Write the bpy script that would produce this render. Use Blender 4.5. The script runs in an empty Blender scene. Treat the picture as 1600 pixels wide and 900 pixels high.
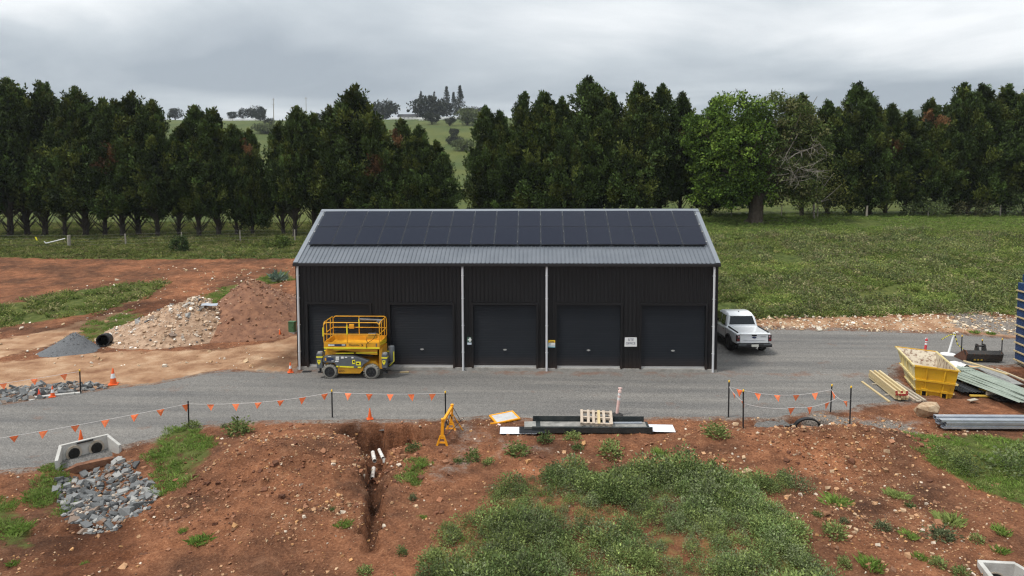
import bpy, math, random
import numpy as np
from mathutils import Vector, Matrix, Euler

R_ = math.radians
scene = bpy.context.scene
COL = scene.collection
random.seed(7)
rng = np.random.default_rng(11)

# ---------------------------------------------------------------- camera
cam_d = bpy.data.cameras.new('camera')
cam = bpy.data.objects.new('camera', cam_d)
COL.objects.link(cam)
cam_d.sensor_width = 36.0
cam_d.lens = 24.0075
cam_d.shift_y = -0.06198
cam_d.clip_start = 0.2
cam_d.clip_end = 12000
YAW, PITCH, ROLL = 0.0348, 0.0663, -0.0028
_f = Vector((-math.sin(YAW) * math.cos(PITCH), math.cos(YAW) * math.cos(PITCH), -math.sin(PITCH)))
_r = Vector((math.cos(YAW), math.sin(YAW), 0))
_u = _r.cross(_f)
_r2 = math.cos(ROLL) * _r + math.sin(ROLL) * _u
_u2 = -math.sin(ROLL) * _r + math.cos(ROLL) * _u
m = Matrix((_r2, _u2, -_f)).transposed().to_4x4()
m.translation = Vector((1.48, -32.228, 9.169))
cam.matrix_world = m
scene.camera = cam

# ---------------------------------------------------------------- sky, sun, exposure
SUN_EL, SUN_AZ = R_(64), R_(243)          # azimuth clockwise from +y
world = bpy.data.worlds.new('World')
scene.world = world
world.use_nodes = True
wn, wl = world.node_tree.nodes, world.node_tree.links
wn.clear()
wo = wn.new('ShaderNodeOutputWorld')
bg_sky = wn.new('ShaderNodeBackground'); bg_sky.inputs['Strength'].default_value = 0.07
bg_cl = wn.new('ShaderNodeBackground'); bg_cl.inputs['Strength'].default_value = 1.0
mixs = wn.new('ShaderNodeMixShader'); mixs.inputs[0].default_value = 0.93
sky = wn.new('ShaderNodeTexSky')
sky.sky_type = 'NISHITA'; sky.sun_disc = False
sky.sun_elevation = SUN_EL; sky.sun_rotation = SUN_AZ
tc = wn.new('ShaderNodeTexCoord')
# overcast deck: the view direction is carried onto a flat cloud layer so streaks get thinner toward the horizon
sep = wn.new('ShaderNodeSeparateXYZ'); wl.new(tc.outputs['Generated'], sep.inputs[0])
zc = wn.new('ShaderNodeMath'); zc.operation = 'MAXIMUM'; zc.inputs[1].default_value = 0.0
wl.new(sep.outputs['Z'], zc.inputs[0])
za = wn.new('ShaderNodeMath'); za.operation = 'ADD'; za.inputs[1].default_value = 0.16
wl.new(zc.outputs[0], za.inputs[0])
dx = wn.new('ShaderNodeMath'); dx.operation = 'DIVIDE'
dy = wn.new('ShaderNodeMath'); dy.operation = 'DIVIDE'
wl.new(sep.outputs['X'], dx.inputs[0]); wl.new(za.outputs[0], dx.inputs[1])
wl.new(sep.outputs['Y'], dy.inputs[0]); wl.new(za.outputs[0], dy.inputs[1])
cmb = wn.new('ShaderNodeCombineXYZ')
wl.new(dx.outputs[0], cmb.inputs[0]); wl.new(dy.outputs[0], cmb.inputs[1])
mp = wn.new('ShaderNodeMapping'); mp.inputs['Location'].default_value = (3.1, 7.7, 0)
mp.inputs['Rotation'].default_value = (0, 0, R_(14))
mp.inputs['Scale'].default_value = (0.42, 0.62, 1)
wl.new(cmb.outputs[0], mp.inputs[0])
n1 = wn.new('ShaderNodeTexNoise'); n1.inputs['Scale'].default_value = 1.15
n1.inputs['Detail'].default_value = 7; n1.inputs['Roughness'].default_value = 0.52
n1.inputs['Distortion'].default_value = 0.35
wl.new(mp.outputs[0], n1.inputs['Vector'])
n2 = wn.new('ShaderNodeTexNoise'); n2.inputs['Scale'].default_value = 0.5
n2.inputs['Detail'].default_value = 3
wl.new(mp.outputs[0], n2.inputs['Vector'])
na = wn.new('ShaderNodeMath'); na.operation = 'ADD'
wl.new(n1.outputs['Fac'], na.inputs[0]); wl.new(n2.outputs['Fac'], na.inputs[1])
nh = wn.new('ShaderNodeMath'); nh.operation = 'MULTIPLY'; nh.inputs[1].default_value = 0.5
wl.new(na.outputs[0], nh.inputs[0])
cr = wn.new('ShaderNodeValToRGB')
e = cr.color_ramp.elements
e[0].position = 0.43; e[0].color = (0.50, 0.56, 0.62, 1)
e[1].position = 0.575; e[1].color = (1.34, 1.36, 1.36, 1)
e2 = cr.color_ramp.elements.new(0.5); e2.color = (0.80, 0.86, 0.90, 1)
wl.new(nh.outputs[0], cr.inputs[0])
# an overcast sky is about three times brighter overhead than at the horizon
el_ = wn.new('ShaderNodeMath'); el_.operation = 'MULTIPLY_ADD'; el_.inputs[1].default_value = 0.36; el_.inputs[2].default_value = 0.345
wl.new(zc.outputs[0], el_.inputs[0])
sc_ = wn.new('ShaderNodeVectorMath'); sc_.operation = 'SCALE'
wl.new(cr.outputs[0], sc_.inputs[0]); wl.new(el_.outputs[0], sc_.inputs['Scale'])
wl.new(sc_.outputs[0], bg_cl.inputs['Color'])
wl.new(sky.outputs[0], bg_sky.inputs['Color'])
wl.new(bg_sky.outputs[0], mixs.inputs[1]); wl.new(bg_cl.outputs[0], mixs.inputs[2])
wl.new(mixs.outputs[0], wo.inputs['Surface'])

sun_d = bpy.data.lights.new('sun', 'SUN')
sun_d.energy = 1.5; sun_d.angle = R_(11); sun_d.color = (1.0, 0.955, 0.89)
sun = bpy.data.objects.new('sun', sun_d); COL.objects.link(sun)
_to = Vector((math.sin(SUN_AZ) * math.cos(SUN_EL), math.cos(SUN_AZ) * math.cos(SUN_EL), math.sin(SUN_EL)))
sun.rotation_euler = _to.to_track_quat('Z', 'Y').to_euler()
sun.location = (0, -20, 60)

vs = scene.view_settings
vs.view_transform = 'Standard'; vs.look = 'None'; vs.gamma = 1.0; vs.use_curve_mapping = False
vs.exposure = 1.0

scene.render.engine = 'CYCLES'
scene.cycles.use_denoising = True
scene.cycles.denoising_input_passes = 'RGB_ALBEDO_NORMAL'; scene.cycles.denoising_prefilter = 'FAST'
scene.cycles.use_adaptive_sampling = False
scene.cycles.pixel_filter_type = 'BLACKMAN_HARRIS'
scene.cycles.filter_width = 1.25
scene.cycles.max_bounces = 5; scene.cycles.diffuse_bounces = 3; scene.cycles.glossy_bounces = 2
scene.cycles.volume_bounces = 0; scene.cycles.transmission_bounces = 2
scene.cycles.sample_clamp_indirect = 2.0

# ---------------------------------------------------------------- materials
def new_mat(name):
    mt = bpy.data.materials.new(name); mt.use_nodes = True
    nt = mt.node_tree
    return mt, nt.nodes, nt.links, nt.nodes['Principled BSDF']

def mat(name, col, rough=0.6, metal=0.0, col2=None, scale=4.0, lo=0.35, hi=0.65, bump=0.0, bscale=40.0, detail=5, stretch=None, spec=0.5, coat=0.0):
    mt, N, L, B = new_mat(name)
    B.inputs['Roughness'].default_value = rough
    B.inputs['Metallic'].default_value = metal
    B.inputs['Specular IOR Level'].default_value = spec
    B.inputs['Coat Weight'].default_value = coat
    B.inputs['Base Color'].default_value = (*col, 1)
    if col2 or bump:
        t = N.new('ShaderNodeTexCoord'); src = t.outputs['Object']
        if stretch:
            q = N.new('ShaderNodeMapping'); q.inputs['Scale'].default_value = stretch
            L.new(src, q.inputs[0]); src = q.outputs[0]
    if col2:
        n = N.new('ShaderNodeTexNoise'); n.inputs['Scale'].default_value = scale; n.inputs['Detail'].default_value = detail
        n.inputs['Roughness'].default_value = 0.6
        L.new(src, n.inputs['Vector'])
        r = N.new('ShaderNodeValToRGB')
        r.color_ramp.elements[0].position = lo; r.color_ramp.elements[0].color = (*col, 1)
        r.color_ramp.elements[1].position = hi; r.color_ramp.elements[1].color = (*col2, 1)
        L.new(n.outputs['Fac'], r.inputs[0]); L.new(r.outputs[0], B.inputs['Base Color'])
    if bump:
        n = N.new('ShaderNodeTexNoise'); n.inputs['Scale'].default_value = bscale; n.inputs['Detail'].default_value = 6
        L.new(src, n.inputs['Vector'])
        b = N.new('ShaderNodeBump'); b.inputs['Strength'].default_value = bump; b.inputs['Distance'].default_value = 0.03
        L.new(n.outputs['Fac'], b.inputs['Height']); L.new(b.outputs[0], B.inputs['Normal'])
    return mt

def leaf_mat(name, rough=0.8, trans=0.2, spec=0.1):
    """foliage colour comes from the 'tint' attribute; a little light passes through each leaf"""
    mt, N, L, B = new_mat(name)
    a = N.new('ShaderNodeAttribute'); a.attribute_name = 'tint'
    B.inputs['Roughness'].default_value = rough; B.inputs['Specular IOR Level'].default_value = spec
    L.new(a.outputs['Color'], B.inputs['Base Color'])
    if trans:
        tr = N.new('ShaderNodeBsdfTranslucent'); L.new(a.outputs['Color'], tr.inputs['Color'])
        mx = N.new('ShaderNodeMixShader'); mx.inputs[0].default_value = trans
        L.new(B.outputs[0], mx.inputs[1]); L.new(tr.outputs[0], mx.inputs[2])
        L.new(mx.outputs[0], N['Material Output'].inputs['Surface'])
    return mt

def tint_mat(name, rough=0.9, bump=0.4, bscale=30):
    mt, N, L, B = new_mat(name)
    a = N.new('ShaderNodeAttribute'); a.attribute_name = 'tint'
    t = N.new('ShaderNodeTexCoord')
    n = N.new('ShaderNodeTexNoise'); n.inputs['Scale'].default_value = 9; n.inputs['Detail'].default_value = 6
    L.new(t.outputs['Object'], n.inputs['Vector'])
    mr = N.new('ShaderNodeMapRange'); mr.inputs['From Min'].default_value = 0.3; mr.inputs['From Max'].default_value = 0.7
    mr.inputs['To Min'].default_value = 0.75; mr.inputs['To Max'].default_value = 1.2
    L.new(n.outputs['Fac'], mr.inputs['Value'])
    mu = N.new('ShaderNodeVectorMath'); mu.operation = 'SCALE'
    L.new(a.outputs['Color'], mu.inputs[0]); L.new(mr.outputs[0], mu.inputs['Scale'])
    L.new(mu.outputs[0], B.inputs['Base Color'])
    B.inputs['Roughness'].default_value = rough; B.inputs['Specular IOR Level'].default_value = 0.25
    return mt

def sheet_mat(name, c1, c2):
    """painted steel with a little red dust splashed up from the ground"""
    mt, N, L, B = new_mat(name)
    t = N.new('ShaderNodeTexCoord')
    n = N.new('ShaderNodeTexNoise'); n.inputs['Scale'].default_value = 0.8; n.inputs['Detail'].default_value = 4
    L.new(t.outputs['Object'], n.inputs['Vector'])
    r = N.new('ShaderNodeValToRGB'); r.color_ramp.elements[0].position = .35; r.color_ramp.elements[1].position = .65
    r.color_ramp.elements[0].color = (*c1, 1); r.color_ramp.elements[1].color = (*c2, 1)
    L.new(n.outputs['Fac'], r.inputs[0])
    n2 = N.new('ShaderNodeTexNoise'); n2.inputs['Scale'].default_value = 5; n2.inputs['Detail'].default_value = 6; n2.inputs['Roughness'].default_value = .7
    L.new(t.outputs['Object'], n2.inputs['Vector'])
    s = N.new('ShaderNodeSeparateXYZ'); L.new(t.outputs['Object'], s.inputs[0])
    h = N.new('ShaderNodeMapRange'); h.inputs['From Min'].default_value = .75; h.inputs['From Max'].default_value = .1; h.inputs['To Max'].default_value = .55
    L.new(s.outputs['Z'], h.inputs['Value'])
    k = N.new('ShaderNodeMath'); k.operation = 'MULTIPLY'; L.new(h.outputs[0], k.inputs[0]); L.new(n2.outputs['Fac'], k.inputs[1])
    m_ = N.new('ShaderNodeMixRGB'); m_.inputs[2].default_value = (.09, .05, .034, 1)
    L.new(k.outputs[0], m_.inputs[0]); L.new(r.outputs[0], m_.inputs[1]); L.new(m_.outputs[0], B.inputs['Base Color'])
    B.inputs['Roughness'].default_value = .48; B.inputs['Specular IOR Level'].default_value = .3
    return mt

M = {}
M['wall'] = sheet_mat('charcoal_sheet', (0.0085, 0.0088, 0.0102), (0.0115, 0.0118, 0.0135))
M['roof'] = mat('grey_roof_sheet', (0.115, 0.13, 0.152), 0.36, 0.2, (0.14, 0.155, 0.178), 0.8, spec=0.5)
M['flash'] = mat('grey_flashing', (0.18, 0.2, 0.225), 0.4, 0.2, (0.2, 0.22, 0.245), 2)
M['gutter'] = mat('dark_gutter', (0.012, 0.012, 0.014), 0.45)
M['door'] = sheet_mat('door_sheet', (0.0105, 0.0138, 0.019), (0.0135, 0.017, 0.023))
M['alu'] = mat('aluminium_rail', (0.55, 0.55, 0.54), 0.4, 0.6)
M['pvc'] = mat('white_downpipe', (0.62, 0.63, 0.65), 0.35, 0.0, (0.55, 0.56, 0.58), 3)
M['slab'] = mat('slab_concrete', (0.36, 0.345, 0.32), 0.9, 0, (0.25, 0.235, 0.21), 3, bump=0.2, bscale=60)
M['pv'] = mat('solar_glass', (0.003, 0.006, 0.018), 0.05, 0.0, (0.004, 0.007, 0.019), 0.6, spec=0.15)
M['pvframe'] = mat('solar_frame', (0.05, 0.054, 0.062), 0.4, 0.4)
M['white'] = mat('white_paint', (0.75, 0.75, 0.74), 0.4)
M['pvc_dirty'] = mat('muddy_white_pipe', (0.72, 0.70, 0.66), 0.45, 0, (0.45, 0.36, 0.29), 4, .45, .75)
M['black'] = mat('black_plastic', (0.012, 0.012, 0.013), 0.5)
M['rubber'] = mat('black_rubber', (0.017, 0.017, 0.018), 0.85, 0, (0.03, 0.028, 0.026), 8)
M['dusty_rubber'] = mat('dusty_rubber', (0.21, 0.2, 0.175), 0.95, 0, (0.3, 0.285, 0.25), 7)
M['orange'] = mat('cone_orange', (0.78, 0.12, 0.015), 0.5, 0, (0.7, 0.1, 0.015), 6)
M['conered'] = mat('cone_red', (0.7, 0.07, 0.03), 0.5)
M['flag'] = mat('flag_orange', (0.98, 0.20, 0.06), 0.6, 0, (0.95, 0.28, 0.12), 3)
M['string'] = mat('bunting_string', (0.55, 0.52, 0.5), 0.7)
M['picket'] = mat('picket_steel', (0.018, 0.018, 0.02), 0.6, 0.2)
M['cap'] = mat('yellow_cap', (0.8, 0.5, 0.03), 0.5)
M['silver'] = mat('silver_collar', (0.75, 0.75, 0.75), 0.35, 0.1)
M['concrete'] = mat('precast_concrete', (0.5, 0.49, 0.46), 0.85, 0, (0.38, 0.365, 0.335), 3, bump=0.15, bscale=70)
M['pipe_con'] = mat('pipe_concrete', (0.36, 0.29, 0.215), 0.9, 0, (0.46, 0.41, 0.34), 5)
M['dark'] = mat('hollow_shade_underbody', (0.01, 0.009, 0.008), 0.95)  # near-black for underbody parts and for shade painted into hollows
M['yellow_lift'] = mat('lift_yellow', (0.80, 0.40, 0.02), 0.42, 0, (0.62, 0.29, 0.02), 2.5)
M['lime'] = mat('reflective_yellow', (0.85, 0.75, 0.03), 0.4)
M['lift_grey'] = mat('lift_grey', (0.085, 0.095, 0.105), 0.5, 0, (0.115, 0.125, 0.135), 4)
M['navy'] = mat('navy_sticker', (0.015, 0.03, 0.09), 0.4)
M['bin'] = None
M['timber'] = mat('pine_timber', (0.56, 0.44, 0.24), 0.75, 0, (0.43, 0.33, 0.17), 3, stretch=(14, 1.2, 14))
M['timber2'] = mat('pine_timber_pale', (0.62, 0.51, 0.31), 0.75, 0, (0.52, 0.42, 0.24), 3, stretch=(14, 1.2, 14))
M['timber3'] = mat('pine_timber_brown', (0.46, 0.35, 0.19), 0.75, 0, (0.54, 0.43, 0.25), 3, stretch=(14, 1.2, 14))
M['timber_grey'] = mat('weathered_timber', (0.36, 0.31, 0.24), 0.85, 0, (0.45, 0.4, 0.32), 3, stretch=(14, 1.2, 14))
M['pallet'] = mat('pallet_timber', (0.5, 0.42, 0.34), 0.85, 0, (0.36, 0.28, 0.21), 4, stretch=(8, 1.2, 8))
M['ply'] = mat('plywood', (0.62, 0.4, 0.19), 0.7, 0, (0.53, 0.33, 0.15), 3)
M['formyellow'] = mat('yellow_timber', (0.62, 0.42, 0.05), 0.7, 0, (0.5, 0.33, 0.06), 4)
M['redend'] = mat('red_end_paint', (0.33, 0.03, 0.025), 0.7)
M['greensheet'] = mat('pale_green_sheet', (0.34, 0.385, 0.33), 0.45, 0.1, (0.26, 0.305, 0.255), 2)
M['blacksheet'] = mat('black_sheet', (0.022, 0.024, 0.028), 0.4, 0.1)
M['steel'] = mat('galvanised_steel', (0.5, 0.53, 0.57), 0.38, 0.55, (0.38, 0.41, 0.46), 2)
M['channel'] = mat('dark_channel_steel', (0.028, 0.036, 0.038), 0.45, 0.3, (0.05, 0.055, 0.055), 3)
M['dusty'] = mat('dusty_inside', (0.13, 0.13, 0.12), 0.8, 0, (0.3, 0.29, 0.27), 2.2)
M['whitesheet'] = mat('white_sheet', (0.74, 0.76, 0.8), 0.4)
M['barrier'] = mat('barrier_yellow', (0.85, 0.36, 0.01), 0.45, 0, (0.78, 0.31, 0.012), 4)
M['bollard'] = mat('faded_pink_plastic', (0.68, 0.42, 0.38), 0.6, 0, (0.72, 0.55, 0.5), 3)
M['ute'] = mat('ute_white', (0.74, 0.76, 0.78), 0.22, 0, coat=0.5)
M['glass'] = mat('tinted_glass', (0.01, 0.012, 0.014), 0.06, 0, spec=0.6)
M['tail'] = mat('tail_lamp_red', (0.16, 0.008, 0.012), 0.2, coat=0.5)
M['taildark'] = mat('tail_lamp_dark', (0.03, 0.012, 0.016), 0.2, coat=0.4)
M['plate'] = mat('number_plate', (0.62, 0.62, 0.56), 0.4)
M['blue'] = mat('blue_pack', (0.012, 0.045, 0.14), 0.45, 0, (0.008, 0.03, 0.1), 2)
M['boxgreen'] = mat('green_cabinet', (0.045, 0.12, 0.05), 0.5, 0, (0.055, 0.14, 0.06), 2)
M['bark'] = mat('bark', (0.032, 0.025, 0.019), 0.95, 0, (0.06, 0.048, 0.036), 5, bump=0.5, bscale=14)
M['bark_grey'] = mat('grey_bark', (0.06, 0.046, 0.033), 0.95, 0, (0.10, 0.08, 0.06), 4, bump=0.5, bscale=14)
M['dead'] = mat('dead_branch', (0.19, 0.165, 0.135), 0.9, 0, (0.36, 0.33, 0.28), 4)
M['post'] = mat('fence_post', (0.27, 0.24, 0.2), 0.95, 0, (0.36, 0.33, 0.28), 6)
M['wire'] = mat('fence_wire', (0.12, 0.12, 0.11), 0.6, 0.3)
M['leaf'] = leaf_mat('leaf')
M['needle'] = leaf_mat('needle', 0.7, 0.08, 0.15)
M['stone'] = tint_mat('stone')
M['boulder'] = mat('sandstone', (0.27, 0.165, 0.09), 0.95, 0, (0.5, 0.38, 0.25), 4.5, bump=0.6, bscale=12)
M['hillwhite'] = mat('white_rail', (0.7, 0.7, 0.7), 0.6)
M['darkroof'] = mat('dark_far_roof', (0.05, 0.05, 0.055), 0.8)
M['mountain'] = mat('mountain_bush', (0.05, 0.068, 0.055), 0.95, 0, (0.075, 0.09, 0.07), 0.01)

def bin_mat(name, c1, c2, rust_lo, rust_hi):
    mt, N, L, B = new_mat(name)
    t = N.new('ShaderNodeTexCoord')
    q = N.new('ShaderNodeMapping'); q.inputs['Scale'].default_value = (2.4, 2.4, 0.9); L.new(t.outputs['Object'], q.inputs[0])
    n = N.new('ShaderNodeTexNoise'); n.inputs['Scale'].default_value = 2.6; n.inputs['Detail'].default_value = 8; n.inputs['Roughness'].default_value = 0.68
    L.new(q.outputs[0], n.inputs['Vector'])
    n2 = N.new('ShaderNodeTexNoise'); n2.inputs['Scale'].default_value = 1.4; n2.inputs['Detail'].default_value = 4
    L.new(t.outputs['Object'], n2.inputs['Vector'])
    r2 = N.new('ShaderNodeValToRGB')
    r2.color_ramp.elements[0].position = 0.35; r2.color_ramp.elements[0].color = (*c1, 1)
    r2.color_ramp.elements[1].position = 0.65; r2.color_ramp.elements[1].color = (*c2, 1)
    L.new(n2.outputs['Fac'], r2.inputs[0])
    rr = N.new('ShaderNodeValToRGB')
    rr.color_ramp.elements[0].position = rust_lo; rr.color_ramp.elements[0].color = (0, 0, 0, 1)
    rr.color_ramp.elements[1].position = rust_hi; rr.color_ramp.elements[1].color = (1, 1, 1, 1)
    L.new(n.outputs['Fac'], rr.inputs[0])
    mx = N.new('ShaderNodeMixRGB'); mx.inputs['Color2'].default_value = (0.12, 0.045, 0.018, 1)
    L.new(rr.outputs[0], mx.inputs['Fac']); L.new(r2.outputs[0], mx.inputs['Color1'])
    L.new(mx.outputs[0], B.inputs['Base Color']); B.inputs['Roughness'].default_value = 0.55
    return mt
M['bin_front'] = bin_mat('bin_yellow', (0.62, 0.36, 0.012), (0.52, 0.28, 0.012), 0.62, 0.72)
M['bin_side'] = bin_mat('bin_pale_yellow', (0.66, 0.58, 0.33), (0.6, 0.47, 0.18), 0.57, 0.67)  # side panels paler than the front and end panels
M['bin_in'] = bin_mat('bin_worn_inside', (0.55, 0.48, 0.36), (0.4, 0.33, 0.24), 0.5, 0.62)
M['bucket'] = bin_mat('bucket_steel', (0.02, 0.02, 0.021), (0.04, 0.036, 0.032), 0.58, 0.7)

# ---------------------------------------------------------------- helpers
def link(o, parent=None):
    COL.objects.link(o)
    if parent is not None:
        o.parent = parent
    return o

def tag(o, label, cat, group=None, kind=None):
    if label: o['label'] = label
    if cat: o['category'] = cat
    if group: o['group'] = group
    if kind: o['kind'] = kind
    return o

def thing(name, label, cat, loc=(0, 0, 0), rot=(0, 0, 0), group=None):
    o = bpy.data.objects.new(name, None); link(o)
    o.empty_display_size = 0.2
    o.location = loc; o.rotation_euler = rot
    return tag(o, label, cat, group)

def copy_tree(o, parent=None):
    c = o.copy(); COL.objects.link(c)
    if parent is not None: c.parent = parent
    for ch in list(o.children):
        copy_tree(ch, c)
    return c

class MB:
    def __init__(self):
        self.v, self.f, self.mi = [], [], []
    def add(self, vs, fs, mi=0, M4=None):
        n = len(self.v)
        for p in vs:
            p = Vector(p)
            self.v.append(tuple(M4 @ p) if M4 is not None else tuple(p))
        for q in fs:
            self.f.append(tuple(i + n for i in q)); self.mi.append(mi)
        return self
    def box(self, c, s, rot=None, mi=0, taper=1.0):
        x, y, z = s[0] / 2, s[1] / 2, s[2] / 2
        t = taper
        vs = [(-x, -y, -z), (x, -y, -z), (x, y, -z), (-x, y, -z), (-x * t, -y * t, z), (x * t, -y * t, z), (x * t, y * t, z), (-x * t, y * t, z)]
        fs = [(0, 3, 2, 1), (4, 5, 6, 7), (0, 1, 5, 4), (1, 2, 6, 5), (2, 3, 7, 6), (3, 0, 4, 7)]
        T = Matrix.Translation(c)
        if rot is not None:
            T = T @ Euler(rot).to_matrix().to_4x4()
        return self.add(vs, fs, mi, T)
    def tube(self, a, b, r, n=8, r2=None, mi=0, cap=True):
        a, b = Vector(a), Vector(b); d = (b - a)
        if d.length < 1e-6: return self
        q = d.to_track_quat('Z', 'Y').to_matrix()
        r2 = r if r2 is None else r2
        vs, fs = [], []
        for k in range(n):
            t = 2 * math.pi * k / n
            vs.append(a + q @ Vector((r * math.cos(t), r * math.sin(t), 0)))
        for k in range(n):
            t = 2 * math.pi * k / n
            vs.append(b + q @ Vector((r2 * math.cos(t), r2 * math.sin(t), 0)))
        for k in range(n):
            fs.append((k, (k + 1) % n, n + (k + 1) % n, n + k))
        if cap:
            fs.append(tuple(range(n - 1, -1, -1))); fs.append(tuple(range(n, 2 * n)))
        return self.add(vs, fs, mi)
    def path(self, pts, r, n=8, mi=0):
        for a, b in zip(pts[:-1], pts[1:]):
            self.tube(a, b, r, n, mi=mi)
        return self
    def lathe(self, prof, n=20, T=None, mi=0, close=True):
        vs, fs = [], []
        for (r, z) in prof:
            for k in range(n):
                t = 2 * math.pi * k / n
                vs.append((r * math.cos(t), r * math.sin(t), z))
        for j in range(len(prof) - 1):
            for k in range(n):
                fs.append((j * n + k, j * n + (k + 1) % n, (j + 1) * n + (k + 1) % n, (j + 1) * n + k))
        if close:
            fs.append(tuple(range(n - 1, -1, -1)))
            L0 = (len(prof) - 1) * n
            fs.append(tuple(range(L0, L0 + n)))
        return self.add(vs, fs, mi, T)
    def prism(self, poly, d, T=None, mi=0):
        """poly in local xz, extruded along y from -d/2 to d/2"""
        n = len(poly)
        vs = [(p[0], -d / 2, p[1]) for p in poly] + [(p[0], d / 2, p[1]) for p in poly]
        fs = [tuple(range(n)), tuple(range(2 * n - 1, n - 1, -1))]
        for k in range(n):
            fs.append((k, n + k, n + (k + 1) % n, (k + 1) % n))
        return self.add(vs, fs, mi, T)
    def loft(self, rings, mi=0, cap=True):
        n = len(rings[0]); vs = [p for r in rings for p in r]; fs = []
        for j in range(len(rings) - 1):
            for k in range(n):
                fs.append((j * n + k, j * n + (k + 1) % n, (j + 1) * n + (k + 1) % n, (j + 1) * n + k))
        if cap:
            fs.append(tuple(range(n - 1, -1, -1)))
            L0 = (len(rings) - 1) * n; fs.append(tuple(range(L0, L0 + n)))
        return self.add(vs, fs, mi)
    def mesh(self, name, mats, smooth=None):
        me = bpy.data.meshes.new(name)
        me.from_pydata(self.v, [], self.f)
        if not isinstance(mats, (list, tuple)): mats = [mats]
        for k in mats: me.materials.append(k)
        me.polygons.foreach_set('material_index', self.mi)
        me.update()
        if smooth is not None:
            me.shade_auto_smooth(angle=smooth) if hasattr(me, 'shade_auto_smooth') else None
        return me
    def build(self, name, mats, parent=None, bevel=0.0, smooth=False, recalc=True):
        me = self.mesh(name, mats)
        if recalc:
            import bmesh
            bm = bmesh.new(); bm.from_mesh(me)
            bmesh.ops.recalc_face_normals(bm, faces=bm.faces)
            if bevel:
                eds = [e for e in bm.edges if len(e.link_faces) == 2 and e.calc_face_angle(0) > 0.6]
                bmesh.ops.bevel(bm, geom=eds, offset=bevel, segments=2, profile=0.5, affect='EDGES', clamp_overlap=True)
            if smooth:
                for fc in bm.faces: fc.smooth = True
                for e in bm.edges:
                    if len(e.link_faces) == 2 and e.calc_face_angle(0) > 0.7: e.smooth = False
            bm.to_mesh(me); bm.free()
        o = bpy.data.objects.new(name, me)
        return link(o, parent)

def raw_mesh(name, V, Fq, tint=None, mats=None, k=4, smooth=False):
    """big meshes straight from arrays; every face has k corners"""
    V = np.asarray(V, np.float32); Fq = np.asarray(Fq, np.int32)
    me = bpy.data.meshes.new(name)
    me.vertices.add(len(V)); me.vertices.foreach_set('co', V.ravel())
    me.loops.add(Fq.size); me.loops.foreach_set('vertex_index', Fq.ravel())
    me.polygons.add(len(Fq)); me.polygons.foreach_set('loop_start', np.arange(0, Fq.size, k, dtype=np.int32))
    me.polygons.foreach_set('use_smooth', np.full(len(Fq), bool(smooth)))
    me.update(calc_edges=True)
    if tint is not None:
        a = me.attributes.new('tint', 'FLOAT_COLOR', 'POINT')
        c = np.ones((len(V), 4), np.float32); c[:, :3] = tint
        a.data.foreach_set('color', c.ravel())
    for q in (mats or []): me.materials.append(q)
    return me

def text_mesh(body, size, depth=0.002, align='CENTER'):
    c = bpy.data.curves.new('lettering', 'FONT'); c.body = body; c.size = size; c.align_x = align; c.align_y = 'CENTER'
    c.extrude = depth; c.resolution_u = 3
    o = bpy.data.objects.new('lettering', c); COL.objects.link(o)
    bpy.context.view_layer.update()
    me = bpy.data.meshes.new_from_object(o.evaluated_get(bpy.context.evaluated_depsgraph_get()))
    bpy.data.objects.remove(o); bpy.data.curves.remove(c)
    return me

def lettering(body, size, loc, rot, material, parent, name='lettering', sx=1.0):
    me = text_mesh(body, size); me.materials.clear(); me.materials.append(material)
    o = bpy.data.objects.new(name, me); link(o, parent)
    o.location = loc; o.rotation_euler = rot; o.scale = (sx, 1, 1)
    return o

# ---------------------------------------------------------------- numbers for the land
def sstep(a, b, v):
    t = np.clip((v - a) / (b - a), 0, 1); return t * t * (3 - 2 * t)

def _h(ix, iy, s):
    v = np.sin(ix * 127.1 + iy * 311.7 + s * 74.7) * 43758.5453
    return v - np.floor(v)

def vnoise(x, y, s=0):
    x = np.asarray(x, float); y = np.asarray(y, float)
    ix, iy = np.floor(x), np.floor(y); fx, fy = x - ix, y - iy
    fx = fx * fx * (3 - 2 * fx); fy = fy * fy * (3 - 2 * fy)
    a, b, c, d = _h(ix, iy, s), _h(ix + 1, iy, s), _h(ix, iy + 1, s), _h(ix + 1, iy + 1, s)
    return (a * (1 - fx) + b * fx) * (1 - fy) + (c * (1 - fx) + d * fx) * fy

def fbm(x, y, s=0, o=4):
    t, a, n = 0, 0.5, 0
    for k in range(o):
        t = t + a * (vnoise(x * 2 ** k + 13.7 * k, y * 2 ** k - 7.3 * k, s + k) - 0.5); a *= 0.55
    return t

def sdf(poly, x, y):
    """distance to a polygon's edge, positive inside"""
    x = np.asarray(x, float); y = np.asarray(y, float)
    d = np.full(x.shape, 1e9); ins = np.zeros(x.shape, bool)
    n = len(poly)
    for i in range(n):
        ax, ay = poly[i]; bx, by = poly[(i + 1) % n]
        ex, ey = bx - ax, by - ay; wx, wy = x - ax, y - ay
        t = np.clip((wx * ex + wy * ey) / (ex * ex + ey * ey + 1e-9), 0, 1)
        d = np.minimum(d, (wx - t * ex) ** 2 + (wy - t * ey) ** 2)
        c = ((ay > y) != (by > y)) & (x < (bx - ax) * (y - ay) / ((by - ay) if by != ay else 1e-9) + ax)
        ins ^= c
    d = np.sqrt(d)
    return np.where(ins, d, -d)

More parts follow.
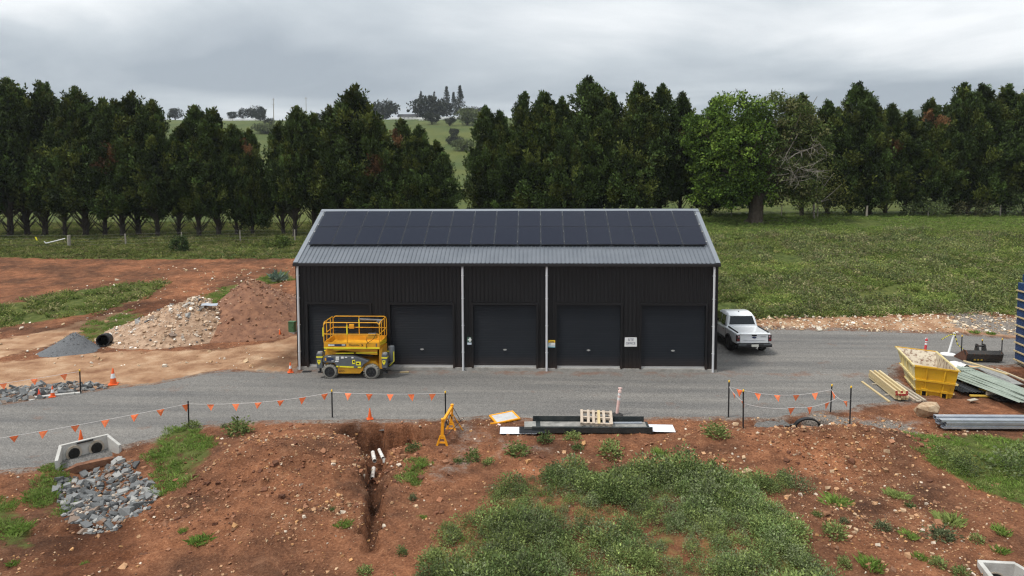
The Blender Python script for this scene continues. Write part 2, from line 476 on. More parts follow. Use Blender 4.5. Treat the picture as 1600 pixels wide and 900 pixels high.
# ================================================================ THE LAND
ROAD = [(-46,-17),(-30,-10),(-23.4,-7.0),(-21.6,-6.1),(-20.4,-5.6),(-18.8,-4.4),(-17.4,-3.4),(-15.7,-2.6),(-14.0,-0.8),(-13.2,-0.4),(-10.6,-0.8),(-9.7,-0.8),(-10.0,0.6),(0.3,2.2),(10.2,1.3),(10.4,2.5),(10.6,9.2),(15.4,8.7),(20.3,8.6),(26.3,8.2),(29.0,6.8),(36,5.5),(48,3),(48,-4),(32,0.4),(27.3,0.9),(25.6,1.9),(23.6,1.4),(22.1,1.1),(20.5,2.7),(18.4,0.9),(17.5,-1.7),(17.4,-4.0),(14.6,-4.5),(14.0,-5.2),(12.4,-5.5),(10.4,-6.2),(8.9,-6.1),(7.0,-6.2),(4.3,-6.4),(1.8,-6.6),(0.1,-6.2),(-1.9,-6.5),(-3.3,-6.8),(-5.3,-6.7),(-7.3,-6.9),(-9.2,-7.0),(-10.8,-7.4),(-11.7,-7.9),(-12.2,-8.7),(-12.95,-9.15),(-13.4,-9.45),(-14.5,-10.6),(-14.8,-11.1),(-15.9,-11.3),(-18.0,-11.9),(-26,-16),(-40,-24)]
TAN = [(-40,-8),(-32,-4),(-26.7,-0.2),(-25.7,1.0),(-24.2,1.6),(-21.9,2.8),(-18.8,3.4),(-15.7,3.6),(-13.0,5.6),(-12.4,7.1),(-10.5,8.5),(-10.2,-0.1),(-10.6,-0.6),(-13.9,-0.2),(-15.7,-2.6),(-17.6,-3.2),(-20.2,-3.8),(-22.1,-6.1),(-36,-12)]
TAN2 = [(-36,1),(-32,4.2),(-29.4,5.6),(-27.7,7.5),(-26.8,10.3),(-26.1,12.6),(-24.1,10.3),(-25.4,6.9),(-25.7,3.6),(-26.2,1.6),(-26.7,-0.2),(-32,-3)]
BANK = [(13.5,9.2),(14.8,9.9),(15.9,10.4),(21.1,10.6),(26.1,11.1),(29.7,11.9),(31.5,10.3),(36,8.6),(36,6.0),(29.5,7.2),(26.4,8.4),(20.3,8.8)]
GMIX = [[(-2.1,-6.7),(-0.4,-6.3),(0.1,-8.7),(-0.5,-11.1),(-1.2,-12.4),(-2.1,-11.4),(-2.0,-9.3)],
        [(12.4,-5.2),(13.3,-5.6),(14.0,-6.2),(16.0,-6.5),(14.8,-8.3),(13.5,-8.3),(11.9,-7.8),(10.7,-8.0),(10.6,-7.2)],
        [(-0.1,-8.1),(2.9,-8.6),(2.4,-9.6),(-0.2,-10.2)],
        [(27.6,12.1),(31.5,10.6),(32.6,8.6),(29,8.0),(26.6,9.2)]]
WEED_A = [(-1.3,-15.4),(-1.1,-14.5),(-0.1,-13.5),(0.4,-12.4),(1.7,-11.0),(3.4,-11.1),(4.8,-10.7),(6.8,-10.9),(7.7,-11.3),(9.0,-11.0),(9.7,-11.9),(8.2,-12.8),(8.2,-14.4),(8.6,-15.7),(8.0,-18.6),(-1.6,-18.6)]
WEED_B = [(14.4,-8.5),(15.4,-7.9),(16.4,-7.9),(19.2,-8.1),(24,-8.3),(24,-13),(17.8,-14.9),(15.4,-12.9),(14.8,-11.8),(14.6,-11.0),(14.1,-10.3),(14.2,-9.5)]
WEED_L = [(-50,6),(-42,10),(-36,11),(-34.2,14.5),(-33.1,17.0),(-30.2,19.4),(-27.8,20.1),(-26.7,17.6),(-26.7,14.3),(-27.7,11.0),(-29.7,9.1),(-31.2,7.8),(-36,4),(-46,1)]
GRASS_P = [[(-12.1,-9.0),(-12.3,-7.7),(-11.2,-7.5),(-10.0,-8.9),(-9.2,-10.1),(-9.3,-11.4),(-9.1,-12.6),(-9.4,-12.9),(-10.6,-11.8)],
 [(-14.2,-12.6),(-14.4,-11.5),(-14.3,-10.9),(-13.8,-10.9),(-13.2,-12.3),(-11.8,-13.8),(-12.3,-13.8),(-12.9,-13.5)],
 [(-15.3,-12.8),(-14.3,-12.9),(-13.1,-13.8),(-11.7,-15.4),(-12.1,-15.6),(-13.1,-15.3)],
 [(-25.2,4.4),(-26.1,8.8),(-25.6,11.5),(-24.0,11.2),(-23.4,8.3),(-23.6,5.1),(-24.1,3.7)],
 [(-2.8,-10.7),(-2.3,-10.1),(-2.0,-10.5),(-2.1,-11.8),(-2.7,-11.8)],
 [(-22.3,18.1),(-20.9,21.3),(-19.2,23.7),(-17.2,21.0),(-19.4,18.7),(-20.4,15.8),(-20.0,13.0),(-22.6,13.6)],
 [(8.0,-13.1),(8.3,-14.2),(8.5,-15.7),(8.0,-17.0),(7.2,-17.0),(7.3,-14.9)],
 [(13.9,-9.6),(14.9,-9.5),(15.1,-11.2),(14.4,-11.0)]]
STRIP = [(-140,29.0),(-90,29.4),(-56.2,29.8),(-48.8,29.9),(-35.9,28.7),(-24.2,29.4),(-9,29.0),(9,20),(9,400),(-140,400)]
FIELD = [(12.2,9.5),(15.7,10.4),(21.1,10.8),(26.1,11.3),(29.7,12.1),(32.5,10.6),(44,9),(90,8),(140,60),(140,400),(5,400),(5,9.5)]
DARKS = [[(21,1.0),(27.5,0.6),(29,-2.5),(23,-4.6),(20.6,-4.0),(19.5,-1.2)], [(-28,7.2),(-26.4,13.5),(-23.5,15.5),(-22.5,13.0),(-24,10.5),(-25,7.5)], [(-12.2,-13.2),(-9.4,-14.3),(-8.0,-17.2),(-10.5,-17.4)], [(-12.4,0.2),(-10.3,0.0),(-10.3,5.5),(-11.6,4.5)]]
PIT = [(-5.8,-7.5),(-4.9,-7.25),(-4.0,-7.35),(-3.3,-7.4),(-2.4,-7.7),(-1.8,-8.0),(-1.95,-8.5),(-2.9,-8.8),(-3.45,-9.5),(-3.6,-10.3),(-4.2,-10.4),(-4.55,-9.5),(-5.2,-8.9),(-5.75,-8.2)]
TRENCH = [(-4.32,-8.6),(-3.95,-10.2),(-3.45,-12.2),(-2.95,-14.4),(-2.75,-15.6)]

def seg_dist(pts, x, y):
    d = np.full(np.shape(x), 1e9); tt = np.zeros(np.shape(x)); n = len(pts) - 1
    for i in range(n):
        ax, ay = pts[i]; bx, by = pts[i + 1]
        ex, ey = bx - ax, by - ay
        t = np.clip(((x - ax) * ex + (y - ay) * ey) / (ex * ex + ey * ey), 0, 1)
        q = np.hypot(x - ax - t * ex, y - ay - t * ey)
        m_ = q < d
        d = np.where(m_, q, d); tt = np.where(m_, (i + t) / n, tt)
    return d, tt

def bump2(x, y, cx, cy, rx, ry, ang=0):
    c, s = math.cos(ang), math.sin(ang)
    u = ((x - cx) * c + (y - cy) * s) / rx; v = (-(x - cx) * s + (y - cy) * c) / ry
    return np.exp(-(u * u + v * v) * 1.6)

def lay(x, y):
    """smooth lie of the land, without clods and diggings"""
    x = np.asarray(x, float); y = np.asarray(y, float)
    zl = np.interp(y, [-40, -6, 5, 12, 30, 43, 80, 130], [-1.1, 0, 0, .55, 2.0, 2.75, 3.9, 5.5])
    zr = np.interp(y, [-40, -6, 8.2, 9.6, 20, 43, 80, 130], [-1.1, 0, 0, .35, 1.75, 4.6, 6.3, 7.5])
    t = sstep(-11, 13, x)
    z = zl * (1 - t) + zr * t
    z = z + 57 * sstep(115, 600, y) * (1 - .65 * sstep(60, 420, x))
    far = sstep(130, 260, y)
    z = z + far * 5 * fbm(x / 90, y / 90, 3, 3)
    return z

def terr(x, y, masks=False):
    x = np.asarray(x, float); y = np.asarray(y, float)
    z = lay(x, y)
    near = (np.abs(x) < 60) & (y > -30) & (y < 60)
    rd = sdf(ROAD, x, y)
    offroad = sstep(0.1, -0.9, rd)
    yard = sstep(-1, -4, np.maximum(np.abs(x) - 10.2, np.abs(y - 4.4) - 4.6) * -1.0)  # 1 away from the shed
    # heaped soil in front of the road, and the ridge on the right
    z = z + offroad * (0.7 * bump2(x, y, -7.0, -10.6, 3.0, 2.4) + 0.25 * bump2(x, y, -5.8, -14.0, 3.0, 2.0)
                       + 0.75 * bump2(x, y, 12.2, -9.0, 4.2, 1.4, -0.12) + 0.15 * bump2(x, y, 10, -14, 5, 2)
                       - 0.42 * bump2(x, y, -12.0, -12.0, 2.6, 2.2) - 0.2 * bump2(x, y, -9.8, -15.2, 2, 1.6))
    # clods and hummocks
    a = np.where(y < 10, 1.0, 1.6)
    z = z + offroad * near * (0.16 * fbm(x * .45, y * .45, 1, 3) + 0.17 * a * fbm(x * 1.7, y * 1.7, 5, 4))
    rough_ = bump2(x, y, -7.2, -12.2, 3.6, 2.6) + bump2(x, y, 11.5, -8.9, 5.0, 1.8) + bump2(x, y, -3.4, -10.5, 2.0, 5.0)
    z = z + offroad * np.clip(rough_, 0, 1.2) * 0.36 * fbm(x * 3.1, y * 3.1, 9, 3)
    z = z + 0.012 * fbm(x * .8, y * .8, 2, 3)
    for (rx_, ry_, ra, rl) in ((-10.5, -15.2, .35, 5.0), (1.5, -9.6, -.05, 5.0), (16.5, -4.9, .1, 4.5), (11.0, -12.5, .5, 3.0)):
        u_ = (x - rx_) * math.cos(ra) + (y - ry_) * math.sin(ra); v_ = -(x - rx_) * math.sin(ra) + (y - ry_) * math.cos(ra) + .25 * np.sin(u_ * .6)
        for o_ in (-.8, .8):
            z = z - offroad * .07 * np.exp(-((v_ - o_) / .16) ** 2) * sstep(rl, rl - 1.5, np.abs(u_)) * (1 + .5 * np.sin(u_ * 16))
            z = z + offroad * .03 * np.exp(-((np.abs(v_ - o_) - .28) / .09) ** 2) * sstep(rl, rl - 1.5, np.abs(u_))
    # pipe trench running toward the camera, and the pit at its head
    nz = 0.8 * fbm(x * 1.7, y * 1.7, 21, 5) + .22 * fbm(x * 6, y * 6, 23, 2)
    d, t = seg_dist(TRENCH, x, y)
    w = np.interp(t, [0, .3, .8, 1], [.34, .25, .24, .2]); dep = np.interp(t, [0, .15, .6, .85, 1], [1.0, .8, .6, .4, .05])
    dig = dep * (1 - sstep(-0.03, 0.06, d - w + nz * .8))
    ps = sdf(PIT, x, y) + nz * .55
    pdep = np.interp(y, [-10.4, -9.2, -8.4, -7.4], [.75, 1.0, 1.15, 1.2]) * np.interp(x, [-5.7, -4.6, -3.8, -2.9, -2.2], [.55, 1.0, 1.1, .75, .45])
    dig = np.maximum(dig, pdep * sstep(-.04, .1 + .3 * sstep(-8.2, -9.2, y), ps))
    # hole with the black pipe on the right
    d4, t4 = seg_dist([(9.9, -6.75), (10.9, -6.85), (12.2, -6.75)], x, y)
    dig2 = np.interp(t4, [0, .3, 1], [.25, .45, .75]) * (1 - sstep(-0.08, 0.12, d4 - .34 + nz * .8))
    d5, t5 = seg_dist([(12.75, -15.95), (12.95, -16.8)], x, y)
    d6, t6 = seg_dist([(-13.95, -10.35), (-13.35, -10.2), (-13.3, -10.9)], x, y)
    dig3 = .62 * (1 - sstep(.32, .5, d5)) + .3 * (1 - sstep(.3, .8, d6))
    z = z - dig - dig2 - dig3
    z = z - 0.03 * sstep(0.0, 0.5, rd)
    if not masks:
        return z
    return z, rd, np.maximum(dig, dig2)

def tz(x, y):
    return float(terr(np.array([x]), np.array([y]))[0])

# --- one sheet to the horizon on a grid that is fine near the works and coarse far away
def spread(a, b, s):
    return np.arange(a, b, s)
def geo(a, b, n):
    return a + (b - a) * ((np.exp(np.linspace(0, 5.0, n)) - 1) / (math.exp(5.0) - 1))
xs = np.concatenate([-geo(58, 2500, 34)[::-1], spread(-57.5, -21, .5), spread(-21, 21, .105), spread(21, 57.5, .5), geo(58, 2500, 34)])
ys = np.concatenate([-geo(20, 400, 12)[::-1], spread(-19.9, -4.5, .095), spread(-4.5, 10, .16), spread(10, 50, .4), spread(50, 130, 2.5), geo(130, 2600, 60)])
GX, GY = np.meshgrid(xs, ys)
GZ, RD, DIG = terr(GX, GY, True)
nx, ny = len(xs), len(ys)
idx = np.arange(nx * ny).reshape(ny, nx)
QUADS = np.stack([idx[:-1, :-1], idx[:-1, 1:], idx[1:, 1:], idx[1:, :-1]], -1)
GV = np.stack([GX, GY, GZ], -1).reshape(-1, 3)
me = raw_mesh('ground', GV, QUADS.reshape(-1, 4), None, None, 4, True)
edge = 0.35 * fbm(GX * 1.3, GY * 1.3, 31, 4)
def soft(poly, w=0.5, k=1.6):
    return sstep(-w, w, sdf(poly, GX, GY) + k * edge)
m_tan = np.maximum.reduce([soft(TAN, .7), soft(TAN2, .8) * .8, soft(BANK, .5) * .75])
m_grav = np.maximum.reduce([soft(p, .9, 3.0) * w_ for p, w_ in zip(GMIX, (.42, .75, .4, .85))] + [sstep(-.9, -.1, RD + edge * 1.5) * .55])
m_grass = np.maximum.reduce([soft(p, .45, 2.4) * .62 for p in GRASS_P] + [soft(WEED_A, .3) * .36, soft(WEED_B, .35), soft(WEED_L, .8, 3), soft(STRIP, .7, 2), soft(FIELD, .5, 2.5), sstep(50, 58, GY), sstep(60, 75, np.abs(GX)) * sstep(20, 30, GY)])
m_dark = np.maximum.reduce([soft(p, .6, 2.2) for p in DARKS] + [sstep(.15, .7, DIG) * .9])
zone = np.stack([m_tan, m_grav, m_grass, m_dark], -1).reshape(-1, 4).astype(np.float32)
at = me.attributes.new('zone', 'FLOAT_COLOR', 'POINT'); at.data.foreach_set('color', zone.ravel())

def ground_material():
    mt, N, L, B = new_mat('site_ground')
    t = N.new('ShaderNodeTexCoord'); P = t.outputs['Object']
    def noise(s, d=6, r=.6):
        n = N.new('ShaderNodeTexNoise'); n.inputs['Scale'].default_value = s; n.inputs['Detail'].default_value = d; n.inputs['Roughness'].default_value = r
        L.new(P, n.inputs['Vector']); return n.outputs['Fac']
    def ramp(src, stops):
        r = N.new('ShaderNodeValToRGB')
        el = r.color_ramp.elements
        el[0].position, el[0].color = stops[0][0], (*stops[0][1], 1)
        el[1].position, el[1].color = stops[-1][0], (*stops[-1][1], 1)
        for p, c in stops[1:-1]:
            q = el.new(p); q.color = (*c, 1)
        L.new(src, r.inputs[0]); return r.outputs[0]
    def mixc(f, a, b, mode='MIX'):
        q = N.new('ShaderNodeMixRGB'); q.blend_type = mode
        if isinstance(f, float): q.inputs[0].default_value = f
        else: L.new(f, q.inputs[0])
        L.new(a, q.inputs[1]); L.new(b, q.inputs[2]); return q.outputs[0]
    def math_(op, a, b):
        q = N.new('ShaderNodeMath'); q.operation = op
        for i, s in enumerate((a, b)):
            if isinstance(s, float): q.inputs[i].default_value = s
            else: L.new(s, q.inputs[i])
        return q.outputs[0]
    at = N.new('ShaderNodeAttribute'); at.attribute_name = 'zone'
    sp = N.new('ShaderNodeSeparateColor'); L.new(at.outputs['Color'], sp.inputs[0])
    big, mid, fine = noise(.35, 4), noise(2.2, 7, .65), noise(16, 5, .7)
    soil = ramp(mid, [(.30, (.056, .025, .0145)), (.44, (.128, .056, .030)), (.56, (.20, .09, .048)), (.72, (.33, .17, .098))])
    soil2 = ramp(fine, [(.32, (.045, .021, .013)), (.48, (.14, .062, .034)), (.6, (.24, .115, .064)), (.73, (.44, .28, .18))])
    soil = mixc(.5, soil, soil2)
    tint = ramp(big, [(.35, (.60, .62, .64)), (.66, (1.55, 1.42, 1.28))])
    soil = mixc(1.0, soil, tint, 'MULTIPLY')
    tan = ramp(noise(.8, 6, .6), [(.32, (.22, .112, .062)), (.5, (.35, .205, .12)), (.68, (.47, .315, .2))])
    vor = N.new('ShaderNodeTexVoronoi'); vor.inputs['Scale'].default_value = 34; L.new(P, vor.inputs['Vector'])
    sv = N.new('ShaderNodeSeparateColor'); L.new(vor.outputs['Color'], sv.inputs[0])
    grav = ramp(sv.outputs[0], [(0.0, (.085, .075, .066)), (.5, (.175, .152, .132)), (1.0, (.31, .275, .24))])
    grass = ramp(mid, [(.3, (.034, .046, .014)), (.5, (.066, .09, .024)), (.72, (.115, .13, .045))])
    farn = noise(.045, 5)
    gtint = ramp(farn, [(.35, (.75, .85, .8)), (.65, (1.35, 1.15, .95))])
    grass = mixc(1.0, grass, gtint, 'MULTIPLY')
    brk = math_('MULTIPLY', math_('SUBTRACT', mid, .5), 1.1)
    def sharp(c):
        v = math_('ADD', c, brk)
        q = N.new('ShaderNodeMapRange'); q.interpolation_type = 'SMOOTHSTEP'; q.inputs['From Min'].default_value = .3; q.inputs['From Max'].default_value = .7
        L.new(v, q.inputs['Value']); return q.outputs[0]
    c = mixc(sharp(sp.outputs[0]), soil, tan)
    c = mixc(sharp(sp.outputs[1]), c, grav)
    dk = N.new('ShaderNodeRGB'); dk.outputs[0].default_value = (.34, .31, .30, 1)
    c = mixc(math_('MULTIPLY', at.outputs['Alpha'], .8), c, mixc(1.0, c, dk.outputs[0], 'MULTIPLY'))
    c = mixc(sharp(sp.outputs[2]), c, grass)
    L.new(c, B.inputs['Base Color'])
    B.inputs['Roughness'].default_value = .95; B.inputs['Specular IOR Level'].default_value = .15
    b = N.new('ShaderNodeBump'); b.inputs['Strength'].default_value = 1.0; b.inputs['Distance'].default_value = .10
    hsum = math_('ADD', mid, math_('MULTIPLY', fine, .5))
    L.new(hsum, b.inputs['Height']); L.new(b.outputs[0], B.inputs['Normal'])
    return mt
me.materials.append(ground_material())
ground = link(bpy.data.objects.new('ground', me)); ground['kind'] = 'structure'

# --- the gravel road lies as its own sheet on the soil; its edge is where it dips under the dirt
sel = (RD > -0.55)
cell = sel[:-1, :-1] & sel[:-1, 1:] & sel[1:, 1:] & sel[1:, :-1]
q = QUADS[cell]
used, inv = np.unique(q.ravel(), return_inverse=True)
rv = GV[used].copy()
rdu = RD.ravel()[used]; eu = edge.ravel()[used]
rv[:, 2] = (lay(rv[:, 0], rv[:, 1]) + 0.012 * fbm(rv[:, 0] * .8, rv[:, 1] * .8, 2, 3)
            + np.interp(rdu + eu * 1.1, [-.5, -.12, .06, .3], [-.22, -.03, .006, .012]) + 0.01 * fbm(rv[:, 0] * 4, rv[:, 1] * 4, 4, 3))
me = raw_mesh('gravel_road', rv, inv.reshape(-1, 4), None, None, 4, True)
def road_material():
    mt, N, L, B = new_mat('road_gravel')
    t = N.new('ShaderNodeTexCoord'); P = t.outputs['Object']
    vor = N.new('ShaderNodeTexVoronoi'); vor.inputs['Scale'].default_value = 36; L.new(P, vor.inputs['Vector'])
    sv = N.new('ShaderNodeSeparateColor'); L.new(vor.outputs['Color'], sv.inputs[0])
    r = N.new('ShaderNodeValToRGB'); el = r.color_ramp.elements
    el[0].color = (.115, .112, .108, 1); el[1].color = (.235, .228, .218, 1)
    k = el.new(.55); k.color = (.166, .161, .153, 1)
    L.new(sv.outputs[0], r.inputs[0])
    n = N.new('ShaderNodeTexNoise'); n.inputs['Scale'].default_value = .55; n.inputs['Detail'].default_value = 7; n.inputs['Roughness'].default_value = .6
    mpg = N.new('ShaderNodeMapping'); mpg.inputs['Scale'].default_value = (.16, 1.9, 1); L.new(P, mpg.inputs[0]); L.new(mpg.outputs[0], n.inputs['Vector'])
    r2 = N.new('ShaderNodeValToRGB'); e2 = r2.color_ramp.elements
    e2[0].position = .32; e2[0].color = (.72, .72, .73, 1); e2[1].position = .7; e2[1].color = (1.24, 1.2, 1.15, 1)
    L.new(n.outputs['Fac'], r2.inputs[0])
    mx = N.new('ShaderNodeMixRGB'); mx.blend_type = 'MULTIPLY'; mx.inputs[0].default_value = 1
    L.new(r.outputs[0], mx.inputs[1]); L.new(r2.outputs[0], mx.inputs[2])
    # red dust trodden along the slab and blotches of soil
    n3 = N.new('ShaderNodeTexNoise'); n3.inputs['Scale'].default_value = .8; n3.inputs['Detail'].default_value = 7; n3.inputs['Roughness'].default_value = .7
    L.new(P, n3.inputs['Vector'])
    se = N.new('ShaderNodeSeparateXYZ'); L.new(P, se.inputs[0])
    band = N.new('ShaderNodeMapRange'); band.inputs['From Min'].default_value = .75; band.inputs['From Max'].default_value = .1
    ab = N.new('ShaderNodeMath'); ab.operation = 'ADD'; ab.inputs[1].default_value = .35; L.new(se.outputs['Y'], ab.inputs[0])
    ab2 = N.new('ShaderNodeMath'); ab2.operation = 'ABSOLUTE'; L.new(ab.outputs[0], ab2.inputs[0])
    L.new(ab2.outputs[0], band.inputs['Value'])
    ad = N.new('ShaderNodeMath'); ad.operation = 'MULTIPLY_ADD'; ad.inputs[1].default_value = .15; L.new(band.outputs[0], ad.inputs[0]); L.new(n3.outputs['Fac'], ad.inputs[2])
    mr = N.new('ShaderNodeMapRange'); mr.inputs['From Min'].default_value = .60; mr.inputs['From Max'].default_value = .80; mr.inputs['To Max'].default_value = .75
    L.new(ad.outputs[0], mr.inputs['Value'])
    m3 = N.new('ShaderNodeMixRGB'); m3.inputs[2].default_value = (.17, .085, .052, 1)
    L.new(mr.outputs[0], m3.inputs[0]); L.new(mx.outputs[0], m3.inputs[1])
    L.new(m3.outputs[0], B.inputs['Base Color'])
    B.inputs['Roughness'].default_value = .93; B.inputs['Specular IOR Level'].default_value = .2
    b = N.new('ShaderNodeBump'); b.inputs['Strength'].default_value = .5; b.inputs['Distance'].default_value = .03
    L.new(vor.outputs['Distance'], b.inputs['Height']); L.new(b.outputs[0], B.inputs['Normal'])
    return mt
me.materials.append(road_material())
road = link(bpy.data.objects.new('gravel_road', me)); road['kind'] = 'structure'

# --- far mountain on the right
def mountain():
    X = np.linspace(90, 2350, 130); Y = np.linspace(1310, 2050, 24)
    gx, gy = np.meshgrid(X, Y)
    h = .40 * np.interp(X / .452, [200, 900, 1500, 1750, 1900, 2100, 2350, 2700, 3200, 4000, 5200], [120, 190, 290, 452, 478, 455, 500, 565, 620, 560, 480])
    prof = np.sin(np.clip((gy - 1310) / 450, 0, 1) * math.pi / 2)
    z = (h[None, :] + 28 * fbm(gx / 75, gy / 75, 8, 4) + 10 * fbm(gx / 18, gy / 18, 18, 3)) * prof - 10
    ii = np.arange(gx.size).reshape(gx.shape)
    Q = np.stack([ii[:-1, :-1], ii[:-1, 1:], ii[1:, 1:], ii[1:, :-1]], -1).reshape(-1, 4)
    me = raw_mesh('mountain', np.stack([gx, gy, z], -1).reshape(-1, 3), Q, None, [M['mountain']], 4, False)
    o = link(bpy.data.objects.new('mountain', me)); o['kind'] = 'structure'
mountain()

# ---------------------------------------------------------------- where single plants stand (metres, shed front centre = origin)
CYPRESSES = [
 (-60.9, 43.5, 17.8, 1, 1, 'tall dark green cypress, first from the left in the left windbreak'),
 (-58.8, 43.9, 17.7, 2, 1, 'tall dark green cypress, second from the left in the left windbreak'),
 (-57.8, 45.2, 15.3, 0, 0.9, 'dark green cypress, third from the left in the left windbreak'),
 (-55.3, 44.7, 17.2, 5, 0.95, 'tall dark green cypress, fourth from the left in the left windbreak'),
 (-52.1, 43.5, 13.2, 1, 0.85, 'dark green cypress, fifth from the left in the left windbreak'),
 (-50.2, 44.3, 16.5, 0, 0.95, 'tall dark green cypress, sixth from the left in the left windbreak'),
 (-48.0, 44.4, 15.4, 2, 0.9, 'dark green cypress, seventh from the left in the left windbreak'),
 (-45.5, 43.7, 15.0, 3, 0.9, 'dark green cypress with rust brown dead sprays, eighth from the left in the left windbreak'),
 (-44.5, 45.1, 15.9, 5, 0.95, 'dark green cypress, ninth from the left in the left windbreak'),
 (-41.4, 43.6, 15.1, 1, 0.9, 'dark green cypress, tenth from the left in the left windbreak'),
 (-39.3, 44.2, 12.4, 0, 0.85, 'dark green cypress, eleventh from the left in the left windbreak'),
 (-37.1, 44.5, 14.6, 2, 0.9, 'dark green cypress, twelfth from the left in the left windbreak'),
 (-34.7, 44.3, 14.1, 5, 0.9, 'dark green cypress, thirteenth from the left in the left windbreak'),
 (-32.8, 44.7, 12.3, 1, 0.8, 'dark green cypress, fourteenth from the left in the left windbreak'),
 (-31.1, 45.1, 11.8, 4, 0.75, 'low dark green cypress with yellowish foliage, fifteenth from the left in the left windbreak'),
 (-27.7, 45.6, 12.6, 0, 0.8, 'dark green cypress, sixteenth from the left in the left windbreak'),
 (-25.8, 44.0, 14.3, 2, 0.85, 'dark green cypress, seventeenth from the left in the left windbreak'),
 (-23.9, 44.9, 13.6, 1, 0.95, 'dark green cypress, eighteenth from the left in the left windbreak'),
 (-21.4, 45.0, 14.2, 5, 0.9, 'dark green cypress, nineteenth from the left in the left windbreak'),
 (-18.7, 44.0, 16.3, 0, 1.0, 'tall dark green cypress, twentieth from the left in the left windbreak'),
 (-15.9, 43.3, 13.1, 3, 0.9, 'dark green cypress with rust brown dead sprays, fourth from the right in the left windbreak'),
 (-14.0, 45.6, 12.8, 4, 0.9, 'dark green cypress with yellowish foliage, third from the right in the left windbreak'),
 (-11.5, 44.0, 12.1, 1, 0.9, 'dark green cypress, second from the right in the left windbreak'),
 (-9.2, 44.1, 10.5, 5, 0.85, 'low dark green cypress, first from the right in the left windbreak'),
 (-4.4, 46.9, 14.0, 2, 0.85, 'dark green cypress, first from the left in the windbreak behind the shed'),
 (-2.3, 46.2, 13.2, 0, 0.85, 'dark green cypress, second from the left in the windbreak behind the shed'),
 (-0.2, 45.9, 14.9, 5, 0.85, 'dark green cypress, third from the left in the windbreak behind the shed'),
 (2.1, 46.7, 14.8, 1, 0.9, 'dark green cypress, fourth from the left in the windbreak behind the shed'),
 (4.7, 44.9, 13.9, 2, 0.85, 'dark green cypress, fifth from the left in the windbreak behind the shed'),
 (7.4, 46.5, 16.0, 0, 0.95, 'tall dark green cypress, sixth from the left in the windbreak behind the shed'),
 (9.8, 45.7, 13.8, 5, 0.85, 'dark green cypress, seventh from the left in the windbreak behind the shed'),
 (12.1, 45.0, 14.9, 1, 0.95, 'tall dark green cypress, eighth from the left in the windbreak behind the shed'),
 (16.2, 49.4, 14.9, 2, 0.95, 'tall dark green cypress, ninth from the left in the windbreak behind the shed'),
 (18.7, 50.0, 14.0, 3, 0.85, 'cypress with rust brown dead sprays, tenth from the left in the windbreak behind the shed'),
 (21.8, 48.3, 12.8, 0, 0.9, 'dark green cypress, eleventh from the left in the windbreak behind the shed'),
 (26.9, 49.3, 12.0, 1, 0.9, 'dark green cypress, twelfth from the left in the windbreak behind the shed'),
 (32.5, 48.5, 13.7, 5, 0.9, 'dark green cypress, first from the left in the right windbreak'),
 (35.9, 49.6, 13.0, 1, 0.9, 'dark green cypress, second from the left in the right windbreak'),
 (38.4, 49.5, 14.9, 0, 1.0, 'tall dark green cypress, third from the left in the right windbreak'),
 (40.2, 48.3, 13.2, 2, 0.85, 'dark green cypress, fourth from the left in the right windbreak'),
 (42.7, 49.8, 12.5, 3, 0.85, 'dark green cypress with rust brown dead sprays, fifth from the left in the right windbreak'),
 (44.8, 49.4, 11.7, 5, 0.9, 'dark green cypress, sixth from the left in the right windbreak'),
 (47.3, 49.4, 13.0, 4, 0.9, 'dark green cypress with yellowish foliage, seventh from the left in the right windbreak'),
 (50.3, 49.8, 14.9, 2, 0.95, 'tall dark green cypress, eighth from the left in the right windbreak'),
 (51.6, 48.8, 13.7, 1, 0.85, 'dark green cypress, ninth from the left in the right windbreak'),
 (53.6, 49.6, 14.6, 0, 0.95, 'tall dark green cypress, tenth from the left in the right windbreak'),
 (56.4, 49.9, 14.6, 5, 0.95, 'tall dark green cypress, eleventh from the left in the right windbreak'),
 (57.6, 48.0, 14.2, 2, 0.95, 'tall dark green cypress, twelfth from the left in the right windbreak')]
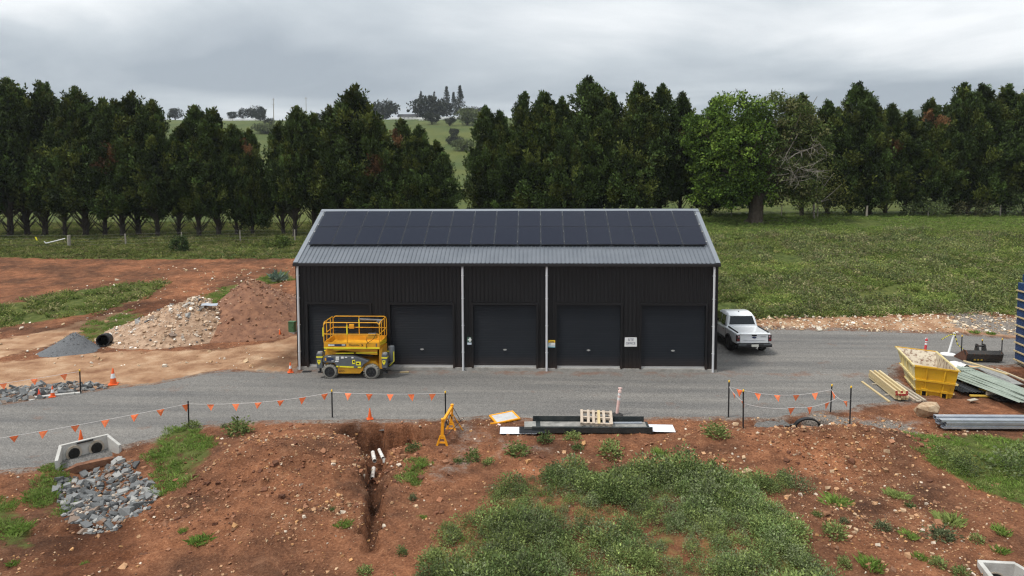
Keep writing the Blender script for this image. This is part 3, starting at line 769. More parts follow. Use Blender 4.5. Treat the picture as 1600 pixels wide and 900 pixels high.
WEEDS = [
 (-0.64, -10.04, 1.35, 0, 'leafy weed clump on grey soil just right of the yellow folding barrier'),
 (-1.09, -10.22, 0.71, 1, 'small weed beside the larger clump near the yellow barrier'),
 (-0.09, -10.32, 0.86, 2, 'small weed between the folding barrier and the white sheet end'),
 (0.85, -9.64, 1.53, 0, 'bushy weed below the left white sheet end'),
 (1.81, -8.64, 1.26, 1, 'dark leafy weed growing against the dark channel, left of two'),
 (2.77, -8.41, 1.18, 2, 'dark leafy weed growing against the dark channel, right of two'),
 (2.07, -10.91, 1.14, 3, 'grey green weed above the left part of the weed bed'),
 (2.91, -9.23, 0.98, 1, 'light green weed low beneath the timber pallet'),
 (3.98, -9.65, 2.0, 2, 'widest low weed below the dark channel and right of the pallet'),
 (5.64, -9.61, 1.47, 10, 'tufted green clump below the right white sheet end'),
 (6.61, -9.56, 0.56, 3, 'tiny weed right of the tufted clump on bare soil'),
 (7.2, -10.36, 0.85, 1, 'small round weed alone on the red soil above the weed bed'),
 (7.82, -8.42, 1.84, 2, 'low spreading weed at the foot of the second black picket'),
 (6.77, -10.44, 0.54, 0, 'very small weed just left of the round one on red soil'),
 (-2.74, -9.47, 1.06, 1, 'leafy weed growing on the right lip of the pit'),
 (-9.34, -8.27, 2.07, 0, 'large weed on the soil edge below the bunting'),
 (-10.15, -7.69, 0.62, 3, 'small upright weed left of the large one by the road edge'),
 (-11.36, -7.7, 1.15, 2, 'weed at the road edge beside the bare black picket'),
 (-3.77, -14.36, 1.05, 10, 'grass clump on bare soil left of the trench'),
 (-7.24, -15.39, 1.26, 11, 'grass clump on the soil left of the soil heap foot'),
 (-7.98, -14.81, 0.69, 10, 'small grass tuft above the grass clump at lower left'),
 (-2.15, -12.78, 0.77, 3, 'small weed right of the trench'),
 (-1.69, -13.81, 0.64, 10, 'small grass clump right of the trench and above the weed bed edge'),
 (-1.95, -15.45, 0.79, 1, 'leafy weed at the near right side of the trench'),
 (-2.69, -16.32, 0.87, 2, 'weed at the bottom edge beside the trench end'),
 (-4.23, -13.77, 0.47, 1, 'tiny weed left of the trench middle'),
 (10.13, -12.83, 1.7, 10, 'bright grass clump right of the weed bed'),
 (9.65, -15.85, 1.56, 11, 'largest bright grass clump near the bottom right'),
 (9.22, -13.72, 0.59, 0, 'upright weed between the weed bed and the red slope'),
 (9.31, -14.61, 1.49, 2, 'low pale green weed below the upright weed'),
 (9.02, -15.81, 0.99, 2, 'pale weed left of the largest grass clump'),
 (9.78, -14.1, 0.64, 3, 'brownish weed above the low pale weed'),
 (10.68, -14.33, 0.82, 3, 'blue grey weed standing alone on the red slope'),
 (12.07, -12.4, 1.5, 12, 'grass clump with weeds high on the red slope'),
 (12.17, -12.9, 0.81, 1, 'small weed under the high grass clump on the red slope'),
 (11.22, -14.62, 1.14, 10, 'narrow grass clump in the middle of the right slope'),
 (11.03, -15.49, 0.95, 11, 'grass clump below the narrow one on the right slope'),
 (12.76, -13.84, 1.95, 12, 'long grass clump on the far right slope'),
 (12.0, -14.67, 1.36, 3, 'blue green weed under the long grass clump'),
 (12.9, -14.72, 0.8, 2, 'small weed right of the blue green weed'),
 (13.75, -14.35, 1.28, 10, 'grass clump right of the long clump near the picture edge'),
 (13.21, -15.14, 1.04, 11, 'grass clump just above the precast outlet'),
 (11.62, -16.12, 0.79, 0, 'weed at the left foot of the precast outlet'),
 (11.29, -15.81, 0.98, 2, 'low weed row left of the precast outlet'),
 (11.47, -15.54, 0.35, 3, 'tiny grey weed above the low weed row'),
 (-12.58, -14.66, 1.4, 10, 'grass clump near the left edge below the grey puddle'),
 (-11.66, -16.11, 0.84, 11, 'grass clump at the bottom left corner'),
 (-12.2, -13.27, 1.13, 11, 'grass clump at the left foot of the rock apron'),
 (-9.91, -15.98, 0.58, 10, 'grass tuft below the rock apron'),
 (27.29, 8.42, 1.36, 10, 'grass tuft on the gravelly bank behind the white bollard'),
 (28.15, 8.27, 1.2, 11, 'small grass tuft right of the tuft behind the white bollard')]
FAR_TREES = [
 ('hill_tree', 'small dark hill tree showing in the gap above the left cypresses', -314, 560, 13, 11, 0, 301, 'dome'),
 ('hill_tree', 'leftmost flat topped tree of the small clump by the left hill fence', -263, 560, 9, 9, 0, 302, 'dome'),
 ('hill_tree', 'open topped tree in the middle of the small clump by the left hill fence', -254, 560, 9, 12, 0, 303, 'dome'),
 ('hill_tree', 'largest rounded dark tree of the small clump by the left hill fence', -243, 562, 17, 13, 0, 304, 'dome'),
 ('hill_tree', 'tiny lone tree on the hilltop right of the power poles', -191, 570, 7, 7, 0, 305, 'dome'),
 ('hill_tree', 'wide dark spreading tree left of the farm building', -131, 562, 27, 16, 0, 306, 'dome'),
 ('fig_tree', 'broad dark dome shaped fig tree crowning the hill', -90, 562, 36, 19, 0, 307, 'dome'),
 ('norfolk_pine', 'slim tiered pine rising at the left end of the fig tree', -99.5, 572, 7, 25, 0, 308, 'pine'),
 ('norfolk_pine', 'small tiered pine top poking up over the middle of the fig tree', -88, 574, 6, 25, 0, 309, 'pine'),
 ('norfolk_pine', 'tall open tiered pine right of the middle of the fig tree', -76.5, 570, 9, 29, 0, 310, 'pine'),
 ('norfolk_pine', 'shorter tiered pine between the two tall pines', -70.3, 570, 8, 24, 0, 311, 'pine'),
 ('norfolk_pine', 'tallest dense tiered pine at the right end of the fig tree', -64.4, 566, 11, 29, 0, 312, 'pine'),
 ('hill_tree', 'dark low tree right of the tallest hill pine', -55.5, 562, 15, 11, 0, 313, 'dome'),
 ('hill_tree', 'open small tree at the right end of the hilltop tree line', -47, 562, 11, 10, 0, 314, 'dome'),
 ('hill_tree', 'round dark green tree below the white hill fences', -68.5, 430, 11, 9, 0, 315, 'dome'),
 ('hill_tree', 'small dark round bush on the hillside right of the round tree', -54.5, 415, 7, 7, 0, 316, 'dome'),
 ('hill_tree', 'pale olive spreading tree on the hillside near the gap', -43.5, 420, 17, 11, 1, 317, 'dome'),
 ('hill_tree', 'small grey green bush low in the hill gap', -44, 350, 6, 6, 0, 318, 'dome'),
 ('hill_tree', 'dark bush row at the bottom of the hill gap', -40, 318, 9, 4.5, 0, 319, 'dome'),
 ('hill_tree', 'olive scrub at the very foot of the hill gap', -33, 290, 10, 6, 1, 320, 'dome'),
 ('hill_tree', 'dark shrub on the green hill left of the pointed cypress top', -176, 420, 7, 6, 0, 321, 'dome'),
 ('hill_tree', 'grey green scrub low on the green hill at the left gap', -158, 370, 14, 6, 1, 322, 'dome'),
 ('hill_tree', 'dark small tree before the left hill fence', -214, 500, 8, 7, 0, 323, 'dome')]
FAR_FENCES = [
 ('white rail fence along the top of the hill by the fig tree', (-122, 548), (-48, 548), 30),
 ('white rail fence one field down from the fig tree', (-112, 505), (-48, 512), 26),
 ('white rail fence lowest of those near the fig tree', (-84, 470), (-40, 482), 18),
 ('white rail fence under the small left tree clump', (-275, 552), (-225, 548), 20)]
FAR_POLES = [(-229, 566, 15, 'shorter power pole on the hill skyline left of the pointed cypress'), (-225, 556, 19, 'taller power pole on the hill skyline left of the pointed cypress'), (-196.5, 556, 20, 'power pole on the hill skyline right of the pointed cypress')]
FAR_HOUSE = (-109, 566)

# ================================================================ THE SHED
EAVE_Z, RIDGE_Z, HALF, WID = 5.17, 7.49, 4.54, 10.02
shed = thing('storage_shed', 'long charcoal steel shed with five roller doors and rooftop solar panels', 'shed', (0, 0, 0))

def ribbed(mb, x0, x1, z0, z1, y, pitch=0.19, d=0.022, out=-1):
    """upright ribbed sheet in the xz plane, ribs standing out toward out*y"""
    k0, k1 = math.floor(x0 / pitch), math.ceil(x1 / pitch)
    xsr = []
    for k in range(k0, k1 + 1):
        b = k * pitch
        for off, h in ((0.0, 0), (0.12, 0), (0.135, 1), (0.165, 1), (0.18, 0)):
            xsr.append((b + off * pitch / 0.19, h))
    pts = [(x0, 0)] + [(a, h) for a, h in xsr if x0 + 1e-4 < a < x1 - 1e-4] + [(x1, 0)]
    vs = []
    for a, h in pts: vs.append((a, y + out * d * h, z0))
    for a, h in pts: vs.append((a, y + out * d * h, z1))
    n = len(pts)
    mb.add(vs, [(i, i + 1, n + i + 1, n + i) for i in range(n - 1)])

front = MB()
DOOR_X = [-8, -4, 0, 4, 8]
edges_ = [-WID] + [v for c in DOOR_X for v in (c - 1.56, c + 1.56)] + [WID]
for i in range(0, len(edges_), 2):
    ribbed(front, edges_[i], edges_[i + 1], 0.13, 3.3, 0)
ribbed(front, -WID, WID, 3.3, EAVE_Z - 0.03, 0)
fw = front.build('front_wall', M['wall'], shed, recalc=False)
for nm, sgn in (('end_wall', -1), ('end_wall', 1)):
    w = MB()
    x = sgn * WID
    n = 60; yy = np.linspace(0, 2 * HALF - .2, n)
    vs = []
    for k, yv in enumerate(yy):
        o = 0.02 * sgn if k % 3 == 2 else 0
        top = EAVE_Z - .05 + (RIDGE_Z - EAVE_Z) * (1 - abs(yv - (HALF - .1)) / HALF) - .05
        vs += [(x + o, yv, .13), (x + o, yv, top)]
    w.add(vs, [(2 * k, 2 * k + 2, 2 * k + 3, 2 * k + 1) for k in range(n - 1)])
    w.build(nm, M['wall'], shed, recalc=False)
bw = MB(); ribbed(bw, -WID, WID, .13, EAVE_Z - .03, 2 * HALF - .2, out=1); bw.build('back_wall', M['wall'], shed, recalc=False)
sl = MB(); sl.box((0, HALF - .1, -.08), (2 * WID + .1, 2 * HALF - .1, .44)); sl.build('slab', M['slab'], shed, bevel=.01)
for sx in (-1, 1):
    cor = MB()
    cor.box((sx * (WID - .04), -.03, 2.62), (.14, .05, 4.98))
    cor.box((sx * (WID + .03), .05, 2.62), (.03, .14, 4.98))
    cor.build('corner_flashing', M['wall'], shed)

# roller doors
def make_door(cx):
    d = MB(); n = 36; H = 2.98
    vs, fs = [], []
    for k in range(n):
        z0 = .24 + H * k / n; z1 = .24 + H * (k + 1) / n
        b = len(vs)
        for (z, o) in ((z0, 0), (z0 + .012, -.012), (z1 - .012, -.012), (z1, 0)):
            vs += [(-1.5, .09 + o, z), (1.5, .09 + o, z)]
        for j in range(3): fs.append((b + 2 * j, b + 2 * j + 1, b + 2 * j + 3, b + 2 * j + 2))
    d.add(vs, fs)
    o = d.build('roller_door', M['door'], shed, recalc=False); o.location = (cx, 0, 0)
    r = MB(); r.box((0, .06, .195), (2.99, .05, .085)); r.box((0, .035, .162), (2.99, .04, .02))
    r.build('bottom_rail', M['alu'], o)
    h = MB(); h.box((0, .055, 1.0), (.16, .03, .045)); h.box((0, .05, 1.0), (.05, .05, .07))
    h.build('door_handle', M['alu'], o)
    j = MB()
    for sx in (-1, 1):
        j.box((sx * 1.55, .0, 1.66), (.09, .13, 3.06))
    j.box((0, 0, 3.24), (3.2, .13, .1))
    j.build('door_frame', M['wall'], o)
    s = MB(); s.box((0, .05, .147), (3.0, .12, .02)); s.build('sill_strip', M['slab'], o)
for cx in DOOR_X: make_door(cx)

# downpipes
for px in (-9.93, -2.0, 2.0, 9.86):
    p = MB()
    p.tube((px, -.10, .0 if abs(px) < 5 else -.12), (px, -.10, 4.96), .052, 14)
    p.tube((px, -.10, 4.96), (px, -.02, 5.06), .05, 12)
    o = p.build('downpipe', M['pvc'], shed, smooth=True)
    for z in (.9, 2.2, 3.5, 4.6):
        c = MB()
        c.lathe([(.052, -.02), (.06, -.02), (.06, .02), (.052, .02)], 14, Matrix.Translation((px, -.10, z)))
        c.box((px, -.045, z), (.14, .012, .03))
        c.build('pipe_clip', M['pvc'], o)

# roof: two ribbed slopes
slope = math.atan2(RIDGE_Z - EAVE_Z, HALF)
SL = math.hypot(HALF, RIDGE_Z - EAVE_Z)
def roof_pt(x, s, up=0.0):
    """s metres up the front slope from the eave"""
    return Vector((x, -.1 + s * math.cos(slope) - up * math.sin(slope), EAVE_Z + s * math.sin(slope) + up * math.cos(slope)))
roof = MB()
pitch = .2
pts = []
x = -WID - .06
while x < WID + .06:
    for off, h in ((0, 0), (.13, 0), (.145, .032), (.172, .032), (.187, 0)):
        if x + off < WID + .06: pts.append((x + off, h))
    x += pitch
pts.append((WID + .06, 0))
for side in (0, 1):
    vs = []
    for s in (0, SL):
        for a, h in pts:
            p = roof_pt(a, s, h + .03)
            if side: p = Vector((p.x, 2 * (HALF - .1) - p.y, p.z))
            vs.append(p)
    n = len(pts)
    roof.add(vs, [(i, i + 1, n + i + 1, n + i) for i in range(n - 1)])
    # underside
    a, b, c, d = roof_pt(-WID - .06, 0, -.03), roof_pt(WID + .06, 0, -.03), roof_pt(WID + .06, SL, -.03), roof_pt(-WID - .06, SL, -.03)
    q4 = [a, b, c, d]
    if side: q4 = [Vector((p.x, 2 * (HALF - .1) - p.y, p.z)) for p in q4]
    roof.add(q4, [(0, 1, 2, 3)])
rf = roof.build('roof', M['roof'], shed, recalc=False)
rc = MB()
for side in (0, 1):
    a = [roof_pt(xx, s, u) for s, u in ((SL - .24, .07), (SL - .24, .085), (SL + .02, .085)) for xx in (-WID - .1, WID + .1)]
    if side: a = [Vector((p.x, 2 * (HALF - .1) - p.y, p.z)) for p in a]
    rc.add(a, [(0, 1, 3, 2), (2, 3, 5, 4)])
rc.build('ridge_cap', M['flash'], rf)
# scribed gaps where the cap meets the ribs
rg = MB()
for i, (a, h) in enumerate(pts):
    if h == 0 and i % 5 == 0:
        c = roof_pt(a + .065, SL - .25, .045)
        rg.box(c, (.1, .02, .028), (slope, 0, 0))
rg.build('ridge_scribe', M['gutter'], rf)
for sx in (-1, 1):
    bc = MB()
    for side in (0, 1):
        ring = []
        for s in (0, SL):
            r4 = [roof_pt(sx * (WID - .1), s, .068), roof_pt(sx * (WID + .11), s, .068), roof_pt(sx * (WID + .11), s, -.14), roof_pt(sx * (WID + .095), s, -.14), roof_pt(sx * (WID + .095), s, .055), roof_pt(sx * (WID - .1), s, .055)]
            if side: r4 = [Vector((p.x, 2 * (HALF - .1) - p.y, p.z)) for p in r4]
            ring.append(r4)
        bc.loft(ring)
    bc.build('barge_cap', M['flash'], rf)
gt = MB(); gt.box((0, -.12, EAVE_Z - .055), (2 * WID + .24, .13, .13)); gt.build('gutter', M['gutter'], rf, bevel=.01)

# 34 solar panels in two rows of seventeen
pw, p0s, p1s = 19.6 / 17, SL * .285, SL * .935
ph = (p1s - p0s) / 2
pm2 = MB(); pm2.box((0, 0, 0), (pw - .022, ph - .02, .035), mi=0); pm2.box((0, 0, .0205), (pw - .052, ph - .05, .006), mi=1)
panel_me = pm2.mesh('solar_panel', [M['pvframe'], M['pv']])
for rrow in range(2):
    for ccol in range(17):
        o = bpy.data.objects.new('solar_panel', panel_me); link(o, rf)
        c = roof_pt(-9.8 + (ccol + .5) * pw, p0s + (rrow + .5) * ph, .15)
        o.location = c
        # panels never sit perfectly flat on their rails
        o.rotation_euler = (slope + R_(random.uniform(-.5, .5)), R_(random.uniform(-.6, .6)), 0)
mk = MB()
for s in (p0s + .35, p0s + ph - .35, p0s + ph + .35, p1s - .35):
    c = roof_pt(0, s, .095); mk.box(c, (19.75, .05, .06), (slope, 0, 0))
mk.build('mounting_rail', M['alu'], rf)

# ---------------------------------------------------------------- signs on the wall
UP = (R_(90), 0, 0)
sg = thing('first_aid_sign', 'small green and white cross sign on the shed wall beside the middle roller door', 'sign', (-1.67, -.05, 1.42))
b = MB(); b.box((0, 0, .085), (.27, .012, .26)); b.build('panel', mat('sign_green', (.05, .12, .085), .5), sg)
b = MB(); b.box((0, -.009, .085), (.07, .006, .2)); b.box((0, -.0093, .085), (.2, .006, .07)); b.build('cross', M['white'], sg)
b = MB(); b.box((0, 0, -.105), (.26, .012, .1)); b.build('caption_panel', mat('sign_pale', (.55, .62, .7), .5), sg)
b = MB()
for (qx, qz) in ((-.1, .18), (.1, .18), (-.1, -.02), (.1, -.02)): b.box((qx * .55, -.0085, .085 + (qz - .08) * .55), (.03, .003, .03))
b.build('dark_mark', M['black'], sg)

sg = thing('notice_sign', 'sagging notice sheet with yellow top strip beside the downpipe', 'sign', (2.26, -.05, 1.26))
b = MB(); b.prism([(-.2, -.05), (.2, -.07), (.205, .12), (-.18, .12)], .01); b.build('sheet', mat('notice_grey', (.45, .52, .55), .5, 0, (.6, .62, .62), 5), sg)
b = MB(); b.prism([(-.19, .12), (.2, .12), (.19, .245), (-.18, .245)], .012); b.build('yellow_strip', mat('notice_yellow', (.8, .5, .02), .5), sg)
b = MB(); b.prism([(-.19, -.1), (.16, -.115), (.2, -.07), (-.2, -.05)], .01); b.build('blue_strip', mat('notice_blue', (.2, .42, .5), .5), sg)
b = MB(); b.prism([(-.06, .03), (.19, .02), (.19, .1), (-.02, .115)], .016); b.build('white_patch', M['white'], sg)
b = MB(); b.box((-.03, -.011, .15), (.24, .004, .022)); b.box((.0, -.011, .185), (.18, .004, .012)); b.build('print_line', M['black'], sg)

sg = thing('site_office_sign', 'white board lettered site office between the two right-hand roller doors', 'sign', (5.99, -.06, 1.44))
b = MB(); b.prism([(-.3, -.23), (.29, -.22), (.28, .22), (-.28, .215)], .014); b.build('board', M['white'], sg)
lettering('SITE', .17, (-.0, -.010, .1), UP, M['navy'], sg, sx=.92)
lettering('OFFICE', .15, (-.01, -.010, -.07), UP, M['navy'], sg, sx=.95)

# ================================================================ VEGETATION
def unit(v):
    return v / (np.linalg.norm(v, axis=-1, keepdims=True) + 1e-9)

def kites(base, d, length, width, roll=None):
    """leaf-shaped quads: base points (n,3), directions (n,3)"""
    n = len(base); d = unit(d)
    rnd = unit(rng.normal(size=(n, 3)))
    w = unit(np.cross(d, rnd))
    L = np.broadcast_to(np.asarray(length, float), (n,))[:, None]; W = np.broadcast_to(np.asarray(width, float), (n,))[:, None]
    mid = base + d * L * .55
    V = np.stack([base, mid + w * W * .5, base + d * L, mid - w * W * .5], 1)
    return V.reshape(-1, 3)

def quads(n):
    return np.arange(4 * n, dtype=np.int32).reshape(-1, 4)

def tri_blades(n, h, w, spread_, lean):
    """grass tuft: n blades, two triangles each folded as one quad strip"""
    a = rng.uniform(0, 2 * np.pi, n); r = spread_ * np.sqrt(rng.uniform(0, 1, n))
    b = np.stack([r * np.cos(a), r * np.sin(a), np.zeros(n)], -1)
    a2 = a + rng.normal(0, .8, n)
    out = np.stack([np.cos(a2), np.sin(a2), np.zeros(n)], -1)
    hh = h * rng.uniform(.5, 1.1, n)[:, None]
    ln = lean * rng.uniform(.2, 1.2, n)[:, None]
    side = np.stack([-np.sin(a2), np.cos(a2), np.zeros(n)], -1) * (w * .5)
    mid = b + out * ln * hh * .35 + np.array([0, 0, 1]) * hh * .62
    tip = b + out * ln * hh + np.array([0, 0, 1]) * hh * rng.uniform(.75, 1.0, n)[:, None]
    V = np.stack([b - side, b + side, tip, mid - side * .9], 1)
    return V.reshape(-1, 3)

def bush_tmpl(n, r, h, leaf, flat=.5):
    """small leafy weed: leaves through a dome, stems implied by leaves reaching down"""
    u = unit(rng.normal(size=(n, 3))); u[:, 2] = np.abs(u[:, 2])
    k = rng.uniform(.35, 1, n)[:, None] ** .6
    lump = 1 + .35 * np.sin(u[:, :1] * 7 + 1) * np.cos(u[:, 1:2] * 6)
    p = u * k * lump * np.array([r, r, h])
    d = u * .9 + rng.normal(0, .55, (n, 3)) * [1, 1, .6]
    s = leaf * rng.uniform(.6, 1.35, n)
    return kites(p, d, s, s * flat)

def merge(tmpls, pos, scale, rotz, base_cols, jitter=.18, leafj=.22, norm_tilt=None):
    """copy templates onto points; one colour per copy, varied per leaf"""
    Vs, Cs = [], []
    pick = rng.integers(0, len(tmpls), len(pos))
    for k, T in enumerate(tmpls):
        i = np.where(pick == k)[0]
        if not len(i): continue
        c, s = np.cos(rotz[i])[:, None], np.sin(rotz[i])[:, None]
        X = T[None, :, 0] * c - T[None, :, 1] * s; Y = T[None, :, 0] * s + T[None, :, 1] * c
        Z = np.broadcast_to(T[None, :, 2], X.shape)
        sc = scale[i][:, None]
        V = np.stack([X * sc + pos[i, 0:1], Y * sc + pos[i, 1:2], Z * sc + pos[i, 2:3]], -1)
        nl = T.shape[0] // 4
        col = base_cols[i][:, None, :] * (1 + rng.normal(0, leafj, (len(i), nl, 1)))
        col = np.repeat(np.clip(col, .004, 1), 4, axis=1)
        Vs.append(V.reshape(-1, 3)); Cs.append(col.reshape(-1, 3))
    V = np.concatenate(Vs); C = np.concatenate(Cs)
    return V, C

def scatter_in(poly, dens, jit=.3, clump=0, seed=0, lo=.0):
    P = np.array(poly); a, b = P.min(0) - jit, P.max(0) + jit
    n = int((b[0] - a[0]) * (b[1] - a[1]) * dens)
    x = rng.uniform(a[0], b[0], n); y = rng.uniform(a[1], b[1], n)
    k = sdf(poly, x, y) + jit * 2.2 * fbm(x * 1.1, y * 1.1, 41 + seed, 3) > 0
    if clump:
        k &= (fbm(x * clump, y * clump, 51 + seed, 3) > lo)
    return x[k], y[k]

def pick_cols(n, cols, w=None):
    cols = np.array(cols); i = rng.choice(len(cols), n, p=w)
    return cols[i] * (1 + rng.normal(0, .12, (n, 1)))

def stuff(name, V, C, label, cat, matl=None):
    me = raw_mesh(name, V, quads(len(V) // 4), C, [matl or M['leaf']], 4)
    o = link(bpy.data.objects.new(name, me))
    return tag(o, label, cat, kind='stuff')

G_BRIGHT = [(.21, .30, .07), (.17, .26, .055), (.26, .32, .10)]
G_FIELD = [(.205, .255, .068), (.16, .21, .055), (.27, .285, .095), (.12, .17, .044), (.33, .305, .145)]
W_COL = [(.165, .215, .07), (.125, .175, .062), (.22, .27, .09), (.16, .19, .095)]

tufts = [tri_blades(22, .13, .014, .15, .9) for _ in range(4)]
tufts_far = [tri_blades(11, .36, .06, .24, .9) for _ in range(4)]
bushes = [bush_tmpl(230, .27, .36, .048) for _ in range(4)]
bushes_far = [bush_tmpl(60, .42, .42, .15, .45) for _ in range(4)]

# short bright grass in patches on the works ground
xx, yy = [], []
for i, p in enumerate(GRASS_P):
    d = 60 if i not in (3, 5) else 30
    a, b = scatter_in(p, d, .45, 1.4, i, -.03); xx.append(a); yy.append(b)
a, b = scatter_in(WEED_B, 22, .3, .8, 9, -.1); xx.append(a); yy.append(b)
a, b = scatter_in(WEED_A, 9, .3, .9, 19, .09); xx.append(a); yy.append(b)
x, y = np.concatenate(xx), np.concatenate(yy)
pos = np.stack([x, y, terr(x, y) - .015], -1)
V, C = merge(tufts, pos, rng.uniform(.6, 1.25, len(x)), rng.uniform(0, 6.3, len(x)), pick_cols(len(x), G_BRIGHT))
stuff('short_grass', V, C, 'patches of short bright green grass on the red soil', 'grass')

# weeds massed in the foreground, and along the right
x, y = scatter_in(WEED_A, 24, .6, .8, 1, -.2)
pos = np.stack([x, y, terr(x, y) - .03], -1)
hh = .45 + 2.6 * np.clip(fbm(x * .8, y * .8, 61, 3) + .2, 0, .6)
V, C = merge(bushes, pos, rng.uniform(.5, 1.45, len(x)) * hh, rng.uniform(0, 6.3, len(x)), pick_cols(len(x), W_COL) * np.exp(1.0 * fbm(x * .9, y * .9, 71, 3))[:, None])
stuff('weed_bed', V, C, 'broad bed of grey green leafy weeds in the centre foreground', 'weeds')
x, y = scatter_in([(14.5, -9.2), (16.0, -9.4), (24, -9.9), (24, -13), (17.8, -14.9), (15.4, -12.9), (14.8, -11.4)], 17, .3, .5, 2, -.03)
pos = np.stack([x, y, terr(x, y) - .03], -1)
V, C = merge(bushes, pos, rng.uniform(.9, 1.5, len(x)) * (.7 + 2.4 * np.clip(fbm(x * .6, y * .6, 66, 3) + .2, 0, .6)), rng.uniform(0, 6.3, len(x)), pick_cols(len(x), W_COL))
stuff('weed_bank', V, C, 'bank of rounded grey green weeds below the steel lengths at the right', 'weeds')

# rank grass on the slope right of the shed
x, y = scatter_in([(11.5, 9.5), (15.7, 10.4), (21.1, 10.8), (26.1, 11.3), (29.7, 12.1), (32.5, 10.6), (44, 9), (64, 46), (64, 50), (8, 50), (8, 9.5)], 20, .6, 0, 3)
keep = rng.uniform(0, 1, len(x)) < np.clip(1.05 - (y - 10) / 80, .5, 1)
x, y = x[keep], y[keep]
bare = fbm(x * .22, y * .4, 81, 3) < -.155
x, y = x[~bare], y[~bare]
pos = np.stack([x, y, terr(x, y) - .03], -1)
c = pick_cols(len(x), G_FIELD, [.3, .28, .17, .17, .08]) * (1 + 1.1 * fbm(x * .28, y * .5, 91, 3))[:, None]
lush = sstep(34, 41, y)[:, None]
c = c * (1 - lush) + lush * pick_cols(len(x), G_BRIGHT) * .85
V, C = merge(tufts_far + [bushes_far[0], bushes_far[1]], pos, rng.uniform(.4, 1.0, len(x)) * (1 - .35 * lush[:, 0]), rng.uniform(0, 6.3, len(x)), c)
stuff('field_grass', V, C, 'rank green grass and weeds covering the slope right of the shed', 'grass')
x, y = scatter_in([(11.5, 9.8), (15.7, 10.8), (26.1, 11.6), (44, 9.5), (62, 40), (40, 38), (13, 36), (11, 30)], 5, .6, .35, 6, -.02)
pos = np.stack([x, y, terr(x, y) - .05], -1)
V, C = merge(bushes_far, pos, rng.uniform(.7, 1.35, len(x)), rng.uniform(0, 6.3, len(x)), pick_cols(len(x), [(.165, .195, .075), (.125, .16, .062), (.215, .235, .09), (.225, .21, .11)]) * (1 + 1.0 * fbm(x * .3, y * .5, 93, 3))[:, None])
stuff('field_weeds', V, C, 'grey green weed clumps standing in the grass slope right of the shed', 'weeds')
# grass strip before the windbreak and weeds on the left bank
x, y = scatter_in([(-62, 29.8), (-48.8, 29.9), (-35.9, 28.7), (-24.2, 29.4), (-10, 29), (-10, 60), (-75, 60)], 9, .6, 0, 4)
pos = np.stack([x, y, terr(x, y) - .03], -1)
c = pick_cols(len(x), [(.17, .20, .055), (.21, .23, .07), (.14, .17, .05), (.26, .24, .11)]) * (1 + .9 * fbm(x * .3, y * .5, 92, 3))[:, None]
V, C = merge(tufts_far, pos, rng.uniform(.45, 1.0, len(x)), rng.uniform(0, 6.3, len(x)), c)
stuff('verge_grass', V, C, 'strip of yellow green grass along the fence below the left windbreak', 'grass')
x, y = scatter_in(WEED_L, 16, 1.0, .5, 5, -.08)
pos = np.stack([x, y, terr(x, y) - .03], -1)
V, C = merge(tufts_far + [bushes_far[2]], pos, rng.uniform(.5, 1.0, len(x)), rng.uniform(0, 6.3, len(x)), pick_cols(len(x), G_FIELD))
stuff('bank_weeds', V, C, 'patch of green weeds on the red bank at the far left', 'weeds')

# ---- single weed clumps standing alone
weed_me = []
for k in range(5):
    T = np.concatenate([bush_tmpl(330, .27, .34, .075), bush_tmpl(120, .17, .22, .08)])
    base = np.array(W_COL[k % 4]) * (.85 if k < 3 else .75)
    c = np.repeat(np.clip(base[None] * (1 + rng.normal(0, .25, (len(T) // 4, 1))), .01, 1), 4, 0)
    weed_me.append(raw_mesh('weed_clump', T, quads(len(T) // 4), c, [M['leaf']]))
grass_me = []
for k in range(3):
    T = np.concatenate([tri_blades(130, .2, .016, .2, .8), tri_blades(50, .26, .016, .08, .5)])
    base = np.array(G_BRIGHT[k])
    c = np.repeat(np.clip(base[None] * (1 + rng.normal(0, .22, (len(T) // 4, 1))), .01, 1), 4, 0)
    grass_me.append(raw_mesh('grass_clump', T, quads(len(T) // 4), c, [M['leaf']]))
for (x, y, s, k, lab) in WEEDS:
    isg = k >= 10
    me = grass_me[k - 10] if isg else weed_me[k]
    o = link(bpy.data.objects.new('grass_clump' if isg else 'weed_clump', me))
    o.location = (x, y, tz(x, y) - .02); o.rotation_euler = (0, 0, rng.uniform(0, 6.3)); s *= .85; o.scale = (s * rng.uniform(.8, 1.35), s * rng.uniform(.7, 1.1), s * (.7 if isg else .85))
    tag(o, lab, 'grass clump' if isg else 'weed', 'grass clumps on the red soil' if isg else 'weeds growing singly on the red soil')

# ---- trees
def limb_mesh(mb, a, b, r0, r1, n=7, bend=.12, steps=4):
    a, b = Vector(a), Vector(b); pts = []
    side = Vector(rng.normal(size=3)).normalized() * (b - a).length * bend
    for i in range(steps + 1):
        t = i / steps
        pts.append(a.lerp(b, t) + side * math.sin(t * math.pi) * .6 + Vector((0, 0, 1)) * 0)
    for i in range(steps):
        mb.tube(pts[i], pts[i + 1], r0 + (r1 - r0) * i / steps, n, r0 + (r1 - r0) * (i + 1) / steps, cap=(i == steps - 1))
    return pts

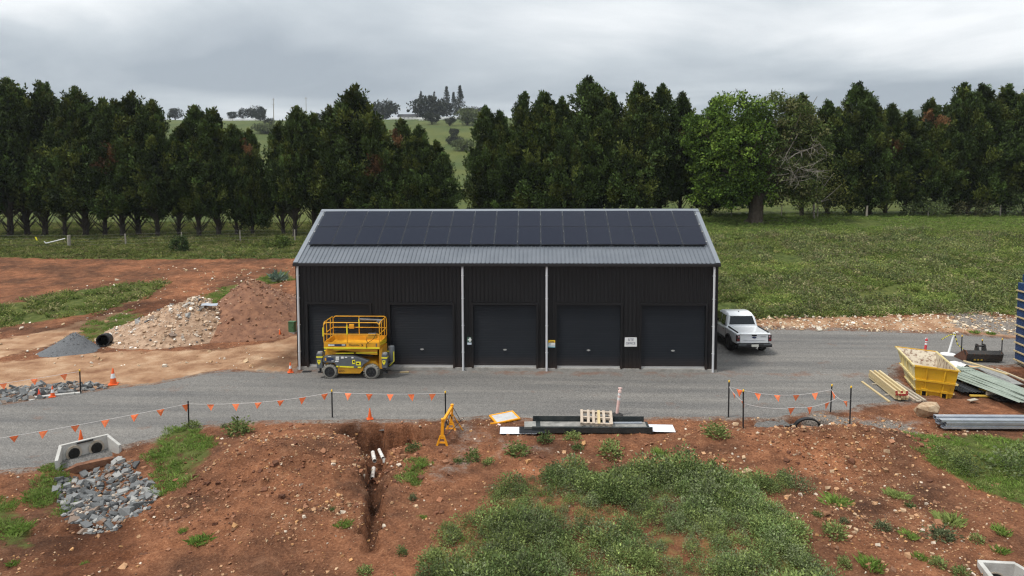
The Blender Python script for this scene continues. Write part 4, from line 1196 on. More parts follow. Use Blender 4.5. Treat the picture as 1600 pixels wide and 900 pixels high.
def cypress_mesh(seed, H=14.0, leaders=4, brown=0, warm=0.0, low=.17):
    global rng
    keep = rng; rng = np.random.default_rng(seed)
    Vs, Cs = [], []
    tops = []
    for k in range(leaders):
        a = rng.uniform(0, 6.28); r = 0 if k == 0 else rng.uniform(.7, 1.6)
        tops.append((r * math.cos(a), r * math.sin(a), H * (1.0 if k == 0 else rng.uniform(.66, .95)), 2.7 if k == 0 else rng.uniform(1.4, 2.1)))
    browns = [np.array([rng.uniform(-1.6, 1.6), -1.6, H * rng.uniform(.5, .95)]) for _ in range(brown)]
    for (ox, oy, h, R) in tops:
        # boughs, each a lump of upswept plumes with dark gaps between the lumps
        nb = int(46 * R / 3.0 * h / 14)
        tb = np.concatenate([rng.uniform(low, .95, nb), [1.0, .985, .965, .945, .92, .9, .87, .85, .82]]); nb = len(tb)
        ab = np.arange(nb) * 2.4 + rng.normal(0, .5, nb)
        pb = np.interp(tb, [0, .12, .3, .55, .8, .93, 1], [.6, .9, 1, .9, .52, .2, .0])
        rb = R * pb * rng.uniform(.68, 1.05, nb)
        cb = np.stack([ox + rb * np.cos(ab), oy + rb * np.sin(ab), tb * h], -1)
        ob = np.stack([np.cos(ab), np.sin(ab), np.zeros(nb)], -1)
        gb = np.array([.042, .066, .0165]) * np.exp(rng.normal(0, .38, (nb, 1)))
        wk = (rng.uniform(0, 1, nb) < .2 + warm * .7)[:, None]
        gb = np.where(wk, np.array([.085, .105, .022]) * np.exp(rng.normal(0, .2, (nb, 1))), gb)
        for bc in browns:
            dist = np.linalg.norm((cb - bc) * np.array([1, .6, .8]), axis=1)
            gb = np.where((dist < 1.15)[:, None], np.array([.165, .09, .042]) * (1 + rng.normal(0, .25, (nb, 1))), gb)
        k_ = 7
        size_b = np.interp(tb, [0, .5, .85, 1], [.62, .6, .4, .12])[:, None, None]
        c = (cb[:, None] + rng.normal(0, 1, (nb, k_, 3)) * size_b * np.array([.75, .75, .6]) + ob[:, None] * size_b * rng.uniform(0, .8, (nb, k_, 1))).reshape(-1, 3)
        out = np.repeat(ob, k_, 0); t = np.repeat(tb, k_); n = len(c); g = np.repeat(gb, k_, 0) * np.exp(rng.normal(0, .15, (n, 1)))
        lift = np.interp(t, [0, .5, 1], [.7, 1.4, 3.2])[:, None]
        pd = unit(out + np.array([0, 0, 1]) * lift + rng.normal(0, .38, (n, 3)))
        L = rng.uniform(.8, 1.75, n) * np.interp(t, [0, .8, 1], [1.0, 1, .85])
        m_ = 44
        u = rng.uniform(0, 1, (n, m_))
        wob = rng.normal(0, 1, (n, m_, 3)); wob -= (wob * pd[:, None]).sum(-1, keepdims=True) * pd[:, None]
        width = .20 * (1 - .85 * u)[..., None] * L[:, None, None]
        p = c[:, None] + pd[:, None] * ((u - .4) * L[:, None])[..., None] + wob * width
        dd = pd[:, None] * 1.1 + unit(wob) * .8 + rng.normal(0, .35, (n, m_, 3))
        ln = rng.uniform(.2, .42, (n, m_))
        V = kites(p.reshape(-1, 3), dd.reshape(-1, 3), ln.ravel(), ln.ravel() * .42)
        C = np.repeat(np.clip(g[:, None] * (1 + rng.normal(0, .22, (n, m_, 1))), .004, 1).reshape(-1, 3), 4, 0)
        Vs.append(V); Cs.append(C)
        # sparse inner growth filling the heart, its shade put into darker leaf colour
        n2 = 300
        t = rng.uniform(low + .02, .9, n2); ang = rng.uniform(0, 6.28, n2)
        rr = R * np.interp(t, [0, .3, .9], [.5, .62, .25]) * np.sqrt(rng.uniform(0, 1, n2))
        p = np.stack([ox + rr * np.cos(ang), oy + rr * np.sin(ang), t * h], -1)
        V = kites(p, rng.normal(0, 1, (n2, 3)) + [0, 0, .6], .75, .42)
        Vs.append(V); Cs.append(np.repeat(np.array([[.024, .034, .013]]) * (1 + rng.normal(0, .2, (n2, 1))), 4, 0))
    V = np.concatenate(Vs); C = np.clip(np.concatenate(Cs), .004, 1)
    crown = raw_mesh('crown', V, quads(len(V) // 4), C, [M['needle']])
    tr = MB()
    limb_mesh(tr, (0, 0, -.4), (0, 0, H * .62), .3, .08, 9, .01, 6)
    for k in range(4):
        a = rng.uniform(0, 6.28); tr.tube((.0, 0, .3), (math.cos(a) * .5, math.sin(a) * .5, -.15), .2, 6, .1)
    for k in range(30):
        a = rng.uniform(0, 6.28); z = rng.uniform(.15, 3.0); l = rng.uniform(1.4, 3.2)
        limb_mesh(tr, (0, 0, z), (math.cos(a) * l * .72, math.sin(a) * l * .72, z + l * rng.uniform(.6, 1.2)), .07, .015, 5, .14, 3)
    for (ox, oy, h, R) in tops[1:]:
        limb_mesh(tr, (0, 0, 1.2), (ox, oy, h * .6), .16, .05, 6, .08, 4)
    trunk = tr.mesh('trunk', M['bark'])
    rng = keep
    return crown, trunk

CY = [cypress_mesh(100, leaders=5, low=.09), cypress_mesh(101, leaders=6, warm=.1, low=.16), cypress_mesh(102, leaders=4, low=.12), cypress_mesh(103, leaders=5, brown=2, low=.2), cypress_mesh(104, leaders=5, warm=.25, brown=1, low=.14), cypress_mesh(105, leaders=5, warm=.05, low=.2), cypress_mesh(106, leaders=5, warm=.12, low=.27), cypress_mesh(107, leaders=4, warm=.05, low=.31)]
def place_cypress(x, y, h, var, wide, label):
    if x < -14: var = {0: 6, 2: 7, 1: 7, 5: 6}.get(var, var)
    h = h * .97
    cm, tm = CY[var]
    o = thing('cypress_tree', label, 'cypress tree', (x, y, tz(x, y)), (0, 0, rng.uniform(0, 6.28) if var not in (3, 4) else rng.uniform(-.6, .6)), 'cypress windbreak')
    s = h / 14.0
    o.scale = (s * wide * rng.uniform(.92, 1.15), s * wide * rng.uniform(.92, 1.15), s)
    o.rotation_euler.x, o.rotation_euler.y = rng.normal(0, .025, 2)
    link(bpy.data.objects.new('crown', cm), o); link(bpy.data.objects.new('trunk', tm), o)
for t in CYPRESSES:
    place_cypress(*t)

def clump_crown(centres, radii, per, leaf, cols, seed, flat=.6, out=.7):
    """broadleaf crown: leaves thrown through many small clumps"""
    global rng
    keep = rng; rng = np.random.default_rng(seed)
    c = np.asarray(centres, float); n = len(c)
    u = unit(rng.normal(size=(n, per, 3)))
    k = rng.uniform(.3, 1, (n, per, 1)) ** .5
    r = np.asarray(radii, float).reshape(n, 1, -1)
    p = c[:, None] + u * k * r
    d = u * out + rng.normal(0, .6, (n, per, 3)) + np.array([0, 0, -.1])
    ln = leaf * rng.uniform(.6, 1.3, (n, per))
    V = kites(p.reshape(-1, 3), d.reshape(-1, 3), ln.ravel(), ln.ravel() * flat)
    g = pick_cols(n, cols)[:, None] * (1 + rng.normal(0, .2, (n, per, 1)))
    C = np.repeat(np.clip(g, .004, 1).reshape(-1, 3), 4, 0)
    rng = keep
    return V, C

# the big broadleaf tree right of the shed
def big_tree(x, y):
    o = thing('broadleaf_tree', 'big light green broadleaf tree with thick trunk and bare grey branches', 'tree', (x, y, tz(x, y)))
    r = np.random.default_rng(5)
    cs, rad = [], []
    lobes = [(-5.3, 0, 9.2, 2.5, 2.6, 3.4), (-4.2, -1.2, 5.6, 2.8, 2.6, 2.8), (-2.4, 0, 11.2, 2.7, 2.6, 2.6), (0.2, -.6, 8.4, 3.0, 3, 3.2), (1.6, 0, 11.6, 2.7, 2.4, 2.2), (4.2, .2, 11.0, 2.4, 2.2, 2.2), (4.6, 0, 7.6, 2.0, 2.2, 2.4), (-2.6, -2.0, 7.6, 2.6, 2.2, 2.6), (3.6, .4, 4.4, 2.2, 2, 1.9), (-5.0, 0, 3.4, 2.1, 2, 1.5), (-1.6, -1.2, 4.2, 2.4, 2, 1.8), (5.6, -.4, 3.2, 1.6, 1.5, 1.2), (2.4, -1.6, 9.6, 1.9, 1.3, 1.5), (5.2, -1.2, 9.4, 1.8, 1.3, 1.4), (3.0, -1.8, 5.6, 1.5, 1.1, 1.3), (5.3, -1.2, 5.4, 1.5, 1.2, 1.4), (2.2, -1.2, 3.0, 1.7, 1.2, 1.1), (-3.2, -2.2, 3.0, 2.2, 1.4, 1.4), (-.4, -2.2, 4.6, 1.6, 1.2, 1.2), (4.4, -1.8, 3.2, 1.9, 1.3, 1.4), (6.2, -.8, 8.2, 1.5, 1.4, 1.6), (3.4, -1.0, 11.6, 2.0, 1.4, 1.3)]
    for (a, b, c, rx, ry, rz) in lobes:
        n = int(40 * rx * rz / 4)
        for _ in range(n):
            u = r.normal(size=3); u /= np.linalg.norm(u)
            k = r.uniform(.45, 1) ** .5
            cs.append((a + u[0] * rx * k, b + u[1] * ry * k, c + u[2] * rz * k)); s = r.uniform(.35, 1.0); rad.append((s, s, s * .62))
    cs = np.array(cs); rad = np.array(rad)
    left = cs[:, 0] < 1.2
    V1, C1 = clump_crown(cs[left], rad[left], 52, .32, [(.075, .128, .022), (.10, .165, .027), (.05, .088, .018), (.16, .24, .04)], 31)
    V2, C2 = clump_crown(cs[~left], rad[~left], 46, .26, [(.09, .122, .032), (.11, .135, .04), (.062, .092, .026), (.15, .155, .065)], 32)
    V = np.concatenate([V1, V2]); C = np.concatenate([C1, C2])
    link(bpy.data.objects.new('crown', raw_mesh('crown', V, quads(len(V) // 4), C, [M['leaf']])), o)
    t = MB()
    limb_mesh(t, (0, 0, -.4), (.25, 0, 3.0), .85, .62, 12, .03, 4)
    for k in range(6):
        a = k * 1.05; t.tube((0, 0, .5), (math.cos(a) * 1.2, math.sin(a) * 1.2, -.2), .4, 7, .15)
    for (a, b, c, rx, ry, rz) in lobes[:9]:
        p = limb_mesh(t, (.2, 0, 2.6), (a * .9, b, c), .36, .07, 8, .1, 5)
        for k in range(4):
            e = Vector((a, b, c)) + Vector(r.normal(size=3)) * 1.5
            limb_mesh(t, p[3], e, .1, .025, 5, .12, 3)
    t.build('trunk', M['bark_grey'], o, smooth=True, recalc=False)
    dd = MB()
    for (s, e_) in (((3.2, -2.6, 7.2), (5.8, -2.4, 8.2)), ((3.0, -2.8, 6.0), (5.4, -2.9, 5.4)), ((2.2, -2.6, 7.0), (3.4, -3.0, 4.4))):
        p = limb_mesh(dd, s, e_, .045, .014, 6, .18, 5)
        for q in p[1:]:
            for _ in range(4):
                f = q + Vector((r.normal() * .9, r.normal() * .5, r.normal() * .7))
                pp = limb_mesh(dd, q, f, .02, .008, 4, .2, 2)
                for _ in range(2):
                    dd.tube(pp[1], pp[1] + Vector(r.normal(size=3)) * .45, .014, 3, .006)
    limb_mesh(dd, (1.2, -1.4, 5.0), (3.2, -2.6, 7.2), .08, .055, 6, .08, 3)
    limb_mesh(dd, (1.2, -1.4, 5.0), (2.6, -2.6, 5.2), .07, .05, 6, .08, 3)
    limb_mesh(dd, (.4, 0, 3.0), (1.2, -1.4, 5.0), .13, .08, 6, .05, 3)
    limb_mesh(dd, (2.0, -1.9, 6.2), (3.6, -2.2, 9.3), .065, .05, 6, .08, 3)
    dd.build('dead_branch', M['dead'], o, recalc=False)
big_tree(25.0, 42.0)

def shrub(name, label, cat, x, y, rx, h, n, per, leaf, cols, seed, stem=True, group=None, ry=None):
    o = thing(name, label, cat, (x, y, tz(x, y) - .05), group=group)
    r = np.random.default_rng(seed)
    u = r.normal(size=(n, 3)); u /= np.linalg.norm(u, axis=1, keepdims=True); u[:, 2] = np.abs(u[:, 2])
    k = r.uniform(.35, 1, (n, 1)) ** .5
    cs = u * k * np.array([rx, ry or rx, h * .85]) + [0, 0, h * .08]
    s = .22 * min(rx * 1.6, h) * r.uniform(.8, 1.3, (n, 1))
    V, C = clump_crown(cs, np.repeat(s, 3, 1), per, leaf, cols, seed + 1)
    link(bpy.data.objects.new('foliage', raw_mesh('foliage', V, quads(len(V) // 4), C, [M['leaf']])), o)
    if stem:
        t = MB()
        for q in cs[::max(1, n // 9)]:
            limb_mesh(t, (q[0] * .1, q[1] * .1, -.1), tuple(q), .018 + .03 * h / 3, .008, 5, .1, 3)
        t.build('stem', M['bark'], o, recalc=False)
    return o
GS = [(.10, .13, .05), (.13, .16, .065), (.07, .10, .036)]
shrub('dark_shrub', 'small dark green conical shrub in front of the left fence', 'shrub', -33.5, 33.4, .85, 2.0, 26, 60, .16, [(.035, .06, .022), (.05, .078, .026)], 201)
shrub('light_shrub', 'low light green shrub on the grass strip near the shed', 'shrub', -24.6, 36.0, 1.5, 1.3, 30, 60, .17, [(.10, .13, .03), (.075, .11, .028)], 202)
SHR = [(46.5, 47.4, 2.6, 2.5, 'grey green rounded shrub leftmost of those under the right-hand cypresses'), (51.5, 47.6, 2.8, 2.4, 'olive brown low shrub second along under the right-hand cypresses'), (57.0, 47.2, 3.0, 3.8, 'tall silvery green shrub at the right end of the windbreak foot'), (62.0, 47.0, 2.8, 3.5, 'pale green shrub cut by the right picture edge')]
for k, (a, b, c, h, lab) in enumerate(SHR):
    shrub('field_shrub', lab, 'shrub', a, b, c, h, 44, 60, .2, GS if k != 1 else [(.09, .09, .045), (.07, .085, .035)], 210 + k, group='shrubs below the right windbreak')
# thin yellow-green sapling right of the big tree
o = shrub('sapling', 'thin yellow green sapling with pale leaning stem right of the broadleaf tree', 'tree', 33.6, 44.6, 2.7, 6.6, 60, 26, .2, [(.13, .14, .035), (.16, .165, .05), (.09, .11, .03)], 230, stem=False)
t = MB(); limb_mesh(t, (-1.2, 0, -.2), (-.5, 0, 5.5), .13, .05, 7, .12, 5)
for a in ((-1.8, 0, 5.6), (.9, .2, 5.2), (1.6, -.2, 4.0), (-1.6, .3, 3.6), (.6, -.6, 2.4)): limb_mesh(t, (-.9, 0, 1.8), a, .06, .02, 5, .15, 4)
t.build('stem', M['dead'], o, recalc=False)
# pale spiky plant at the top of the red bank
ag = thing('spiky_plant', 'pale blue green spiky leaved plant on the red bank left of the shed', 'plant', (-18.7, 20.4, tz(-18.7, 20.4) - .05))
n = 90
u = unit(rng.normal(size=(n, 3))); u[:, 2] = np.abs(u[:, 2]) * 1.1 + .1
base = rng.normal(0, .22, (n, 3)) * [1, 1, 0] + [0, 0, .15]
V = kites(base, u, rng.uniform(.6, 1.15, n), .17)
cc = np.repeat(np.array([[.16, .22, .17]]) * (1 + rng.normal(0, .25, (n, 1))), 4, 0)
link(bpy.data.objects.new('leaves', raw_mesh('leaves', V, quads(n), np.clip(cc, .02, 1), [M['leaf']])), ag)

# ---- distant trees and things on the hill
def far_tree(name, label, x, y, w, h, cols, seed, kind='dome'):
    o = thing(name, label, 'tree', (x, y, tz(x, y) - .5), group='trees on the far hill')
    r = np.random.default_rng(seed)
    t = MB()
    if kind == 'dome':
        n = 46
        u = r.normal(size=(n, 3)); u /= np.linalg.norm(u, axis=1, keepdims=True)
        k = r.uniform(.3, 1, (n, 1)) ** .5
        cs = u * k * np.array([w / 2, w / 2, h * .36]) + [0, 0, h * .58]
        s = np.repeat(r.uniform(.14, .2, (n, 1)) * w * .8, 3, 1); s[:, 2] *= .7
        V, C = clump_crown(cs, s, 34, w * .085, cols, seed)
        limb_mesh(t, (0, 0, -1), (0, 0, h * .5), w * .05, w * .03, 7, .02, 3)
        for q in cs[::7]: limb_mesh(t, (0, 0, h * .25), tuple(q), w * .025, w * .008, 5, .1, 3)
    else:
        cs, s = [], []
        z = h * .22
        while z < h:
            rr = w * .5 * (1 - (z / h) ** 1.6) + .3
            for k in range(6):
                a = r.uniform(0, 6.28)
                cs.append((math.cos(a) * rr * .7, math.sin(a) * rr * .7, z)); s.append((rr * .42, rr * .42, h * .022))
            z += h * .075
        cs.append((0, 0, h * .98)); s.append((.5, .5, h * .04))
        V, C = clump_crown(np.array(cs), np.array(s), 26, w * .11, cols, seed)
        limb_mesh(t, (0, 0, -1), (0, 0, h), w * .045, w * .01, 6, 0.0, 4)
    link(bpy.data.objects.new('crown', raw_mesh('crown', V, quads(len(V) // 4), C, [M['leaf']])), o)
    t.build('trunk', M['bark'], o, recalc=False)
DK = [(.035, .04, .026), (.045, .048, .032), (.028, .034, .022)]
LG = [(.13, .15, .06), (.1, .12, .05)]
for (nm, lab, x, y, w, h, lg, seed, kd) in FAR_TREES:
    far_tree(nm, lab, x, y, w, h, LG if lg else DK, seed, kd)
def rail_fence(label, a, b, n, h=1.5):
    o = thing('rail_fence', label, 'fence', (a[0], a[1], tz(*a)), group='white rail fences on the far hill')
    P = [(a[0] + (b[0] - a[0]) * i / n, a[1] + (b[1] - a[1]) * i / n) for i in range(n + 1)]
    z0 = tz(*a); pts = [Vector((p[0] - a[0], p[1] - a[1], tz(*p) - z0)) for p in P]
    pm = MB(); pm.box((0, 0, h / 2), (.28, .28, h + .3)); pme = pm.mesh('post', M['hillwhite'])
    for p in pts:
        k = bpy.data.objects.new('post', pme); link(k, o); k.location = p
    for hh in (h * .95, h * .6, h * .25):
        r = MB()
        for p, q in zip(pts[:-1], pts[1:]): r.tube(p + Vector((0, 0, hh)), q + Vector((0, 0, hh)), .16, 4)
        r.build('rail', M['hillwhite'], o, recalc=False)
for fdef in FAR_FENCES: rail_fence(*fdef)
for (x, y, h, lab) in FAR_POLES:
    o = thing('power_pole', lab, 'pole', (x, y, tz(x, y)), group='power poles on the far hill')
    b = MB(); b.tube((0, 0, -1), (0, 0, h), .3, 6, .2); b.build('pole', M['post'], o)
    b = MB(); b.box((0, 0, h * .93), (2.6, .2, .2)); b.build('crossarm', M['post'], o)
x, y, = FAR_HOUSE
o = thing('farm_building', 'low dark roofed farm building between the two dark tree clumps on the hill', 'building', (x, y, tz(x, y) - .6))
b = MB(); b.box((0, 0, 1.6), (18, 8, 3.2)); b.build('wall', M['hillwhite'], o)
b = MB(); b.prism([(-4.6, 3.1), (4.6, 3.1), (0, 5.6)], 19.5, Matrix.Rotation(R_(90), 4, 'Z')); b.build('roof', M['darkroof'], o)
for k in range(5):
    b = MB(); b.box((-7 + k * 3.5, -4.02, 1.8), (1.4, .08, 1.2)); b.build('window', M['glass'], o)

# ================================================================ STONES AND HEAPS
def stone_tmpl(seed, npts=11):
    """broken stone: convex hull of a few random points, so it has flat faces and sharp edges"""
    import bmesh
    r = np.random.default_rng(seed)
    P = unit(r.normal(size=(npts, 3))) * r.uniform(.8, 1.05, (npts, 1)) * (r.uniform(.6, 1.1, 3) * np.array([1.15, 1, .8]))
    if npts == 12:      # blocky quarry rock: a skewed box with knocked-off corners
        P = np.array([(a, b, c) for a in (-1, 1) for b in (-1, 1) for c in (-1, 1)], float) * r.uniform(.35, 1.0, (8, 3)) * (r.uniform(.75, 1.1, 3) * np.array([1.1, .95, .75]))
    bm = bmesh.new()
    for p in P: bm.verts.new(p)
    bmesh.ops.convex_hull(bm, input=bm.verts)
    for v in [v for v in bm.verts if not v.link_faces]: bm.verts.remove(v)
    bmesh.ops.triangulate(bm, faces=bm.faces)
    bm.verts.index_update()
    V = np.array([v.co for v in bm.verts]); Fc = np.array([[v.index for v in f.verts] for f in bm.faces]); bm.free()
    return V, Fc

def merge_stones(tm, pos, size, cols):
    Vs, Fs, Cs, n0 = [], [], [], 0
    pick = rng.integers(0, len(tm), len(pos))
    for k, (V, Fc) in enumerate(tm):
        i = np.where(pick == k)[0]
        if not len(i): continue
        a = rng.uniform(0, 6.28, len(i)); c, s = np.cos(a)[:, None], np.sin(a)[:, None]
        b = rng.uniform(-.6, .6, len(i)); cb, sb = np.cos(b)[:, None], np.sin(b)[:, None]
        X = V[None, :, 0] * c - V[None, :, 1] * s; Y = V[None, :, 0] * s + V[None, :, 1] * c; Z = np.broadcast_to(V[None, :, 2], X.shape)
        Y, Z = Y * cb - Z * sb, Y * sb + Z * cb
        sc = size[i][:, None]
        W = np.stack([X * sc, Y * sc, Z * sc], -1) + pos[i][:, None]
        F2 = Fc[None] + (np.arange(len(i)) * len(V))[:, None, None] + n0
        Vs.append(W.reshape(-1, 3)); Fs.append(F2.reshape(-1, 3)); Cs.append(np.repeat(cols[i], len(V), 0)); n0 += len(i) * len(V)
    return np.concatenate(Vs), np.concatenate(Fs), np.clip(np.concatenate(Cs), .01, 1)

small = [stone_tmpl(k, 12) for k in range(6)] + [stone_tmpl(k, 9) for k in range(3)]
S_COL = [(.38, .22, .12), (.46, .32, .20), (.26, .13, .07), (.56, .47, .37), (.19, .10, .06), (.46, .25, .11)]
# loose stones on the soil in front of the road
x = rng.uniform(-16, 18, 52000); y = rng.uniform(-17.5, -5.5, 52000)
ok = sdf(ROAD, x, y) < -.15
for p in GRASS_P: ok &= sdf(p, x, y) < 0
ok &= (sdf(WEED_B, x, y) < 0) & ((sdf(WEED_A, x, y) < 0) | (rng.uniform(0, 1, len(x)) < .2))
dn = .16 + .8 * np.clip(bump2(x, y, -7.2, -12.0, 4.2, 3.0) + bump2(x, y, 12.2, -9.2, 4.6, 2.4) + .6 * bump2(x, y, -3.5, -11, 2, 4) + .5 * bump2(x, y, 11, -14, 4.5, 3), 0, 1)
ok &= rng.uniform(0, 1, len(x)) < dn * np.clip(1 + 6 * fbm(x * .8, y * .8, 15, 3), .05, 2)
x, y = x[ok], y[ok]
sz = np.clip(rng.lognormal(-4.05, .68, len(x)), .008, .13)
pos = np.stack([x, y, terr(x, y) + sz * .15], -1)
V, Fc, C = merge_stones(small, pos, sz, pick_cols(len(x), S_COL, [.26, .16, .2, .06, .18, .14]))
o = link(bpy.data.objects.new('loose_stones', raw_mesh('loose_stones', V, Fc, C, [M['stone']], 3)))
tag(o, 'small tan and brown stones strewn over the red soil', 'stones', kind='stuff')
# stones on the far bank, left bank and on the tan track
x = np.concatenate([rng.uniform(12.5, 34, 2600), rng.uniform(-34, -11, 2600)]); y = np.concatenate([rng.uniform(8.4, 12.2, 2600), rng.uniform(0, 26, 2600)])
ok = (sdf(BANK, x, y) > -.4) | ((x < 0) & (rng.uniform(0, 1, len(x)) < .5) & (fbm(x * .4, y * .4, 17, 3) > -.02))
ok &= sdf(ROAD, x, y) < 0
x, y = x[ok], y[ok]
sz = np.clip(rng.lognormal(-3.1, .5, len(x)), .02, .17)
pos = np.stack([x, y, terr(x, y) + sz * .2], -1)
V, Fc, C = merge_stones(small, pos, sz, pick_cols(len(x), [(.5, .36, .22), (.62, .5, .36), (.4, .25, .14), (.66, .6, .5)]))
o = link(bpy.data.objects.new('bank_stones', raw_mesh('bank_stones', V, Fc, C, [M['stone']], 3)))
tag(o, 'pale broken stones along the cut banks beside the yard', 'stones', kind='stuff')
# soil clods lying about the diggings
x = rng.uniform(-13, 16, 30000); y = rng.uniform(-17, -6.8, 30000)
ok = (sdf(ROAD, x, y) < -.2) & (sdf(WEED_A, x, y) < -.1) & (rng.uniform(0, 1, len(x)) < np.clip(.06 + .75 * bump2(x, y, -6.6, -12.8, 3.6, 2.4) + .7 * bump2(x, y, 12, -9, 4.5, 1.8) + .9 * bump2(x, y, -3.6, -9.6, 1.6, 2.4), 0, 1) * np.clip(.8 + 4 * fbm(x * .9, y * .9, 77, 3), .05, 1))
x, y = x[ok], y[ok]
sz = np.clip(rng.lognormal(-3.7, .6, len(x)), .012, .12)
pos = np.stack([x, y, terr(x, y) + sz * .05], -1)
V, Fc, C = merge_stones(small, pos, sz, pick_cols(len(x), [(.24, .105, .056), (.17, .072, .04), (.31, .15, .085), (.12, .052, .03)]))
o = link(bpy.data.objects.new('soil_clods', raw_mesh('soil_clods', V, Fc, C, [M['stone']], 3)))
tag(o, 'crumbled red brown soil clods around the heap and the diggings', 'soil clods', kind='stuff')

# rock aprons: stones one can pick out
rock_me = []
RC = [(.135, .139, .14), (.195, .198, .196), (.08, .083, .084), (.31, .305, .29), (.22, .165, .13)]
for k in range(10):
    V, Fc = stone_tmpl(50 + k, 12)
    c = np.repeat(np.array([RC[k % 5]]), len(V), 0)
    rock_me.append(raw_mesh('rock', V, Fc, c, [M['stone']], 3))
def apron(name, label, poly, n, smin, smax, seed, pow_=1.0):
    P = np.array(poly); c = P.mean(0)
    o = thing(name, label, 'rocks', (c[0], c[1], tz(*c)))
    r = np.random.default_rng(seed); pts = []
    tries = 0
    while len(pts) < n and tries < 20000:
        tries += 1
        p = r.uniform(P.min(0), P.max(0)); s = smin + (smax - smin) * r.uniform() ** 2.2
        if sdf(poly, np.array([p[0]]), np.array([p[1]]))[0] < -.05: continue
        if any((p[0] - q[0]) ** 2 + (p[1] - q[1]) ** 2 < ((s + q[2]) * .44) ** 2 for q in pts): continue
        pts.append((p[0], p[1], s))
    z0 = tz(*c)
    zz = terr(np.array([p[0] for p in pts]), np.array([p[1] for p in pts]))
    for (px, py, s), z in zip(pts, zz):
        k = bpy.data.objects.new('rock', rock_me[r.choice(10, p=[.13, .13, .1, .1, .06, .13, .13, .1, .07, .05])]); link(k, o)
        k.location = (px - c[0], py - c[1], z - z0 + s * .22)
        k.rotation_euler = (r.uniform(-.5, .5), r.uniform(-.5, .5), r.uniform(0, 6.28))
        k.scale = (s * r.uniform(.9, 1.35), s, s * r.uniform(.75, 1.1))
def apron_fill(poly, n, lo, hi, off):
    x, y = scatter_in(poly, n, .15, 0, off)
    sz = rng.uniform(lo, hi, len(x)); P = np.stack([x, y, terr(x, y) + sz * .2], -1)
    return merge_stones(small, P, sz, pick_cols(len(x), RC + [(.24, .17, .12), (.4, .33, .26)]))
ROCK1 = [(-13.5,-12.0),(-13.8,-11.3),(-13.4,-10.6),(-12.9,-10.1),(-12.1,-10.3),(-11.2,-11.2),(-10.4,-11.9),(-9.7,-13.0),(-9.8,-13.9),(-10.2,-14.5),(-10.9,-14.5),(-12.0,-13.7)]
ROCK2 = [(-24,-5.6),(-22.1,-3.5),(-21.1,-3.0),(-19.1,-2.4),(-17.6,-3.0),(-17.5,-3.3),(-18.8,-4.2),(-20.4,-5.4),(-21.8,-6.4)]
apron('rock_apron', 'apron of broken blue grey rocks below the twin pipe headwall', ROCK1, 298, .07, .19, 1)
for par, pol in (('rock_apron', ROCK1),):
    V, Fc, C = apron_fill(pol, 70, .03, .075, 7)
    V = V - np.array(bpy.data.objects[par].location)
    q = link(bpy.data.objects.new('small_rocks', raw_mesh('small_rocks', V, Fc, C, [M['stone']], 3)), bpy.data.objects[par]); q['kind'] = 'stuff'
apron('rock_verge', 'band of broken grey rocks along the far left edge of the road', ROCK2, 290, .075, .2, 2)
V, Fc, C = apron_fill(ROCK2, 45, .03, .08, 8); V = V - np.array(bpy.data.objects['rock_verge'].location)
q = link(bpy.data.objects.new('small_rocks', raw_mesh('small_rocks', V, Fc, C, [M['stone']], 3)), bpy.data.objects['rock_verge']); q['kind'] = 'stuff'

def heap(name, label, cx, cy, rx, ry, h, seed, mt, rough=.18, peak=(0, 0), ang=0, expo=1.25):
    n, m_ = 72, 30
    vs, fs = [], []
    o = thing(name, label, 'heap', (cx, cy, tz(cx, cy)))
    z0 = tz(cx, cy)
    a = np.linspace(0, 2 * np.pi, n, endpoint=False)
    X, Y, Z = [], [], []
    for j in range(m_ + 1):
        t = j / m_
        wob = 1 + rough * (fbm(np.cos(a) * 1.5 + seed, np.sin(a) * 1.5, seed, 3)) * 1.6 * t
        u = rx * t * np.cos(a) * wob + peak[0] * (1 - t); v = ry * t * np.sin(a) * wob + peak[1] * (1 - t)
        x = cx + u * math.cos(ang) - v * math.sin(ang); y = cy + u * math.sin(ang) + v * math.cos(ang)
        prof = (1 - t) ** expo if t < 1 else 0
        prof = max(0, 1 - t ** 1.35) ** expo
        z = h * prof * (1 + .5 * fbm(x * .6, y * .6, seed + 3, 2)) + (1 - t) * rough * h * .9 * fbm(x * 1.3, y * 1.3, seed + 5, 4) * (1 if t < .98 else 0)
        X.append(x); Y.append(y); Z.append(lay(x, y) + z - (.25 if j == m_ else 0.0) - .03 * t)
    X, Y, Z = np.array(X), np.array(Y), np.array(Z)
    V = np.stack([X - cx, Y - cy, Z - z0], -1).reshape(-1, 3)
    ii = np.arange(n * (m_ + 1)).reshape(m_ + 1, n)
    Q = np.stack([ii[:-1], np.roll(ii, -1, 1)[:-1], np.roll(ii, -1, 1)[1:], ii[1:]], -1).reshape(-1, 4)[:, ::-1]
    me = raw_mesh('heap_body', V, Q, None, [mt], 4, True)
    link(bpy.data.objects.new('heap_body', me), o)
    return o, V
H_RUB = mat('rubble_fines', (.21, .125, .075), .95, 0, (.42, .29, .195), 3.5, bump=.7, bscale=9)
H_SOIL = mat('heaped_soil', (.13, .058, .033), .95, 0, (.25, .12, .066), 2.5, bump=.7, bscale=8)
H_GRAV = mat('heaped_gravel', (.075, .08, .088), .95, 0, (.17, .175, .18), 42, bump=.8, bscale=60, detail=2)
